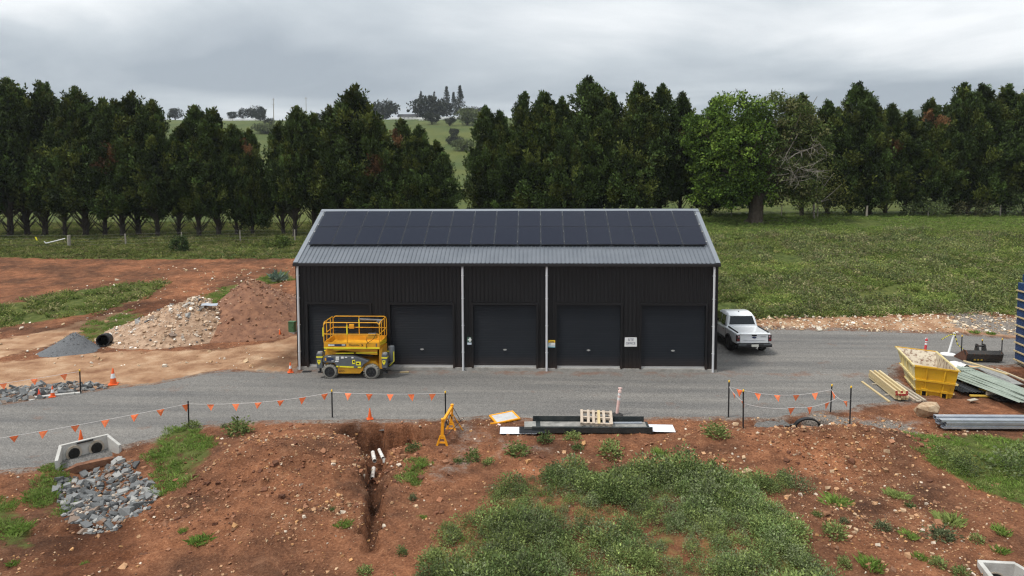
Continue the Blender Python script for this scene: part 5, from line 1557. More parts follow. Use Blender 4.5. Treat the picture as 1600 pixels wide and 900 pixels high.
def heap_stones(o, V, n, lo, hi, cols, w=None, zmin=.05):
    Vw = V[V[:, 2] > zmin - 9]
    i = rng.integers(72, len(Vw) - 72, n)
    p = Vw[i] + rng.normal(0, .08, (n, 3)) * [1, 1, .1]
    sz = np.clip(rng.lognormal(math.log(lo), .55, n), .02, hi)
    Vs, Fc, C = merge_stones(small, p, sz, pick_cols(n, cols, w))
    k = link(bpy.data.objects.new('stones', raw_mesh('stones', Vs, Fc, C, [M['stone']], 3)), o); k['kind'] = 'stuff'
o, V = heap('rubble_heap', 'pale tan heap of rubble and broken stone left of the shed', -19.9, 7.0, 4.2, 3.6, 1.85, 4, H_RUB, .22, (1.1, .6))
heap_stones(o, V, 2600, .042, .22, [(.5, .37, .26), (.62, .53, .43), (.4, .27, .17), (.7, .65, .58), (.16, .15, .15)], [.33, .22, .25, .12, .08])
for k in range(14):
    i = rng.integers(300, len(V) - 400); r_ = bpy.data.objects.new('large_stone', rock_me[[3, 4, 8][k % 3]]); link(r_, o)
    r_.location = V[i]; s = rng.uniform(.14, .26); r_.scale = (s * 1.3, s, s * .8); r_.rotation_euler = rng.uniform(0, 6, 3)
o, V = heap('soil_heap', 'dark red brown soil heap between the rubble heap and the shed', -15.8, 9.6, 4.6, 4.9, 2.3, 6, H_SOIL, .2, (-.6, .6))
heap_stones(o, V, 1600, .035, .13, [(.26, .13, .075), (.36, .21, .13), (.18, .08, .048), (.5, .36, .25)], [.4, .25, .25, .1])
o, V = heap('gravel_heap', 'small smooth heap of blue grey gravel at the far left', -23.6, 3.2, 1.6, 1.4, .82, 8, H_GRAV, .12, (.1, .2))
heap_stones(o, V, 500, .018, .03, [(.14, .15, .16), (.22, .225, .23)])
sh = thing('scrap_sheet', 'bent grey scrap sheet lying on top of the rubble heap', 'sheet', (-17.9, 7.3, 1.75), (.25, .1, .3))
b = MB(); b.prism([(-.45, 0), (-.2, .04), (.1, .01), (.45, .06), (.45, .075), (.1, .03), (-.2, .06), (-.45, .02)], .35); b.build('sheet', M['steel'], sh)

bo = thing('boulder', 'large tan sandstone boulder in front of the yellow skip bin', 'boulder', (16.5, -6.0, tz(16.5, -6.0)), (0, 0, .3))
V, Fc = stone_tmpl(79, 34)
b = MB(); b.add([tuple(p * [.56, .45, .62] + [0, 0, .24]) for p in V], [tuple(f) for f in Fc]); b.build('rock', M['boulder'], bo, recalc=False)

# ================================================================ SITE THINGS
def g(x, y): return (x, y, tz(x, y))
def rz(x, y, a=0): return dict(loc=(x, y, max(tz(x, y), float(lay(np.array([x]), np.array([y]))[0]) if sdf(ROAD, np.array([x]), np.array([y]))[0] > 0 else -9) + .008), rot=(0, 0, a))

def cone(label, x, y, h, bands=1, m='orange', tilt=(0, 0), base='orange'):
    k = rz(x, y, .4)
    o = thing('traffic_cone', label, 'traffic cone', k['loc'], (tilt[0], tilt[1], .4), 'traffic cones')
    r = h * .2
    b = MB(); b.box((0, 0, .018), (h * .54, h * .54, .036)); b.build('base', M[base], o, bevel=.008)
    def rad(z): return r * (1 - z / h) + h * .035 * (z / h)
    b = MB(); b.lathe([(rad(.03), .03), (rad(h * .5), h * .5), (rad(h) , h * .985), (rad(h) * .6, h)], 20); b.build('body', M[m], o, smooth=True)
    if bands:
        c = MB(); c.lathe([(rad(h * .40) + .004, h * .40), (rad(h * .68) + .004, h * .68)], 20, close=False); c.build('reflective_collar', M['silver'], o, smooth=True)
    return o
cone('tall orange cone with white collar on dirt beside the far road edge', -17.45, -2.79, .74)
cone('small striped cone standing on the flat concrete strip beside the rocks', -19.0, -4.5, .48)
cone('small plain red cone on the concrete strip left of the striped one', -19.55, -4.55, .36, 0, 'conered', base='conered')
cone('plain orange cone standing behind the twin pipe headwall', -14.55, -9.25, .5, 0)
cone('plain orange cone on the gravel edge behind the pit', -4.89, -6.75, .44, 0)
cone('small striped cone at the left front corner of the shed', -10.2, -.62, .5)
cone('tiny plain orange cone beside the green cabinet', -13.3, 6.25, .44, 0, base='black')

def picket(label, x, y, h, cap=True, tilt=0.0, grp='black star pickets'):
    k = rz(x, y)
    o = thing('star_picket', label, 'picket', k['loc'], (0, tilt, .5), grp)
    b = MB()
    for a in (0, 2.094, 4.189): b.box((math.cos(a) * .014, math.sin(a) * .014, h / 2 - .15), (.032, .008, h + .3), (0, 0, a))
    b.build('post', M['picket'], o)
    if cap:
        c = MB(); c.lathe([(.03, h - .05), (.032, h), (.02, h + .03)], 10); c.build('cap', M['cap'], o)
    return Vector(k['loc'])
picket('bare black picket on the near road edge left of the red soil', -11.48, -7.7, 1.0, False)
picket('capped black picket behind the pit at the middle of the near bunting', -6.39, -6.62, 1.07)
picket('capped black picket beside the yellow folding barrier', -2.03, -6.33, .95)
picket('capped black picket among the rocks at the far left road edge', -18.13, -4.0, 1.02)
picket('capped picket at the back left of the right-hand bunting square', 8.9, -6.19, 1.42)
picket('capped picket at the front left of the right-hand bunting square', 9.09, -7.43, 1.42, tilt=-.02)
picket('capped picket at the back right of the right-hand bunting square', 13.0, -5.66, 1.12, tilt=.03)
picket('capped picket at the front right of the right-hand bunting square', 13.18, -6.9, 1.45, tilt=.01)
picket('capped picket standing alone at the right between bucket and blue stack', 25.44, 3.24, .9)

def bunting(label, pts, sags, gap, skip=(), size=.27, first=.4):
    o = thing('flag_bunting', label, 'bunting', pts[0], group='orange flag buntings')
    base = Vector(pts[0]); line = []
    for i, (a, b) in enumerate(zip(pts[:-1], pts[1:])):
        a, b = Vector(a), Vector(b)
        for k in range(13):
            t = k / 12; p = a.lerp(b, t); p.z -= sags[i] * 4 * t * (1 - t); line.append(p)
    s = MB(); s.path([p - base for p in line], .007, 4); s.build('string', M['string'], o, recalc=False)
    acc, nxt = 0, first
    for a, b in zip(line[:-1], line[1:]):
        L = (b - a).length
        while nxt <= acc + L and L > 1e-6:
            p = a.lerp(b, (nxt - acc) / L) - base; d = (b - a).normalized()
            sw = random.uniform(-.35, .35)
            dn = Vector((0, 0, -1)) + d.cross(Vector((0, 0, 1))) * sw + d * random.uniform(-.2, .2)
            f = MB()
            w = size * .5
            q = [p - d * w, p + d * w, p + dn.normalized() * size * random.uniform(.95, 1.15)]
            nrm = (q[1] - q[0]).cross(q[2] - q[0]).normalized() * .003
            mid = (q[0] + q[1] + q[2]) / 3 + nrm * random.uniform(-8, 8)
            f.add([q[0], q[1], q[2], mid + nrm, mid - nrm], [(0, 1, 3), (1, 2, 3), (2, 0, 3), (1, 0, 4), (2, 1, 4), (0, 2, 4)])
            f.build('flag', M['flag'], o, recalc=False)
            nxt += gap * random.uniform(.93, 1.07)
        acc += L
zA = lambda x, y, h: (x, y, float(lay(np.array([x]), np.array([y]))[0]) + h)
picket('picket holding the bunting just outside the left edge', -17.6, -11.9, 1.0)
bunting('long orange bunting strung along the near road edge', [zA(-17.6, -11.9, .93), zA(-11.48, -7.7, .9), zA(-6.39, -6.62, 1.0), zA(-2.03, -6.33, .9)], [.06, .16, .05], .86)
bunting('orange bunting hanging over the rocks at the far left road edge', [zA(-26, -8.6, .95), zA(-18.13, -4.0, .97)], [.12], 1.0)
bunting('orange bunting around the hole on the right', [zA(9.09, -7.43, 1.05), zA(8.9, -6.19, 1.2), zA(13.0, -5.66, .95), zA(13.18, -6.9, .98)], [.06, .28, .2], .8, first=.1)
bunting('short sagging orange bunting across the front of the hole on the right', [zA(9.09, -7.43, 1.0), zA(11.0, -7.2, .78), zA(13.05, -6.1, .75)], [.1, .12], .95, first=1.85)

# --- headwalls
def pipe_ring(mb, c, n_dir, ro, ri, ln, mi=0, seg=22):
    """open pipe end: c centre, axis along n_dir"""
    q = Vector(n_dir).to_track_quat('Z', 'Y').to_matrix().to_4x4()
    mb.lathe([(ro, -ln), (ro, 0), (ri, 0), (ri, -ln)], seg, Matrix.Translation(c) @ q, mi, close=False)
hw = thing('twin_pipe_headwall', 'pale concrete headwall with two round pipe openings above the rock apron', 'headwall', (-13.85, -10.05, -.33), (0, 0, R_(47)))
hw.scale = (.78, .78, .86)
b = MB()
b.box((0, .1, .34), (1.75, .14, .9))
for sx in (-1, 1):
    a0, a1 = Vector((sx * .87, .16, 0)), Vector((sx * 1.2, -.62, 0))
    t = Vector((sx * .06, .025, 0))
    for p in (0,):
        vs = []
        for q, hgt in ((a0, .79), (a1, .45)):
            vs += [q - t + Vector((0, 0, -.1)), q + t + Vector((0, 0, -.1)), q + t + Vector((0, 0, hgt)), q - t + Vector((0, 0, hgt))]
        b.add(vs, [(0, 1, 2, 3), (7, 6, 5, 4), (0, 4, 5, 1), (1, 5, 6, 2), (2, 6, 7, 3), (3, 7, 4, 0)])
b.box((0, -.25, -.06), (2.0, .75, .1))
b.build('wall', M['concrete'], hw, bevel=.012)
for sx in (-1, 1):
    r_ = MB(); pipe_ring(r_, (sx * .43, -.02, .38), (0, -1, 0), .3, .215, .06); r_.build('pipe_collar', M['pipe_con'], hw)
    r_ = MB(); r_.lathe([(.214, 0), (.214, .02), (.2, .05)], 22, Matrix.Translation((sx * .43, -.0345, .38)) @ Matrix.Rotation(R_(90), 4, 'X')); r_.build('pipe_opening_shade', M['dark'], hw)  # solid dark disc paints the shade of the pipe bore
lf = MB(); lf.box((0, .0, .735), (.62, .07, .05)); lf.build('lifting_slot', M['black'], hw)
sl_ = MB(); sl_.prism([(-1.0, 0), (-.5, .07), (.2, .05), (1.0, 0), (1.0, -.2), (-1.0, -.2)], .55); k = sl_.build('silt', H_SOIL, hw); k.location = (.05, -.42, -.0)

hw = thing('box_outlet', 'pale precast concrete outlet with one pipe at the bottom right corner', 'headwall', (12.72, -15.85, float(lay(np.array([12.7]), np.array([-15.5]))[0]) - .72), (0, 0, R_(-4)))
b = MB()
b.box((0, .1, .4), (.86, .11, .9))
for sx, spl in ((-1, -.1), (1, .38)):
    a0, a1 = Vector((sx * .40, .1, 0)), Vector((sx * .40 + spl, -.85, 0)); t = Vector((.055, 0, 0))
    vs = []
    for q, hgt in ((a0, .845), (a1, .8)):
        vs += [q - t + Vector((0, 0, -.1)), q + t + Vector((0, 0, -.1)), q + t + Vector((0, 0, hgt)), q - t + Vector((0, 0, hgt))]
    b.add(vs, [(0, 1, 2, 3), (7, 6, 5, 4), (0, 4, 5, 1), (1, 5, 6, 2), (2, 6, 7, 3), (3, 7, 4, 0)])
b.build('wall', M['concrete'], hw, bevel=.01)
r_ = MB(); pipe_ring(r_, (-.06, .035, .36), (0, -1, 0), .26, .225, .05); r_.build('pipe_collar', M['pipe_con'], hw)
r_ = MB(); r_.lathe([(.224, 0), (.224, .012)], 22, Matrix.Translation((-.06, .034, .36)) @ Matrix.Rotation(R_(90), 4, 'X')); r_.build('pipe_opening_shade', M['dark'], hw)  # dark disc in place of a bore, its shade painted in
ks = thing('headwall_strip', 'flat pale concrete headwall top along the far side of the road', 'headwall', (-19.0, -4.42, .0), (0, 0, R_(24)))
b = MB(); b.box((0, 0, 0), (1.5, .18, .16)); b.box((-.8, -.12, -.02), (.2, .4, .12), (0, 0, .6)); b.box((.8, .1, -.01), (.35, .18, .12), (0, 0, -.2)); b.build('wall', M['concrete'], ks, bevel=.01)

# --- drain pipes
dp = thing('corrugated_pipe', 'black corrugated plastic pipe end at the foot of the rubble heap', 'pipe', (-22.3, 4.0, tz(-22.3, 4.0) + .34), (R_(-6), 0, R_(18)))
b = MB(); pr = [(.32, -.7)]
for k in range(5): pr += [(.35, -.66 + k * .13), (.35, -.6 + k * .13), (.32, -.57 + k * .13), (.32, -.54 + k * .13)]
pr += [(.35, 0.02), (.29, .02), (.28, -.7)]
b.lathe(pr, 24, Matrix.Rotation(R_(90), 4, 'X'), close=False); b.build('pipe_wall', M['black'], dp, smooth=False)
b = MB(); b.lathe([(.285, -.69), (.285, -.6)], 24, Matrix.Rotation(R_(90), 4, 'X')); b.build('pipe_end', M['dark'], dp)
ap = thing('pipe_arch', 'black plastic pipe arch half buried in the hole on the right', 'pipe', (11.65, -6.78, float(lay(np.array([11.6]), np.array([-6.7]))[0]) - .17), (R_(4), 0, R_(3)))
b = MB(); n = 20; rings = []
for k in range(n + 1):
    a = math.pi * k / n * 1.16 - math.pi * .08; c, s = math.cos(a), math.sin(a)
    rings.append([(c * .52, -.1, s * .42), (c * .52, .06, s * .42), (c * .465, .06, s * .365), (c * .465, -.1, s * .365)])
b.loft(rings); b.build('pipe_wall', M['black'], ap, smooth=True)
def pvc(label, a, b_, r=.055):
    o = thing('pvc_pipe', label, 'pipe', a, group='white pipes in the trench')
    p = MB(); d = Vector(b_) - Vector(a)
    q = d.to_track_quat('Z', 'Y').to_matrix().to_4x4()
    p.lathe([(r, 0), (r, d.length), (r * .84, d.length), (r * .84, 0.02)], 14, q, close=False); p.build('pipe_wall', M['pvc_dirty'], o, smooth=True)
    c = MB(); c.lathe([(r * 1.15, d.length * .72), (r * 1.15, d.length * .8)], 14, q, close=False); c.build('socket', M['pvc_dirty'], o, smooth=True)
zt = tz(-4.28, -8.75)
pvc('left of two short white pipes sticking out in the pit', (-4.42, -8.3, zt + .42), (-4.2, -8.95, zt + .38), .07)
pvc('right of two short white pipes sticking out in the pit', (-4.2, -8.25, zt + .5), (-3.92, -8.85, zt + .44), .06)
pvc('straight white pipe lying in the head of the trench', (-4.15, -9.3, zt + .26), (-3.96, -10.3, zt + .34), .07)
fs = thing('broken_slab', 'grey broken slab piece leaning in the pit', 'slab', (-3.78, -8.95, zt + .38), (.5, .2, .4)); b = MB(); b.box((0, 0, 0), (.26, .2, .06)); b.build('piece', M['slab'], fs, bevel=.01)

# --- folding barrier
fb = thing('folding_barrier', 'bright yellow folding barrier standing edge on beside the pit', 'barrier', (-1.78, -9.1, tz(-1.78, -9.1)), (0, 0, R_(-6)))
def barrier_end(y, h, lean):
    b = MB()
    b.prism([(-.055, .32), (.055, .32), (.05 + lean, h), (-.05 + lean, h)], .06, Matrix.Translation((0, y, 0)))
    for sx in (-1, 1):
        b.prism([(sx * .03, .4), (sx * .09, .36), (sx * .22, 0), (sx * .14, 0)], .07, Matrix.Translation((0, y, 0)))
    b.box((0, y, .12), (.3, .05, .06)); b.box((0, y, .28), (.16, .05, .06))
    b.build('end_frame', M['barrier'], fb, bevel=.008)
    c = MB(); c.lathe([(.06, 0), (.065, .05), (.03, .07)], 10, Matrix.Translation((lean, y, h))); c.build('knob', M['barrier'], fb)
barrier_end(0, .92, .03); barrier_end(1.35, .98, .05)
tr_ = MB(); tr_.prism([(-.045, -.05), (.045, -.05), (.045, .05), (-.045, .05)], 1.4, Matrix.Translation((.04, .67, .9)) @ Matrix.Rotation(R_(2.4), 4, 'X')); tr_.build('top_rail', M['barrier'], fb, bevel=.008)
for k in range(4):
    l = MB()
    y0, y1 = .06 + k * .32, .06 + (k + 1) * .32
    l.box((.02, (y0 + y1) / 2, .62), (.02, .38, .045), (R_(42 if k % 2 else -42), 0, 0)); l.build('lattice_bar', M['barrier'] if k != 1 else M['picket'], fb)
    l = MB(); l.box((.05, (y0 + y1) / 2, .62), (.02, .38, .045), (R_(-42 if k % 2 else 42), 0, 0)); l.build('lattice_bar', M['picket'], fb)
l = MB(); l.box((.3, 1.35, .3), (.03, .03, .85), (R_(12), R_(-28), 0)); l.build('stay', M['barrier'], fb)
l = MB(); l.tube((.06, 1.35, .95), (.42, 1.2, .45), .012, 5); l.tube((.42, 1.6, .45), (.05, .4, .2), .012, 5); l.build('cord', M['picket'], fb)

# --- fallen sign frame
fs = thing('fallen_sign', 'yellow framed sign board lying face up on the road edge', 'sign', (.28, -6.55, tz(.28, -6.55) + .05), (R_(4), R_(-3), R_(24)))
for (c, s) in (((0, -.36, 0), (1.0, .07, .06)), ((0, .36, 0), (1.0, .07, .06)), ((-.465, 0, 0), (.07, .65, .06)), ((.465, 0, 0), (.07, .65, .06))):
    b = MB(); b.box(c, s); b.build('frame_bar', M['barrier'], fs, bevel=.008)
b = MB(); b.box((0, 0, .0), (.86, .65, .025)); b.build('board', mat('board_grey', (.5, .5, .5), .6, 0, (.4, .4, .4), 4), fs)
b = MB(); b.box((-.58, -.3, -.01), (.22, .06, .04), (0, 0, -.3)); b.build('foot', M['barrier'], fs)
b = MB(); b.box((-.42, -.5, -.01), (.07, .16, .03), (0, 0, .3)); b.build('tab', M['bollard'], fs)

# --- dark channel with sheets and pallet
zc = float(lay(np.array([3.5]), np.array([-7.7]))[0])
ch = thing('steel_channel', 'long dark steel channel lying open side up on the soil edge', 'steel channel', (3.5, -7.5, zc + .12), (R_(3), 0, R_(.8)))
b = MB(); b.box((0, 0, .0), (4.3, .84, .03)); b.build('web', M['channel'], ch)
b = MB(); b.box((.02, -.43, .03), (4.36, .03, .2)); b.box((.02, -.40, .135), (4.36, .09, .02)); b.build('flange', M['channel'], ch)
b = MB(); b.box((-.05, .43, .09), (4.15, .03, .24)); b.build('flange', M['channel'], ch)
b = MB(); b.box((.1, 0, .021), (3.9, .72, .008)); b.build('dust_layer', M['dusty'], ch)
b = MB(); b.box((1.25, .2, .05), (1.35, .09, .05), (0, 0, .03)); b.build('foil_strip', M['steel'], ch)
for k in range(3):
    b = MB(); b.box((-1.6 + k * 1.6, 0, -.065), (.1, .8, .08)); b.build('bearer', M['timber_grey'], ch)
def ribsheet(name, label, x, y, z, L, w, rot, mt, nr=6, cat='sheet', grp=None):
    o = thing(name, label, cat, (x, y, z), rot, grp)
    b = MB(); pr = []
    for k in range(nr):
        c = -w / 2 + (k + .5) * w / nr; q = w / nr
        pr += [(c - q * .5, 0), (c - q * .2, 0), (c - q * .12, .022), (c + q * .12, .022), (c + q * .2, 0)]
    pr.append((w / 2, 0))
    poly = pr + [(a, z_ - .006) for a, z_ in reversed(pr)]
    n = len(pr)
    vs = [(-L / 2, a, z_) for a, z_ in pr] + [(L / 2, a, z_) for a, z_ in pr] + [(-L / 2, a, z_ - .006) for a, z_ in pr] + [(L / 2, a, z_ - .006) for a, z_ in pr]
    fs_ = [(i, i + 1, n + i + 1, n + i) for i in range(n - 1)] + [(2 * n + i, 3 * n + i, 3 * n + i + 1, 2 * n + i + 1) for i in range(n - 1)]
    fs_ += [(0, n, 3 * n, 2 * n), (n - 1, 3 * n - 1, 4 * n - 1, 2 * n - 1)]
    fs_ += [(i, 2 * n + i, 2 * n + i + 1, i + 1) for i in range(n - 1)] + [(n + i, n + i + 1, 3 * n + i + 1, 3 * n + i) for i in range(n - 1)]
    b.add(vs, fs_); b.build('profile', mt, o)
    return o
ribsheet('roof_sheet', 'white ribbed sheet end sticking out left of the dark channel', .85, -7.85, zc + .07, 1.35, .66, (0, 0, R_(1)), M['whitesheet'])
ribsheet('roof_sheet', 'dark ribbed sheet between the left white sheet and the channel', 1.35, -7.87, zc + .105, .95, .62, (0, 0, R_(1)), M['blacksheet'])
ribsheet('roof_sheet', 'white ribbed sheet end sticking out right of the dark channel', 5.75, -7.5, zc + .08, 1.6, .72, (0, 0, R_(-2)), M['whitesheet'])
bl = thing('concrete_block', 'square grey block resting on the dark sheet left of the channel', 'block', (1.27, -7.72, zc + .17), (R_(20), 0, R_(3)))
b = MB(); b.box((0, 0, .06), (.42, .3, .11)); b.build('block', mat('block_grey', (.2, .2, .19), .9, 0, (.33, .32, .29), 4), bl, bevel=.008)
pl = thing('timber_pallet', 'pale timber pallet lying tilted across the dark channel', 'pallet', (3.72, -7.3, zc + .36), (R_(9), R_(1), R_(-4)))
for k, x in enumerate((-.54, -.29, -.1, .09, .28, .54)):
    b = MB(); b.box((x + random.uniform(-.01, .01), 0, .055), (.1, 1.0, .022), (0, 0, R_(random.uniform(-1, 1)))); b.build('deck_board', M['pallet'] if k != 3 else M['timber'], pl)
for y in (-.44, 0, .44):
    b = MB(); b.box((0, y, .0), (1.17, .09, .085)); b.build('bearer', M['pallet'], pl)
for x in (-.52, 0, .52):
    b = MB(); b.box((x, 0, -.055), (.1, 1.0, .022)); b.build('bottom_board', M['pallet'], pl)

def bollard(label, x, y, h, lean, body, basem, tcol=None, br=.2):
    k = rz(x, y)
    o = thing('bollard', label, 'bollard', k['loc'], (0, 0, .2), 'plastic bollards')
    b = MB(); b.lathe([(br, 0), (br * .96, .05), (br * .6, .085), (.07, .1)], 8); b.build('base', basem, o, bevel=0)
    T = Matrix.Rotation(lean, 4, 'Y')
    b = MB(); b.lathe([(.06, .09), (.055, h * .8), (.068, h * .81), (.068, h * .88), (.045, h * .9), (.045, h * .97), (.02, h)], 14, T); b.build('post', body, o, smooth=True)
    b = MB(); b.box((0, 0, h * .96), (.16, .05, .06)); q = b.build('tee_handle', tcol or body, o, bevel=.012); q.rotation_euler = (0, lean, 0)
    for z in (h * .55, h * .72):
        b = MB(); b.lathe([(.0575, z), (.0565, z + .1)], 14, T, close=False); b.build('reflective_band', M['silver'] if tcol is None else tcol, o)
    return o
bollard('faded pink bollard leaning on a black rubber foot by the pallet', 4.62, -6.15, 1.12, .12, M['bollard'], M['rubber'], br=.25)
bollard('white bollard leaning right on a broad white foot behind the skip bin', 22.9, 3.5, 1.2, .28, M['white'], M['white'], br=.38)
bollard('red and white bollard partly hidden behind the skip bin', 21.85, 3.75, .82, .1, mat('red_plastic', (.6, .05, .06), .5), M['rubber'], M['white'])
cn = thing('barrier_chain', 'sagging yellow and black plastic chain tied to the white bollard', 'chain', (23.15, 3.5, .9))
pts = [Vector((-.55, .15, -.15)), Vector((-.4, .1, -.02)), Vector((-.2, .05, .12)), Vector((.05, 0, .2)), Vector((.2, 0, -.35)), Vector((.5, -.1, -.62)), Vector((1.0, -.3, -.72)), Vector((1.5, -.5, -.62))]
for i, (a, b_) in enumerate(zip(pts[:-1], pts[1:])):
    for k in range(5):
        p, q = a.lerp(b_, k / 5), a.lerp(b_, (k + 1) / 5)
        l = MB(); l.tube(p, q, .022, 6); l.build('link', M['lime'] if (k + i) % 2 else M['black'], cn)

# ================================================================ SCISSOR LIFT
lift = thing('scissor_lift', 'yellow and grey scissor lift parked before the leftmost roller door', 'scissor lift', (-7.05, -.82, .005))
YN = -.75                                   # near side
def tyre(mb, r, w, lugs=0):
    T = Matrix.Rotation(R_(90), 4, 'X')
    mb.lathe([(r * .55, -w / 2), (r * .9, -w / 2), (r, -w * .32), (r, w * .32), (r * .9, w / 2), (r * .55, w / 2)], 28, T)
    for k in range(lugs):
        a = 2 * math.pi * k / lugs
        for s in (-1, 1):
            mb.box((math.cos(a + s * .06) * (r + .006), s * w * .22, math.sin(a + s * .06) * (r + .006)), (.03, w * .5, .05), (0, -a, s * .5))
for (wx, wy) in ((-.967, YN + .12), (.963, YN + .12), (-.967, -YN - .12), (.963, -YN - .12)):
    w = MB(); tyre(w, .325, .27, 18)
    o = w.build('wheel', M['dusty_rubber'], lift); o.location = (wx, wy, .33)
    r_ = MB(); s = -1 if wy < 0 else 1
    r_.lathe([(.23, 0), (.235, .015), (.2, .02), (.17, -.03), (.08, -.03), (.07, .03), (.03, .035)], 22, Matrix.Translation((0, s * .137, 0)) @ Matrix.Rotation(R_(90) if s < 0 else R_(-90), 4, 'X')); r_.build('rim', M['black'], o)
    for k in range(6):
        n_ = MB(); a = k * 1.047; n_.box((math.cos(a) * .12, s * .13, math.sin(a) * .12), (.025, .03, .025)); n_.build('wheel_nut', M['lift_grey'], o)
b = MB(); b.prism([(-1.25, .3), (1.25, .3), (1.25, .62), (1.1, .75), (-1.15, .75), (-1.25, .6)], 1.0); b.build('chassis', M['yellow_lift'], lift, bevel=.01)
b = MB(); b.prism([(-.6, .235), (.42, .235), (.55, .38), (.6, .55), (-.6, .55)], .12, Matrix.Translation((0, YN + .12, 0))); b.build('side_skirt', M['yellow_lift'], lift, bevel=.008)
b = MB(); b.prism([(-.6, .235), (.42, .235), (.55, .38), (.6, .55), (-.6, .55)], .12, Matrix.Translation((0, -YN - .12, 0))); b.build('side_skirt', M['yellow_lift'], lift, bevel=.008)
cover = [(-1.28, .78), (-1.25, 1.0), (-1.16, 1.06), (-.7, 1.07), (.1, 1.06), (.42, .98), (.85, .83), (.62, .68), (.5, .5), (-.62, .56), (-.72, .74)]
for sy in (-1, 1):
    b = MB(); b.prism(cover, .3, Matrix.Translation((0, sy * .62, 0))); c = b.build('side_cover', M['lift_grey'], lift, bevel=.015)
    if sy < 0:
        y = YN - .024
        for (x, z, w_, h_, mm) in ((-.59, .96, .15, .17, 'white'), (-.36, 1.0, .13, .09, 'white'), (-.19, 1.01, .11, .05, 'white'), (.11, 1.0, .1, .06, 'white'), (-.62, .82, .16, .05, 'white'), (-.82, .85, .1, .04, 'white'), (-.95, 1.045, .14, .03, 'white'), (.16, .8, .13, .19, 'lime'), (.38, .73, .23, .17, 'lime')):
            s = MB(); s.box((x, y, z), (w_, .008, h_)); s.build('decal', M[mm], c)
        for (x, z, w_, h_) in ((.17, .81, .07, .09), (.36, .73, .12, .06), (-.59, .96, .1, .1)):
            s = MB(); s.box((x, y - .005, z), (w_, .006, h_)); s.build('decal_print', M['black'] if w_ != .1 else M['plate'], c)
        for (x, w_) in ((-.6, .1), (-.17, .66), (.42, .16)):
            s = MB(); s.box((x, y, .565 - x * .03), (w_, .008, .06), (0, R_(2.2), 0)); s.build('reflective_strip', M['lime'] if x != -.6 else M['lime'], c)
        s = MB(); s.prism([(-1.2, .86), (-.78, .86), (-.78, .98), (-1.2, .99)], .01, Matrix.Translation((0, y, 0))); s.build('control_panel', M['navy'], c)
        s = MB(); s.box((-1.14, y - .006, .92), (.07, .01, .13)); s.build('latch_recess', M['yellow_lift'], c)
lettering('4WD', .12, (-.42, YN + .055, .335), UP, M['black'], lift, name='drive_lettering')
# outrigger housings at both ends
for (x0, x1, z0, z1) in ((-1.58, -1.3, .48, 1.18), (1.45, 1.7, .5, 1.16)):
    for sy in (-1, 1):
        b = MB(); b.box(((x0 + x1) / 2, sy * .6, (z0 + z1) / 2), (x1 - x0, .28, z1 - z0)); h = b.build('outrigger', M['lift_grey'], lift, bevel=.03)
        c = MB(); c.lathe([(.115, 0), (.115, .05), (.06, .06)], 14, Matrix.Translation(((x0 + x1) / 2, sy * .6, z1))); c.build('cylinder_cap', M['alu'], h)
        s = MB(); s.box(((x0 + x1) / 2, sy * .6, z1 - .17), (x1 - x0 + .01, .29, .06)); s.build('reflective_strip', M['lime'], h)
        if sy < 0:
            s = MB(); s.prism([(-.07, .09), (.07, .09), (.07, -.02), (0, -.13), (-.07, -.02)], .008, Matrix.Translation(((x0 + x1) / 2 - .02, sy * .6 - .145, .78))); s.build('shield_decal', M['lime'], h)
            s = MB(); s.lathe([(.03, 0), (.03, .006)], 8, Matrix.Translation(((x0 + x1) / 2 - .02, sy * .6 - .148, .82)) @ Matrix.Rotation(R_(90), 4, 'X')); s.build('decal_print', M['black'], h)
        f = MB(); f.tube(((x0 + x1) / 2, sy * .6, .3), ((x0 + x1) / 2, sy * .6, .5), .05, 10); f.lathe([(.13, .26), (.12, .3), (.04, .32)], 14, Matrix.Translation(((x0 + x1) / 2, sy * .6, 0))); f.build('foot_pad', M['black'], h)
b = MB(); b.lathe([(.12, .74), (.125, .76), (.125, 1.42), (.1, 1.45)], 18, Matrix.Translation((1.84, -.3, 0))); k = b.build('gas_cylinder', M['lift_grey'], lift, smooth=True)
b = MB(); b.tube((1.95, -.42, .75), (1.95, -.42, 1.2), .02, 6); b.tube((1.75, -.45, .55), (1.95, -.45, .75), .025, 6); b.build('ladder_rail', M['lime'], lift)
for q in range(2):
    b = MB(); b.box((1.82, -.5, .52 + q * .18), (.3, .12, .03), (0, R_(-35), 0)); b.build('step', M['lift_grey'], lift)
b = MB(); b.box((1.36, 0, .9), (.14, 1.1, .95)); b.build('end_post', M['yellow_lift'], lift, bevel=.01)
b = MB(); b.box((-1.22, 0, 1.05), (.1, .9, .55), (0, R_(10), 0)); b.build('end_post', M['yellow_lift'], lift, bevel=.01)
# folded scissor arms
for sy in (-1, 1):
    for (x0, z0, x1, z1) in ((-1.15, 1.1, 1.2, 1.24), (-1.15, 1.26, 1.2, 1.1), (-1.1, 1.3, 1.25, 1.38), (-1.1, 1.16, 1.2, 1.32)):
        b = MB(); d = math.atan2(z1 - z0, x1 - x0); L = math.hypot(x1 - x0, z1 - z0)
        b.box(((x0 + x1) / 2, sy * .46, (z0 + z1) / 2), (L, .06, .09), (0, -d, 0)); a_ = b.build('scissor_arm', M['yellow_lift'], lift, bevel=.006)
    for (x0, x1, z) in ((-.75, .1, 1.13), (.2, 1.2, 1.16), (-.85, -.05, 1.33)):
        b = MB(); b.box(((x0 + x1) / 2, sy * .5, z), (x1 - x0, .012, .05), (0, R_(-1.6), 0)); b.build('reflective_strip', M['lime'], lift)
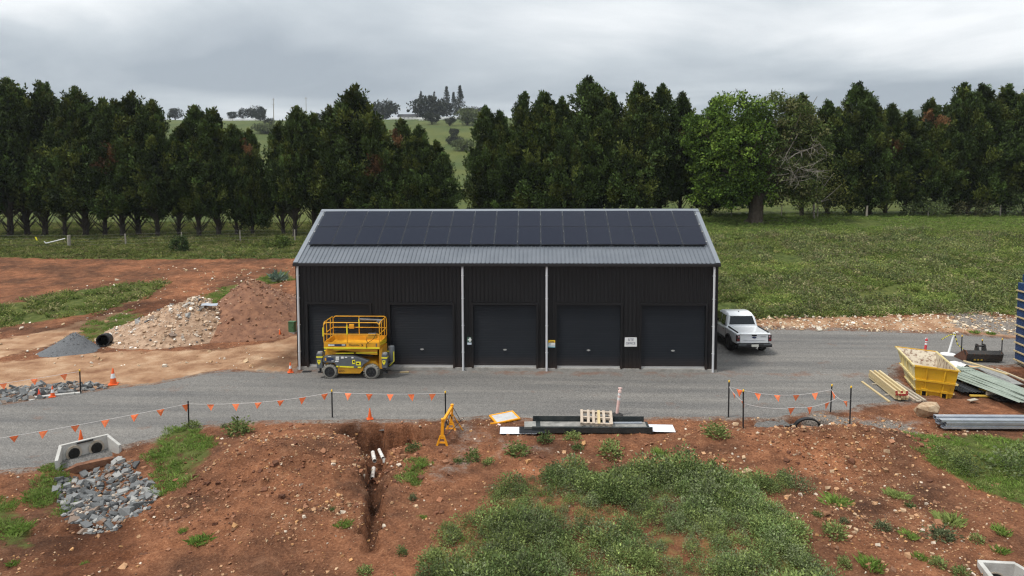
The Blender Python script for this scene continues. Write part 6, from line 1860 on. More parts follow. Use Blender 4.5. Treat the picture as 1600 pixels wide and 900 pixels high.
# platform
px0, px1, pz = -1.21, 1.37, 1.42
b = MB(); b.box(((px0 + px1) / 2, 0, pz + .02), (px1 - px0, 1.5, .06)); plat = b.build('platform', M['yellow_lift'], lift, bevel=.006)
for sy in (-1, 1):
    b = MB(); b.box(((px0 + px1) / 2, sy * .735, pz + .14), (px1 - px0, .03, .28)); b.build('toe_board', M['yellow_lift'], plat)
    b = MB(); b.box(((px0 + px1) / 2, sy * .754, pz + .025), (px1 - px0, .01, .06)); b.build('reflective_strip', M['lime'], plat)
for x in (px0, px1):
    b = MB(); b.box((x, 0, pz + .14), (.03, 1.44, .28)); b.build('toe_board', M['yellow_lift'], plat)
for k in range(2):
    b = MB(); b.box((px1 + .02, -.1 + k * .0, pz + .1 + k * .1), (.008, 1.2, .05), (R_(-8), 0, 0)); b.build('reflective_strip', M['lime'], plat)
b = MB(); b.box((0, 0, pz + .06), (px1 - px0 - .1, 1.4, .012)); b.build('deck', M['yellow_lift'], plat)
R0 = .022
top, mid = pz + 1.2, pz + .66
def rail(name, pts, r=R0): 
    q = MB(); q.path(pts, r, 8); return q.build(name, M['yellow_lift'], plat, recalc=False)
for sy in (-1, 1):
    y = sy * .735
    rail('top_rail', [(px0, y, top - .1), (px0 + .1, y, top), (px1 - .1, y, top), (px1, y, top - .1)])
    rail('mid_rail', [(px0, y, mid), (px1, y, mid)])
    for x in (px0, -.13 if sy < 0 else .05, px1):
        rail('rail_post', [(x, y, pz + .28), (x, y, top - (.1 if abs(x) > 1 else 0))], .024)
    s = MB(); s.box((-.13 if sy < 0 else .05, y - .0, mid + .2), (.05, .052, .42)); s.build('reflective_strip', M['lime'], plat)
for x in (px0, px1):
    rail('top_rail', [(x, -.735, top - .1), (x, -.6, top), (x, .6, top), (x, .735, top - .1)])
    rail('mid_rail', [(x, -.735, mid), (x, .735, mid)])
    for y in (-.3, .3): rail('rail_post', [(x, y, pz + .28), (x, y, top)])
rail('gate_rail', [(px0 + .05, .1, mid - .25), (px0 + .05, .1, mid + .3), (px0 + .05, .55, mid + .3), (px0 + .05, .55, mid - .25)], .018)
s = MB(); s.box((px0 - .03, -.735, mid + .1), (.05, .05, .4)); s.build('reflective_strip', M['lime'], plat)
b = MB(); b.box((-.3, .68, mid + .06), (.24, .06, .22)); b.build('document_box', M['yellow_lift'], plat, bevel=.01)
b = MB(); b.box((1.0, -.55, mid - .12), (.42, .25, .2)); b.build('control_box', M['yellow_lift'], plat, bevel=.02)
b = MB(); b.box((1.0, -.6, mid - .0), (.36, .2, .04)); b.build('control_face', M['lift_grey'], plat, bevel=.01)
b = MB(); b.path([(.8, -.76, mid - .1), (.78, -.77, mid - .3), (.84, -.77, mid - .38), (1.1, -.77, mid - .2), (1.25, -.76, mid + .1)], .012, 6); b.path([(.84, -.77, mid - .38), (.76, -.775, pz + .2), (.78, -.775, pz + .02)], .012, 6); b.build('cable', M['black'], plat)
b = MB(); b.box((px0 + .0, -.5, mid - .1), (.06, .1, .3)); b.build('hose_reel', M['black'], plat)
b = MB(); b.tube((.1, .6, top - .12), (1.2, .6, top - .16), .05, 8); b.box((1.1, .5, top - .2), (.25, .3, .12)); b.build('tool_roll', mat('roll_grey', (.1, .1, .1), .7, 0, (.2, .2, .2), 3), plat)
b = MB(); b.box((-.6, YN - .003 - .0, pz + .155), (.82, .008, .1)); b.build('hire_sticker', M['navy'], plat)
b = MB(); b.box((-.83, YN - .009, pz + .155), (.22, .006, .055)); b.build('sticker_mark', M['white'], plat)
b = MB(); b.lathe([(.045, 0), (.045, .006)], 14, Matrix.Translation((-.97, YN - .004, pz + .155)) @ Matrix.Rotation(R_(90), 4, 'X')); b.build('sticker_mark', M['white'], plat)
b = MB(); b.box((-.3, YN - .009, pz + .165), (.16, .006, .05)); b.build('sticker_mark', M['plate'], plat)
lettering('Haulotte', .135, (.2, YN - .006, pz + .165), UP, M['black'], plat, sx=1.0)
b = MB(); b.prism([(-.04, .05), (.0, .05), (.05, 0), (.0, -.05), (-.04, -.05), (.0, 0)], .008, Matrix.Translation((.56, YN - .006, pz + .16))); b.build('arrow_mark', M['black'], plat)
b = MB(); b.box((1.22, YN - .004, pz + .17), (.05, .006, .14)); b.build('sticker_mark', M['lift_grey'], plat)
bs = thing('timber_offcut', 'short pale timber offcut lying right of the scissor lift', 'timber', (-4.75, -.55, .03), (0, 0, .12)); b = MB(); b.box((0, 0, .02), (.42, .07, .04)); b.build('offcut', M['timber'], bs)

# ================================================================ UTE
ute = thing('pickup_ute', 'white dual cab ute with black wheels parked beyond the right shed corner', 'pickup', (12.78, 3.1, .004), (0, 0, R_(3.2)))
HW = .93
def ring(y, hw, z0, z1, r=.12, crown=0.02):
    pts = []
    for (sx, sz) in ((1, 0), (1, 1), (-1, 1), (-1, 0)):
        cx_, cz_ = sx * (hw - r), (z1 - r) if sz else (z0 + r)
        a0 = {(1, 0): -90, (1, 1): 0, (-1, 1): 90, (-1, 0): 180}[(sx, sz)]
        for k in range(4):
            a = R_(a0 + 30 * k); pts.append((cx_ + r * math.cos(a), y, cz_ + r * math.sin(a)))
    return pts
b = MB()
b.loft([ring(.02, HW - .05, .66, 1.13, .05), ring(.1, HW - .02, .6, 1.15, .06), ring(.9, HW, .56, 1.16, .07), ring(1.75, HW - .01, .52, 1.15, .08), ring(2.9, HW - .01, .5, 1.13, .1), ring(4.0, HW, .52, 1.13, .12), ring(4.75, HW - .02, .56, 1.08, .14), ring(5.15, HW - .08, .6, 1.0, .16), ring(5.3, HW - .16, .64, .94, .12)])
body = b.build('body', M['ute'], ute, smooth=True)
cab = MB()
def cring(y, hb, ht, zb, zt): return [(hb, y, zb), (ht + .03, y, zt - .1), (ht - .06, y, zt), (-ht + .06, y, zt), (-ht - .03, y, zt - .1), (-hb, y, zb)]
cab.loft([cring(1.72, .84, .80, 1.12, 1.24), cring(1.92, .86, .72, 1.12, 1.72), cring(2.15, .87, .69, 1.12, 1.83), cring(2.7, .87, .69, 1.12, 1.86), cring(3.2, .87, .68, 1.12, 1.82), cring(3.45, .87, .70, 1.12, 1.72), cring(4.1, .85, .80, 1.11, 1.16)])
cab.build('cab', M['ute'], ute, smooth=True)
w = MB(); w.add([(-.7, 1.715, 1.27), (.7, 1.715, 1.27), (.6, 1.895, 1.69), (-.6, 1.895, 1.69), (-.7, 1.76, 1.27), (.7, 1.76, 1.27), (.6, 1.94, 1.69), (-.6, 1.94, 1.69)], [(0, 1, 2, 3), (0, 4, 5, 1), (1, 5, 6, 2), (2, 6, 7, 3), (3, 7, 4, 0)]); w.build('rear_window', M['glass'], ute)
w = MB(); w.add([(-.76, 4.04, 1.19), (.76, 4.04, 1.19), (.63, 3.5, 1.7), (-.63, 3.5, 1.7), (-.76, 4.0, 1.15), (.76, 4.0, 1.15), (.63, 3.46, 1.66), (-.63, 3.46, 1.66)], [(0, 1, 2, 3), (0, 4, 5, 1), (1, 5, 6, 2), (2, 6, 7, 3), (3, 7, 4, 0)]); w.build('windscreen', M['glass'], ute)
for sx in (-1, 1):
    for (y0, y1, y2, y3) in ((1.95, 2.62, 2.62, 2.12), (2.72, 3.85, 3.42, 2.72)):
        w = MB(); 
        q = [(sx * .874, y0, 1.2), (sx * .874, y1, 1.2), (sx * .752, y2, 1.7), (sx * .752, y3, 1.7)]
        q2 = [(a - sx * .04, b_, c) for a, b_, c in q]
        w.add(q + q2, [(0, 1, 2, 3), (7, 6, 5, 4), (0, 4, 5, 1), (1, 5, 6, 2), (2, 6, 7, 3), (3, 7, 4, 0)]); w.build('side_window', M['glass'], ute)
    mr_ = MB(); mr_.box((sx * 1.03, 3.7, 1.22), (.2, .1, .17)); mr_.box((sx * .92, 3.72, 1.17), (.12, .05, .05)); mr_.build('mirror', M['black'], ute, bevel=.025)
    st = MB(); st.box((sx * .9, 2.65, .48), (.12, 1.75, .07)); st.build('side_step', M['black'], ute, bevel=.015)
    for y in (2.0, 3.05):
        dh = MB(); dh.box((sx * .935, y, 1.0), (.03, .17, .03)); dh.build('door_handle', M['black'], ute, bevel=.006)
        dl = MB(); dl.box((sx * .926, y - .28, .85), (.012, .012, .5)); dl.build('door_gap', M['dark'], ute)
    tl = MB(); tl.box((sx * .83, .03, .91), (.17, .12, .34)); k = tl.build('tail_light', M['taildark'], ute, bevel=.02)
    tl = MB(); tl.box((sx * .83, -.034, .82), (.13, .012, .12)); tl.build('red_lens', M['tail'], k)
    tl = MB(); tl.box((sx * .80, -.034, 1.0), (.07, .012, .08)); tl.build('clear_lens', mat('pink_lens', (.5, .3, .32), .2), k)
    sr = MB(); sr.tube((sx * .8, .15, 1.185), (sx * .8, 1.55, 1.2), .035, 8); sr.build('bed_rail', M['black'], ute)
    hl = MB(); hl.box((sx * .72, 5.16, .86), (.3, .2, .16)); hl.build('headlight', M['silver'], ute, bevel=.03)
    for y in (1.12, 4.33):
        n = 18; fl = MB(); rg = []
        for k in range(n + 1):
            a = math.pi * k / n; c, s = math.cos(a), math.sin(a)
            rg.append([(sx * .9, y + c * .5, .42 + s * .5), (sx * .985, y + c * .5, .42 + s * .5), (sx * .985, y + c * .43, .42 + s * .43), (sx * .9, y + c * .43, .42 + s * .43)])
        fl.loft(rg); fl.build('wheel_arch', M['black'], ute)
        wl_ = MB(); wl_.lathe([(.44, -.04), (.44, .05)], 20, Matrix.Translation((sx * .905, y, .46)) @ Matrix.Rotation(R_(90), 4, 'Y')); wl_.build('wheel_well', M['dark'], ute)
        t_ = MB(); tyre(t_, .41, .28, 0); t_o = t_.build('wheel', M['rubber'], ute, smooth=True); t_o.location = (sx * .83, y, .41); t_o.rotation_euler = (0, 0, R_(90))
        r_ = MB(); r_.lathe([(.26, 0), (.27, .01), (.22, .015), (.2, -.03), (.06, -.03), (.05, .0)], 20, Matrix.Translation((0, 0, 0)) @ Matrix.Rotation(R_(90), 4, 'X')); k = r_.build('rim', M['black'], t_o); k.location = (0, -sx * .142, 0); k.rotation_euler = (0, 0, 0 if sx > 0 else R_(180))
b = MB(); b.box((0, .92, 1.165), (1.5, 1.55, .03)); b.build('tonneau_cover', M['ute'], ute, bevel=.01)
tg = MB(); tg.box((0, .0, .905), (1.46, .07, .5)); tgo = tg.build('tailgate', M['ute'], ute, bevel=.02)
b = MB(); b.box((0, -.03, 1.13), (1.4, .09, .045)); b.build('tailgate_lip', M['ute'], tgo, bevel=.012)
b = MB(); b.box((0, -.04, 1.07), (.26, .03, .085)); b.build('tailgate_handle', M['black'], tgo, bevel=.01)
b = MB(); b.lathe([(.12, 0), (.115, .012), (.09, .014)], 20, Matrix.Translation((0, -.035, .955)) @ Matrix.Rotation(R_(90), 4, 'X') @ Matrix.Diagonal((1, .42, 1, 1))); b.build('oval_emblem', M['navy'], tgo)
lettering('RAPTOR', .065, (.47, -.038, .985), UP, M['lift_grey'], tgo, sx=1.1)
b = MB(); b.prism([(-.6, .83), (.6, .83), (.54, .80), (-.54, .80)], .02, Matrix.Translation((0, -.036, 0))); b.build('tailgate_crease_shade', mat('ute_crease_shade', (.5, .52, .55), .3), tgo)  # greyer than the body paint: shading of the crease put into colour
b = MB(); b.box((0, -.06, .55), (1.8, .22, .17)); bm_ = b.build('rear_bumper', M['black'], ute, bevel=.03)
b = MB(); b.box((0, -.175, .56), (.37, .012, .12)); b.build('number_plate', M['plate'], bm_)
for sx in (-1, 1):
    b = MB(); b.box((sx * .65, -.165, .6), (.4, .03, .05)); b.build('bumper_trim', M['lift_grey'], bm_)
b = MB(); b.tube((.08, -.1, .42), (.08, -.28, .42), .03, 8); b.lathe([(.0, .43), (.03, .45), (.03, .49), (0, .51)], 8, Matrix.Translation((.08, -.28, 0)), close=False); b.build('tow_ball', M['alu'], ute)
b = MB(); b.box((0, 2.6, .44), (1.3, 4.6, .16)); b.build('underbody', M['dark'], ute)
b = MB(); b.box((0, 1.12, .42), (1.5, .14, .14)); b.build('rear_axle', M['dark'], ute)
b = MB(); b.box((0, 5.32, .72), (1.3, .06, .36)); b.build('grille', M['black'], ute)
b = MB(); b.box((0, 5.3, .48), (1.75, .2, .18)); b.build('front_bumper', M['black'], ute, bevel=.03)
b = MB(); b.prism([(-.06, 0), (.06, 0), (.02, .06)], .03, Matrix.Translation((0, 2.3, 1.84)) @ Matrix.Rotation(R_(90), 4, 'Z')); b.build('aerial', M['black'], ute)

# ================================================================ SKIP BIN
skip = thing('skip_bin', 'yellow steel skip bin with worn rusty inside and sloping far end', 'skip bin', (17.5, -3.16, -.02), (R_(-1), R_(3.5), R_(-17)))
def shell(bot, topr, z0, z1, th=.03):
    return bot, topr
B0 = [(.1, .0), (1.45, .0), (1.45, 1.75), (.1, 1.75)]; T0 = [(-.08, -.14), (1.54, -.14), (1.54, 3.5), (-.08, 3.5)]
ZB, ZT = .12, 1.28
def lerp2(t): return [(a[0] + (b_[0] - a[0]) * t, a[1] + (b_[1] - a[1]) * t) for a, b_ in zip(B0, T0)]
def inset(poly, d): return [(poly[0][0] + d, poly[0][1] + d), (poly[1][0] - d, poly[1][1] + d), (poly[2][0] - d, poly[2][1] - d), (poly[3][0] + d, poly[3][1] - d)]
names = [('front_panel', 'bin_front'), ('side_panel', 'bin_side'), ('end_panel', 'bin_front'), ('side_panel', 'bin_side')]
for i, (nm, mt_) in enumerate(names):
    j = (i + 1) % 4
    b = MB(); bi, ti = inset(B0, .03), inset(T0, .03)
    vs = [(*B0[i], ZB), (*B0[j], ZB), (*T0[j], ZT), (*T0[i], ZT), (*bi[i], ZB), (*bi[j], ZB), (*ti[j], ZT), (*ti[i], ZT)]
    b.add(vs, [(0, 1, 2, 3), (0, 4, 5, 1), (1, 5, 6, 2), (2, 6, 7, 3), (3, 7, 4, 0)], 0); b.add([vs[4], vs[5], vs[6], vs[7]], [(3, 2, 1, 0)], 1)
    b.build(nm, [M[mt_], M['bin_in']], skip, recalc=False)
b = MB(); b.add([(*p, ZB) for p in B0] + [(*p, ZB + .03) for p in inset(B0, .02)], [(3, 2, 1, 0), (4, 5, 6, 7)]); b.build('floor_plate', M['bin_in'], skip, recalc=False)
def band(t, h, out, mt_, nm):
    p = lerp2(t); z = ZB + (ZT - ZB) * t
    for i in range(4):
        j = (i + 1) % 4
        a, c = Vector((*p[i], z)), Vector((*p[j], z)); d = (c - a); L = d.length; ang = math.atan2(d.y, d.x)
        q = MB(); q.box((0, -out / 2 + .012, 0), (L + out * 2 - .002 * i, out, h)); o = q.build(nm, M['bin_front' if i % 2 == 0 else 'bin_side'] if mt_ is None else M[mt_], skip)
        o.location = (a + c) / 2; o.rotation_euler = (0, 0, ang)
band(1.0, .06, .07, None, 'top_rim'); band(.5, .07, .09, None, 'side_flange'); band(.13, .05, .05, None, 'lower_band')
for x in (.42, 1.05):
    for (t0, t1) in ((.53, .97), (.16, .47)):
        a = Vector((x, -.14 * t0 - .02, ZB + (ZT - ZB) * t0)); c = Vector((x + (.03 if x > .7 else -.03), -.14 * t1 - .02, ZB + (ZT - ZB) * t1))
        q = MB(); q.tube(a, c, .035, 4); q.build('stiffener', M['bin_front'], skip)
for y in (.5, 1.3, 2.1):
    for (t0, t1) in ((.53, .97),):
        a = Vector((.1 - .18 * t0 - .01, y, ZB + (ZT - ZB) * t0)); c = Vector((.1 - .18 * t1 - .01, y, ZB + (ZT - ZB) * t1))
        q = MB(); q.tube(a, c, .03, 4); q.build('stiffener', M['bin_side'], skip)
for x in (.38, 1.12):
    q = MB(); q.box((x, -.08, .3), (.24, .12, .09)); q.box((x - .1, -.06, .14), (.04, .12, .28)); q.box((x + .1, -.06, .14), (.04, .12, .28)); q.build('lifting_pocket', M['bin_front'], skip)
    q = MB(); q.box((x, -.02, .16), (.16, .03, .18)); q.build('pocket_shade', M['dark'], skip)  # dark plate paints the shade inside the pocket
q = MB(); q.box((.77, .04, .06), (1.3, .06, .14)); q.box((.3, .9, .06), (.08, 1.7, .12)); q.box((1.25, .9, .06), (.08, 1.7, .12)); q.build('skid', M['bin_front'], skip)

# ================================================================ TIMBER, SHEETS, STEEL
def planks(name, label, cat, x, y, z, rot, nx_, nz_, w, h, L, mt_, jit=.04, endm=None, gapx=.013):
    o = thing(name, label, cat, (x, y, z), (0, 0, rot))
    mts = [mt_, M['timber2'], M['timber3']] if mt_ is M['timber'] else [mt_, M['pallet']]
    mes = [MB().box((0, 0, 0), (w, L, h)).mesh('plank', q_) for q_ in mts]
    for j in range(nz_):
        for i in range(nx_):
            if nx_ == 5 and j == nz_ - 1 and i in (1, 3): continue       # top course laid with gaps
            k = bpy.data.objects.new('plank', random.choice(mes)); link(k, o)
            dy_ = random.uniform(-jit, jit)
            k.location = ((i - (nx_ - 1) / 2) * (w + gapx) + random.uniform(-.003, .003), dy_, h * (j + .5) + j * .007)
            k.rotation_euler = (0, 0, random.uniform(-.004, .004))
            if endm and j >= nz_ - 2:
                e_ = MB(); e_.box((0, -L / 2 - .003, 0), (w * .98, .012, h * .98)); ke = e_.build('painted_end', endm, k)
    return o
def mover(label, a, b, w=.045, h=.09, mt_='timber', zoff=0.0, nm='loose_timber', grp='loose timbers by the skip'):
    a, b = Vector(a), Vector(b); d = b - a
    o = thing(nm, label, 'timber', (a + b) / 2, d.to_track_quat('Y', 'Z').to_euler(), grp)
    q = MB(); q.box((0, 0, h / 2 + zoff), (w, d.length, h)); q.build('plank', M[mt_], o)
    return o
planks('timber_stack', 'neat stack of long pale timbers with red painted ends left of the skip', 'timber stack', 16.72, -2.62, .075, R_(-7.5), 5, 4, .09, .085, 3.1, M['timber'], .06, M['redend'])
for k in range(2):
    q = MB(); q.box((0, 0, 0), (.75, .09, .07)); o = q.build('timber_bearer', M['timber_grey'], None); o.location = (16.78 - k * .2, -1.9 - k * 1.5, .037); o.rotation_euler = (0, 0, R_(3)); tag(o, ('far' if k == 0 else 'near') + ' short bearer under the red ended timber stack', 'timber', 'bearers under the timber stack')
planks('plank_stack', 'low stack of weathered boards between the timber stack and the skip', 'timber stack', 17.3, -2.95, .01, R_(-4), 5, 2, .085, .05, 2.6, M['timber_grey'], .12)
mover('single long pale timber lying left of the timber stack', (16.15, -1.5, .01), (15.95, -4.3, .01), .09, .05)
# loose pile right of the skip
ribs = [(20.55, -2.1, .30, 6.6, 1), (20.75, -2.3, .335, 6.2, 3), (20.95, -2.2, .37, 6.4, -1), (21.15, -2.5, .41, 6.0, 2), (21.3, -2.7, .45, 5.6, -2)]
GL = ['lowest pale green roof sheet in the fanned pile', 'second pale green roof sheet from the bottom of the fanned pile', 'middle pale green roof sheet in the fanned pile', 'second from top pale green roof sheet in the fanned pile', 'topmost pale green roof sheet in the fanned pile']
for k, (x, y, z, L, a) in enumerate(ribs):
    ribsheet('roof_sheet', GL[k], x, y, z, L, .8, (R_(random.uniform(-3, 3)), R_(2), R_(92 + a)), M['greensheet'], 5, 'sheet', 'pale green roof sheets')
mover('battens strapped across the green roof sheets', (20.2, -1.1, .49), (21.8, -.75, .5), .06, .03, 'greensheet', nm='cross_batten')
for k in range(3):
    ribsheet('black_sheet', ['lowest', 'middle', 'top'][k] + ' black ribbed sheet right of the skip', 19.75 + k * .18, -2.35 - k * .1, .1 + k * .03, 1.7, .6, (0, R_(1), R_(96 - k * 3)), M['blacksheet'], 4, 'sheet', 'black ribbed sheets')
pp = thing('plywood_stack', 'tan plywood sheets on bearers behind the black sheets', 'plywood', (20.1, -1.15, .22), (0, 0, R_(-6)))
for k in range(3):
    q = MB(); q.box((random.uniform(-.02, .02), 0, k * .03), (1.35, .8, .024)); q.build('sheet', M['ply'], pp)
for k in range(3):
    q = MB(); q.box((-.5 + k * .5, 0, -.1), (.09, .85, .17)); q.build('bearer', M['timber'], pp)
q = MB(); q.box((0, -.38, -.16), (1.4, .09, .035)); q.build('base_board', M['timber'], pp)
ws = thing('plastic_sheet', 'crumpled white plastic sheet on the rubbish pile right of the skip', 'plastic sheet', (21.2, .3, .12), (0, 0, .2))
n = 22; X, Y = np.meshgrid(np.linspace(-.95, .95, n), np.linspace(-.45, .45, n)); Z = .22 + .5 * fbm(X * 2.2, Y * 2.2, 12, 4) + .12 * np.cos(X * 1.5) - .3 * (np.abs(X) / .95) ** 3
ii = np.arange(n * n).reshape(n, n); Q = np.stack([ii[:-1, :-1], ii[:-1, 1:], ii[1:, 1:], ii[1:, :-1]], -1).reshape(-1, 4)
X = X + .12 * fbm(X * 3, Y * 3, 33, 2)
k = link(bpy.data.objects.new('film', raw_mesh('film', np.stack([X, Y, np.maximum(Z, .02)], -1).reshape(-1, 3), Q, None, [mat('plastic_film', (.68, .67, .66), .35)], 4, True)), ws)
for (lab, a, b_, w_, h_, mm) in (
 ('upper yellow formwork timber behind the skip corner', (20.6, 1.15, .06), (22.4, 1.2, .06), .12, .06, 'formyellow'),
 ('lower yellow formwork timber behind the skip corner', (20.5, .85, .03), (22.2, .8, .03), .12, .06, 'formyellow'),
 ('yellow timber at the near edge under the black sheets', (19.7, -3.45, .02), (21.2, -3.55, .02), .12, .06, 'formyellow'),
 ('short yellow timber block near the green sheets', (20.35, -2.95, .12), (20.75, -3.1, .12), .12, .08, 'formyellow'),
 ('long pale batten crossing the top of the green sheets', (21.75, .35, .5), (22.1, -2.1, .55), .07, .05, 'timber'),
 ('second pale batten beside the one crossing the green sheets', (21.95, .25, .46), (22.3, -1.9, .5), .07, .05, 'timber'),
 ('grey batten lying right of the green sheets', (23.1, .1, .2), (22.9, -2.6, .2), .06, .05, 'timber_grey'),
 ('pale batten farthest right of the green sheets', (23.25, -.2, .14), (23.15, -3.0, .14), .06, .05, 'timber'),
 ('orange plywood offcut behind the green sheets', (22.1, .9, .12), (22.7, .45, .16), .25, .03, 'ply'),
 ('orange timber beside the near end of the green sheets', (22.6, -3.3, .1), (23.6, -3.2, .1), .1, .05, 'formyellow'),
 ('pale scrap board lying on soil near the black sheets', (19.25, -4.1, .03), (19.65, -3.95, .05), .18, .03, 'timber_grey'),
 ('orange timber lying behind the steel lengths', (18.6, -6.2, .05), (20.6, -6.1, .05), .09, .06, 'formyellow'),
 ('second orange timber lying behind the steel lengths', (18.9, -6.35, .05), (20.9, -6.4, .05), .09, .05, 'formyellow')):
    mover(lab, (a[0], a[1], a[2] + max(0, tz(a[0], a[1]))), (b_[0], b_[1], b_[2] + max(0, tz(b_[0], b_[1]))), w_, h_, mm)
gm_ = thing('mesh_sheet', 'grey corrugated scrap sheet under the battens on the right', 'sheet', (22.5, -1.0, .2), (R_(2), R_(-3), R_(88)))
b = MB(); b.box((0, 0, 0), (2.2, .75, .03)); b.build('sheet', mat('scrap_grey', (.3, .3, .28), .8, 0, (.2, .2, .19), 6), gm_)
ug = thing('rubbish_base', 'dark mixed scrap underneath the green sheets', 'scrap', (20.9, -1.9, .12), (0, 0, R_(4)))
for (c, s, mm) in (((0, 0, -.02), (1.3, 4.6, .08), 'blacksheet'), ((-.1, -1.6, .06), (1.2, .1, .14), 'timber_grey'), ((0, 0, .06), (1.2, .1, .14), 'timber_grey'), ((.05, 1.5, .06), (1.2, .1, .14), 'timber_grey')):
    q = MB(); q.box(c, s); q.build('scrap_piece', M[mm], ug)

# galvanised purlins
st = thing('steel_lengths', 'bundle of long shiny galvanised steel lengths lying on the grass edge', 'steel bundle', (19.6, -6.95, tz(17.5, -6.95) + .06), (0, 0, R_(1)))
cme = MB()
for (c, s) in (((0, 0, .002), (6.4, .2, .004)), ((0, -.1, .035), (6.4, .004, .07)), ((0, .1, .035), (6.4, .004, .07)), ((0, -.085, .07), (6.4, .03, .004)), ((0, .085, .07), (6.4, .03, .004))): cme.box(c, s)
cm_ = cme.mesh('length', M['steel'])
for j in range(4):
    for i in range(3):
        k = bpy.data.objects.new('steel_length', cm_); link(k, st)
        k.location = (random.uniform(-.12, .12), (i - 1) * .22 + random.uniform(-.02, .02), j * .076); k.rotation_euler = (R_(180) if (i + j) % 2 else 0, 0, R_(random.uniform(-.5, .5)))
        if (i + j) % 2: k.location.z += .07

# excavator bucket
bk = thing('excavator_bucket', 'black excavator bucket with rusty side lying on the gravel', 'bucket', (23.75, 2.45, .0), (0, 0, R_(-4)))
prof = [(-.55, 0.02), (-.1, 0.0), (.3, .02), (.55, .2), (.6, .45), (.45, .6)]
b = MB(); n = len(prof)
vs = [(sx * .82, p[0], p[1]) for sx in (-1, 1) for p in prof] + [(sx * .82, p[0] * .94, p[1] * .94 + .03) for sx in (-1, 1) for p in prof]
fs_ = [(i, i + 1, n + i + 1, n + i) for i in range(n - 1)] + [(2 * n + i, 3 * n + i, 3 * n + i + 1, 2 * n + i + 1) for i in range(n - 1)]
b.add(vs, fs_); o = b.build('bucket_shell', M['bucket'], bk)
o.rotation_euler = (0, 0, R_(180))
for sx in (-1, 1):
    b = MB(); T = Matrix.Translation((sx * .83, 0, 0)) @ Matrix.Rotation(R_(90), 4, 'Z')
    b.prism([(-.6, .5), (-.6, .42), (-.5, .1), (-.2, 0), (.55, 0), (.6, .06), (-.3, .6), (-.45, .62)], .04, T); b.build('side_plate', M['bucket'] if sx > 0 else mat('rusty_steel', (.13, .055, .03), .85, 0, (.08, .035, .022), 4), bk)
b = MB(); b.box((0, -.42, .48), (1.7, .12, .22), (R_(-30), 0, 0)); b.build('back_plate', M['bucket'], bk)
b = MB(); b.box((0, -.5, .22), (1.6, .04, .3), (R_(12), 0, 0)); b.build('front_plate', M['bucket'], bk)
for k in range(7):
    b = MB(); b.box((-.6 + k * .16, -.53, .2), (.09, .03, .16), (R_(12), 0, 0)); b.build('wear_strip', M['formyellow'] if k in (1, 2, 3) else M['bucket'], bk)
for x in (-.12, .22):
    b = MB(); b.prism([(-.2, .5), (.2, .5), (.1, .85), (-.05, .85)], .06, Matrix.Translation((x, -.1, 0)) @ Matrix.Rotation(R_(90), 4, 'Z')); b.build('lug', M['bucket'], bk)
b = MB(); b.tube((-.2, -.08, .75), (.3, -.08, .75), .045, 10); b.build('pin', M['bucket'], bk)
picket('short capped picket just behind the bucket, left one', 23.45, 3.3, 1.05)
picket('short capped picket just behind the bucket, right one', 24.25, 2.95, .92)

# blue stack with battens at the right edge
bs = thing('blue_panel_stack', 'tall stack of blue panels separated by pale battens at the right edge', 'panel stack', (26.15, .35, 0), (0, 0, R_(-7)))
for k in range(9):
    q = MB(); q.box((0, 0, .24 + k * .43 + .17), (2.3, 2.9, .37)); q.build('blue_pack', M['blue'], bs, bevel=.01)
    for yy_ in (-1.2, 0, 1.2):
        q = MB(); q.box((0, yy_, .24 + k * .43 - .035), (2.4, .1, .07)); q.build('cross_batten', M['timber'], bs)
    for sx in (-1, 1):
        q = MB(); q.box((sx * 1.175, 0, .24 + k * .43 - .032), (.05, 3.0, .062)); q.build('edge_batten', M['timber'], bs)
q = MB(); q.box((-.1, 0, 4.28), (1.9, 2.6, .35)); q.build('blue_pack', M['blue'], bs, bevel=.02)
for x in (-.95, 0, .95):
    q = MB(); q.box((x, 0, .085), (.2, 2.8, .17)); q.build('bearer', M['timber_grey'], bs)

# green cabinet left of the shed
gc = thing('electrical_cabinet', 'small green electrical cabinet at the left rear of the gravel yard', 'cabinet', (-12.75, 6.75, tz(-13, 7.0) + .12), (0, 0, R_(-6)))
b = MB(); b.box((0, 0, .3), (.36, .3, .62)); b.build('housing', M['boxgreen'], gc, bevel=.015)
b = MB(); b.box((0, 0, .63), (.4, .34, .05)); b.build('lid', M['boxgreen'], gc, bevel=.012)
b = MB(); b.box((0, -.155, .3), (.3, .012, .5)); b.build('door', M['boxgreen'], gc)
b = MB(); b.box((.1, -.165, .33), (.025, .02, .07)); b.build('handle', M['black'], gc)
b = MB(); b.box((0, 0, -.06), (.42, .36, .2)); b.build('plinth', M['slab'], gc)
kb = thing('concrete_offcut', 'pale concrete strip lying beside the green cabinet', 'concrete', (-13.35, 6.3, tz(-13.35, 6.3) + .03), (0, 0, R_(22))); b = MB(); b.box((0, 0, .02), (.75, .16, .07)); b.build('strip', M['concrete'], kb, bevel=.008)
kb = thing('cover_plate', 'dark drain cover plate beside the left downpipe foot', 'cover', (-9.45, -.5, .03), (0, 0, R_(3))); b = MB(); b.box((0, 0, 0), (.4, .22, .03)); b.build('plate', M['black'], kb, bevel=.006)

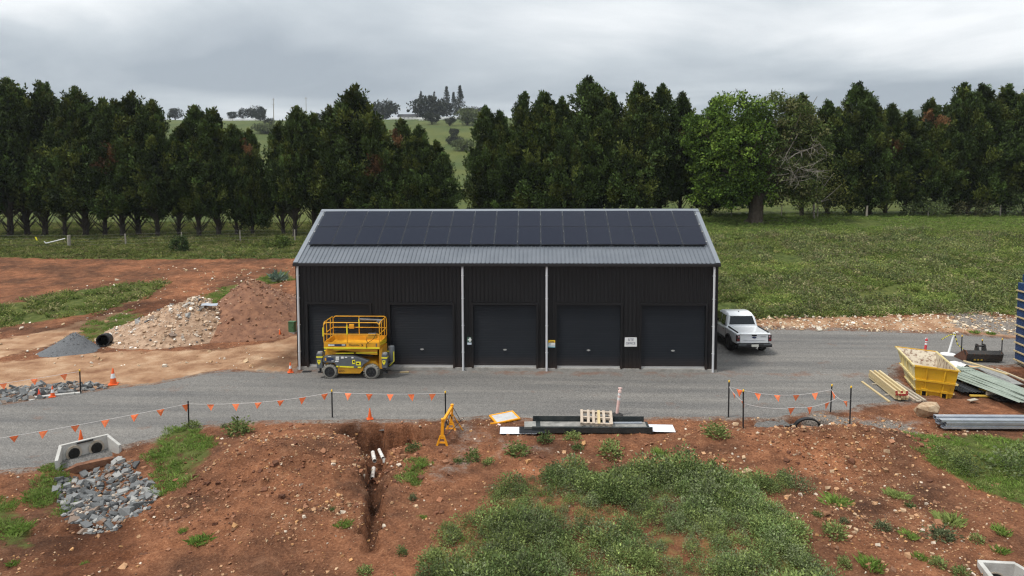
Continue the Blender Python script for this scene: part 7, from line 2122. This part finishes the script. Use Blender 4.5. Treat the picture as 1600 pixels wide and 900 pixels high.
# ================================================================ FENCES
def wire_fence(label, pts, h, thick, wires=4):
    a = pts[0]; z0 = tz(a[0], a[1])
    o = thing('wire_fence', label, 'fence', (a[0], a[1], z0))
    P = [Vector((p[0] - a[0], p[1] - a[1], tz(p[0], p[1]) - z0)) for p in pts]
    for i, p in enumerate(P):
        t = thick[i % len(thick)]
        q = MB(); q.tube(p + Vector((0, 0, -.3)), p + Vector((random.uniform(-.05, .05), 0, h)), t, 8, t * .9); q.build('post', M['post'], o)
    for k in range(wires):
        hh = h * (.18 + .78 * k / (wires - 1))
        q = MB(); q.path([p + Vector((0, 0, hh)) for p in P], .006, 4); q.build('wire', M['wire'], o, recalc=False)
    return o
fl = [(-62, 35.5), (-54, 35.6), (-46.3, 35.8), (-41.2, 37.2), (-35.8, 38.2), (-30.1, 39.5), (-24.5, 40.4), (-18.5, 41.0), (-10, 41.5)]
wire_fence('post and wire fence along the grass strip left of the shed', fl, 1.25, [.07, .07, .17, .08, .06, .06, .07])
wire_fence('post and wire fence below the windbreak right of the shed', [(24, 47.2), (29.5, 46.6), (33.5, 46.4), (39, 46.5), (46, 46.8), (54, 46.8), (63, 46.5)], 1.3, [.07, .06, .07, .12, .07])
gi = thing('gate_strainer', 'white bent gate rail leaning on the thick left fence post', 'rail', (-47.4, 35.4, tz(-47.4, 35.4) + .55), (0, 0, .2)); b = MB(); b.tube((-.9, 0, -.1), (.9, 0, .35), .05, 8); b.tube((-.9, 0, -.1), (-1.05, 0, .1), .05, 8); b.build('rail', M['hillwhite'], gi)
ym = thing('yellow_marker', 'small yellow marker tag hanging on the left fence wire', 'marker', (-49.6, 35.6, tz(-49.6, 35.6) + .75)); b = MB(); b.prism([(-.1, .35), (.06, .35), (.2, 0), (.06, 0)], .02); b.build('tag', M['lime'], ym)

# ================================================================ AIR
hz_ = MB(); hz_.box((0, 1100, 125), (5100, 3100, 310))
hm = bpy.data.materials.new('thin_haze'); hm.use_nodes = True
hn = hm.node_tree.nodes; hn.clear()
ho = hn.new('ShaderNodeOutputMaterial'); hv = hn.new('ShaderNodeVolumePrincipled')
hv.inputs['Color'].default_value = (.78, .86, .95, 1); hv.inputs['Density'].default_value = .00013; hv.inputs['Anisotropy'].default_value = .2
hm.node_tree.links.new(hv.outputs[0], ho.inputs['Volume'])
haze = hz_.build('haze', hm); haze['kind'] = 'stuff'; haze['label'] = 'thin pale haze in the air over the far hill and mountain'; haze['category'] = 'haze'
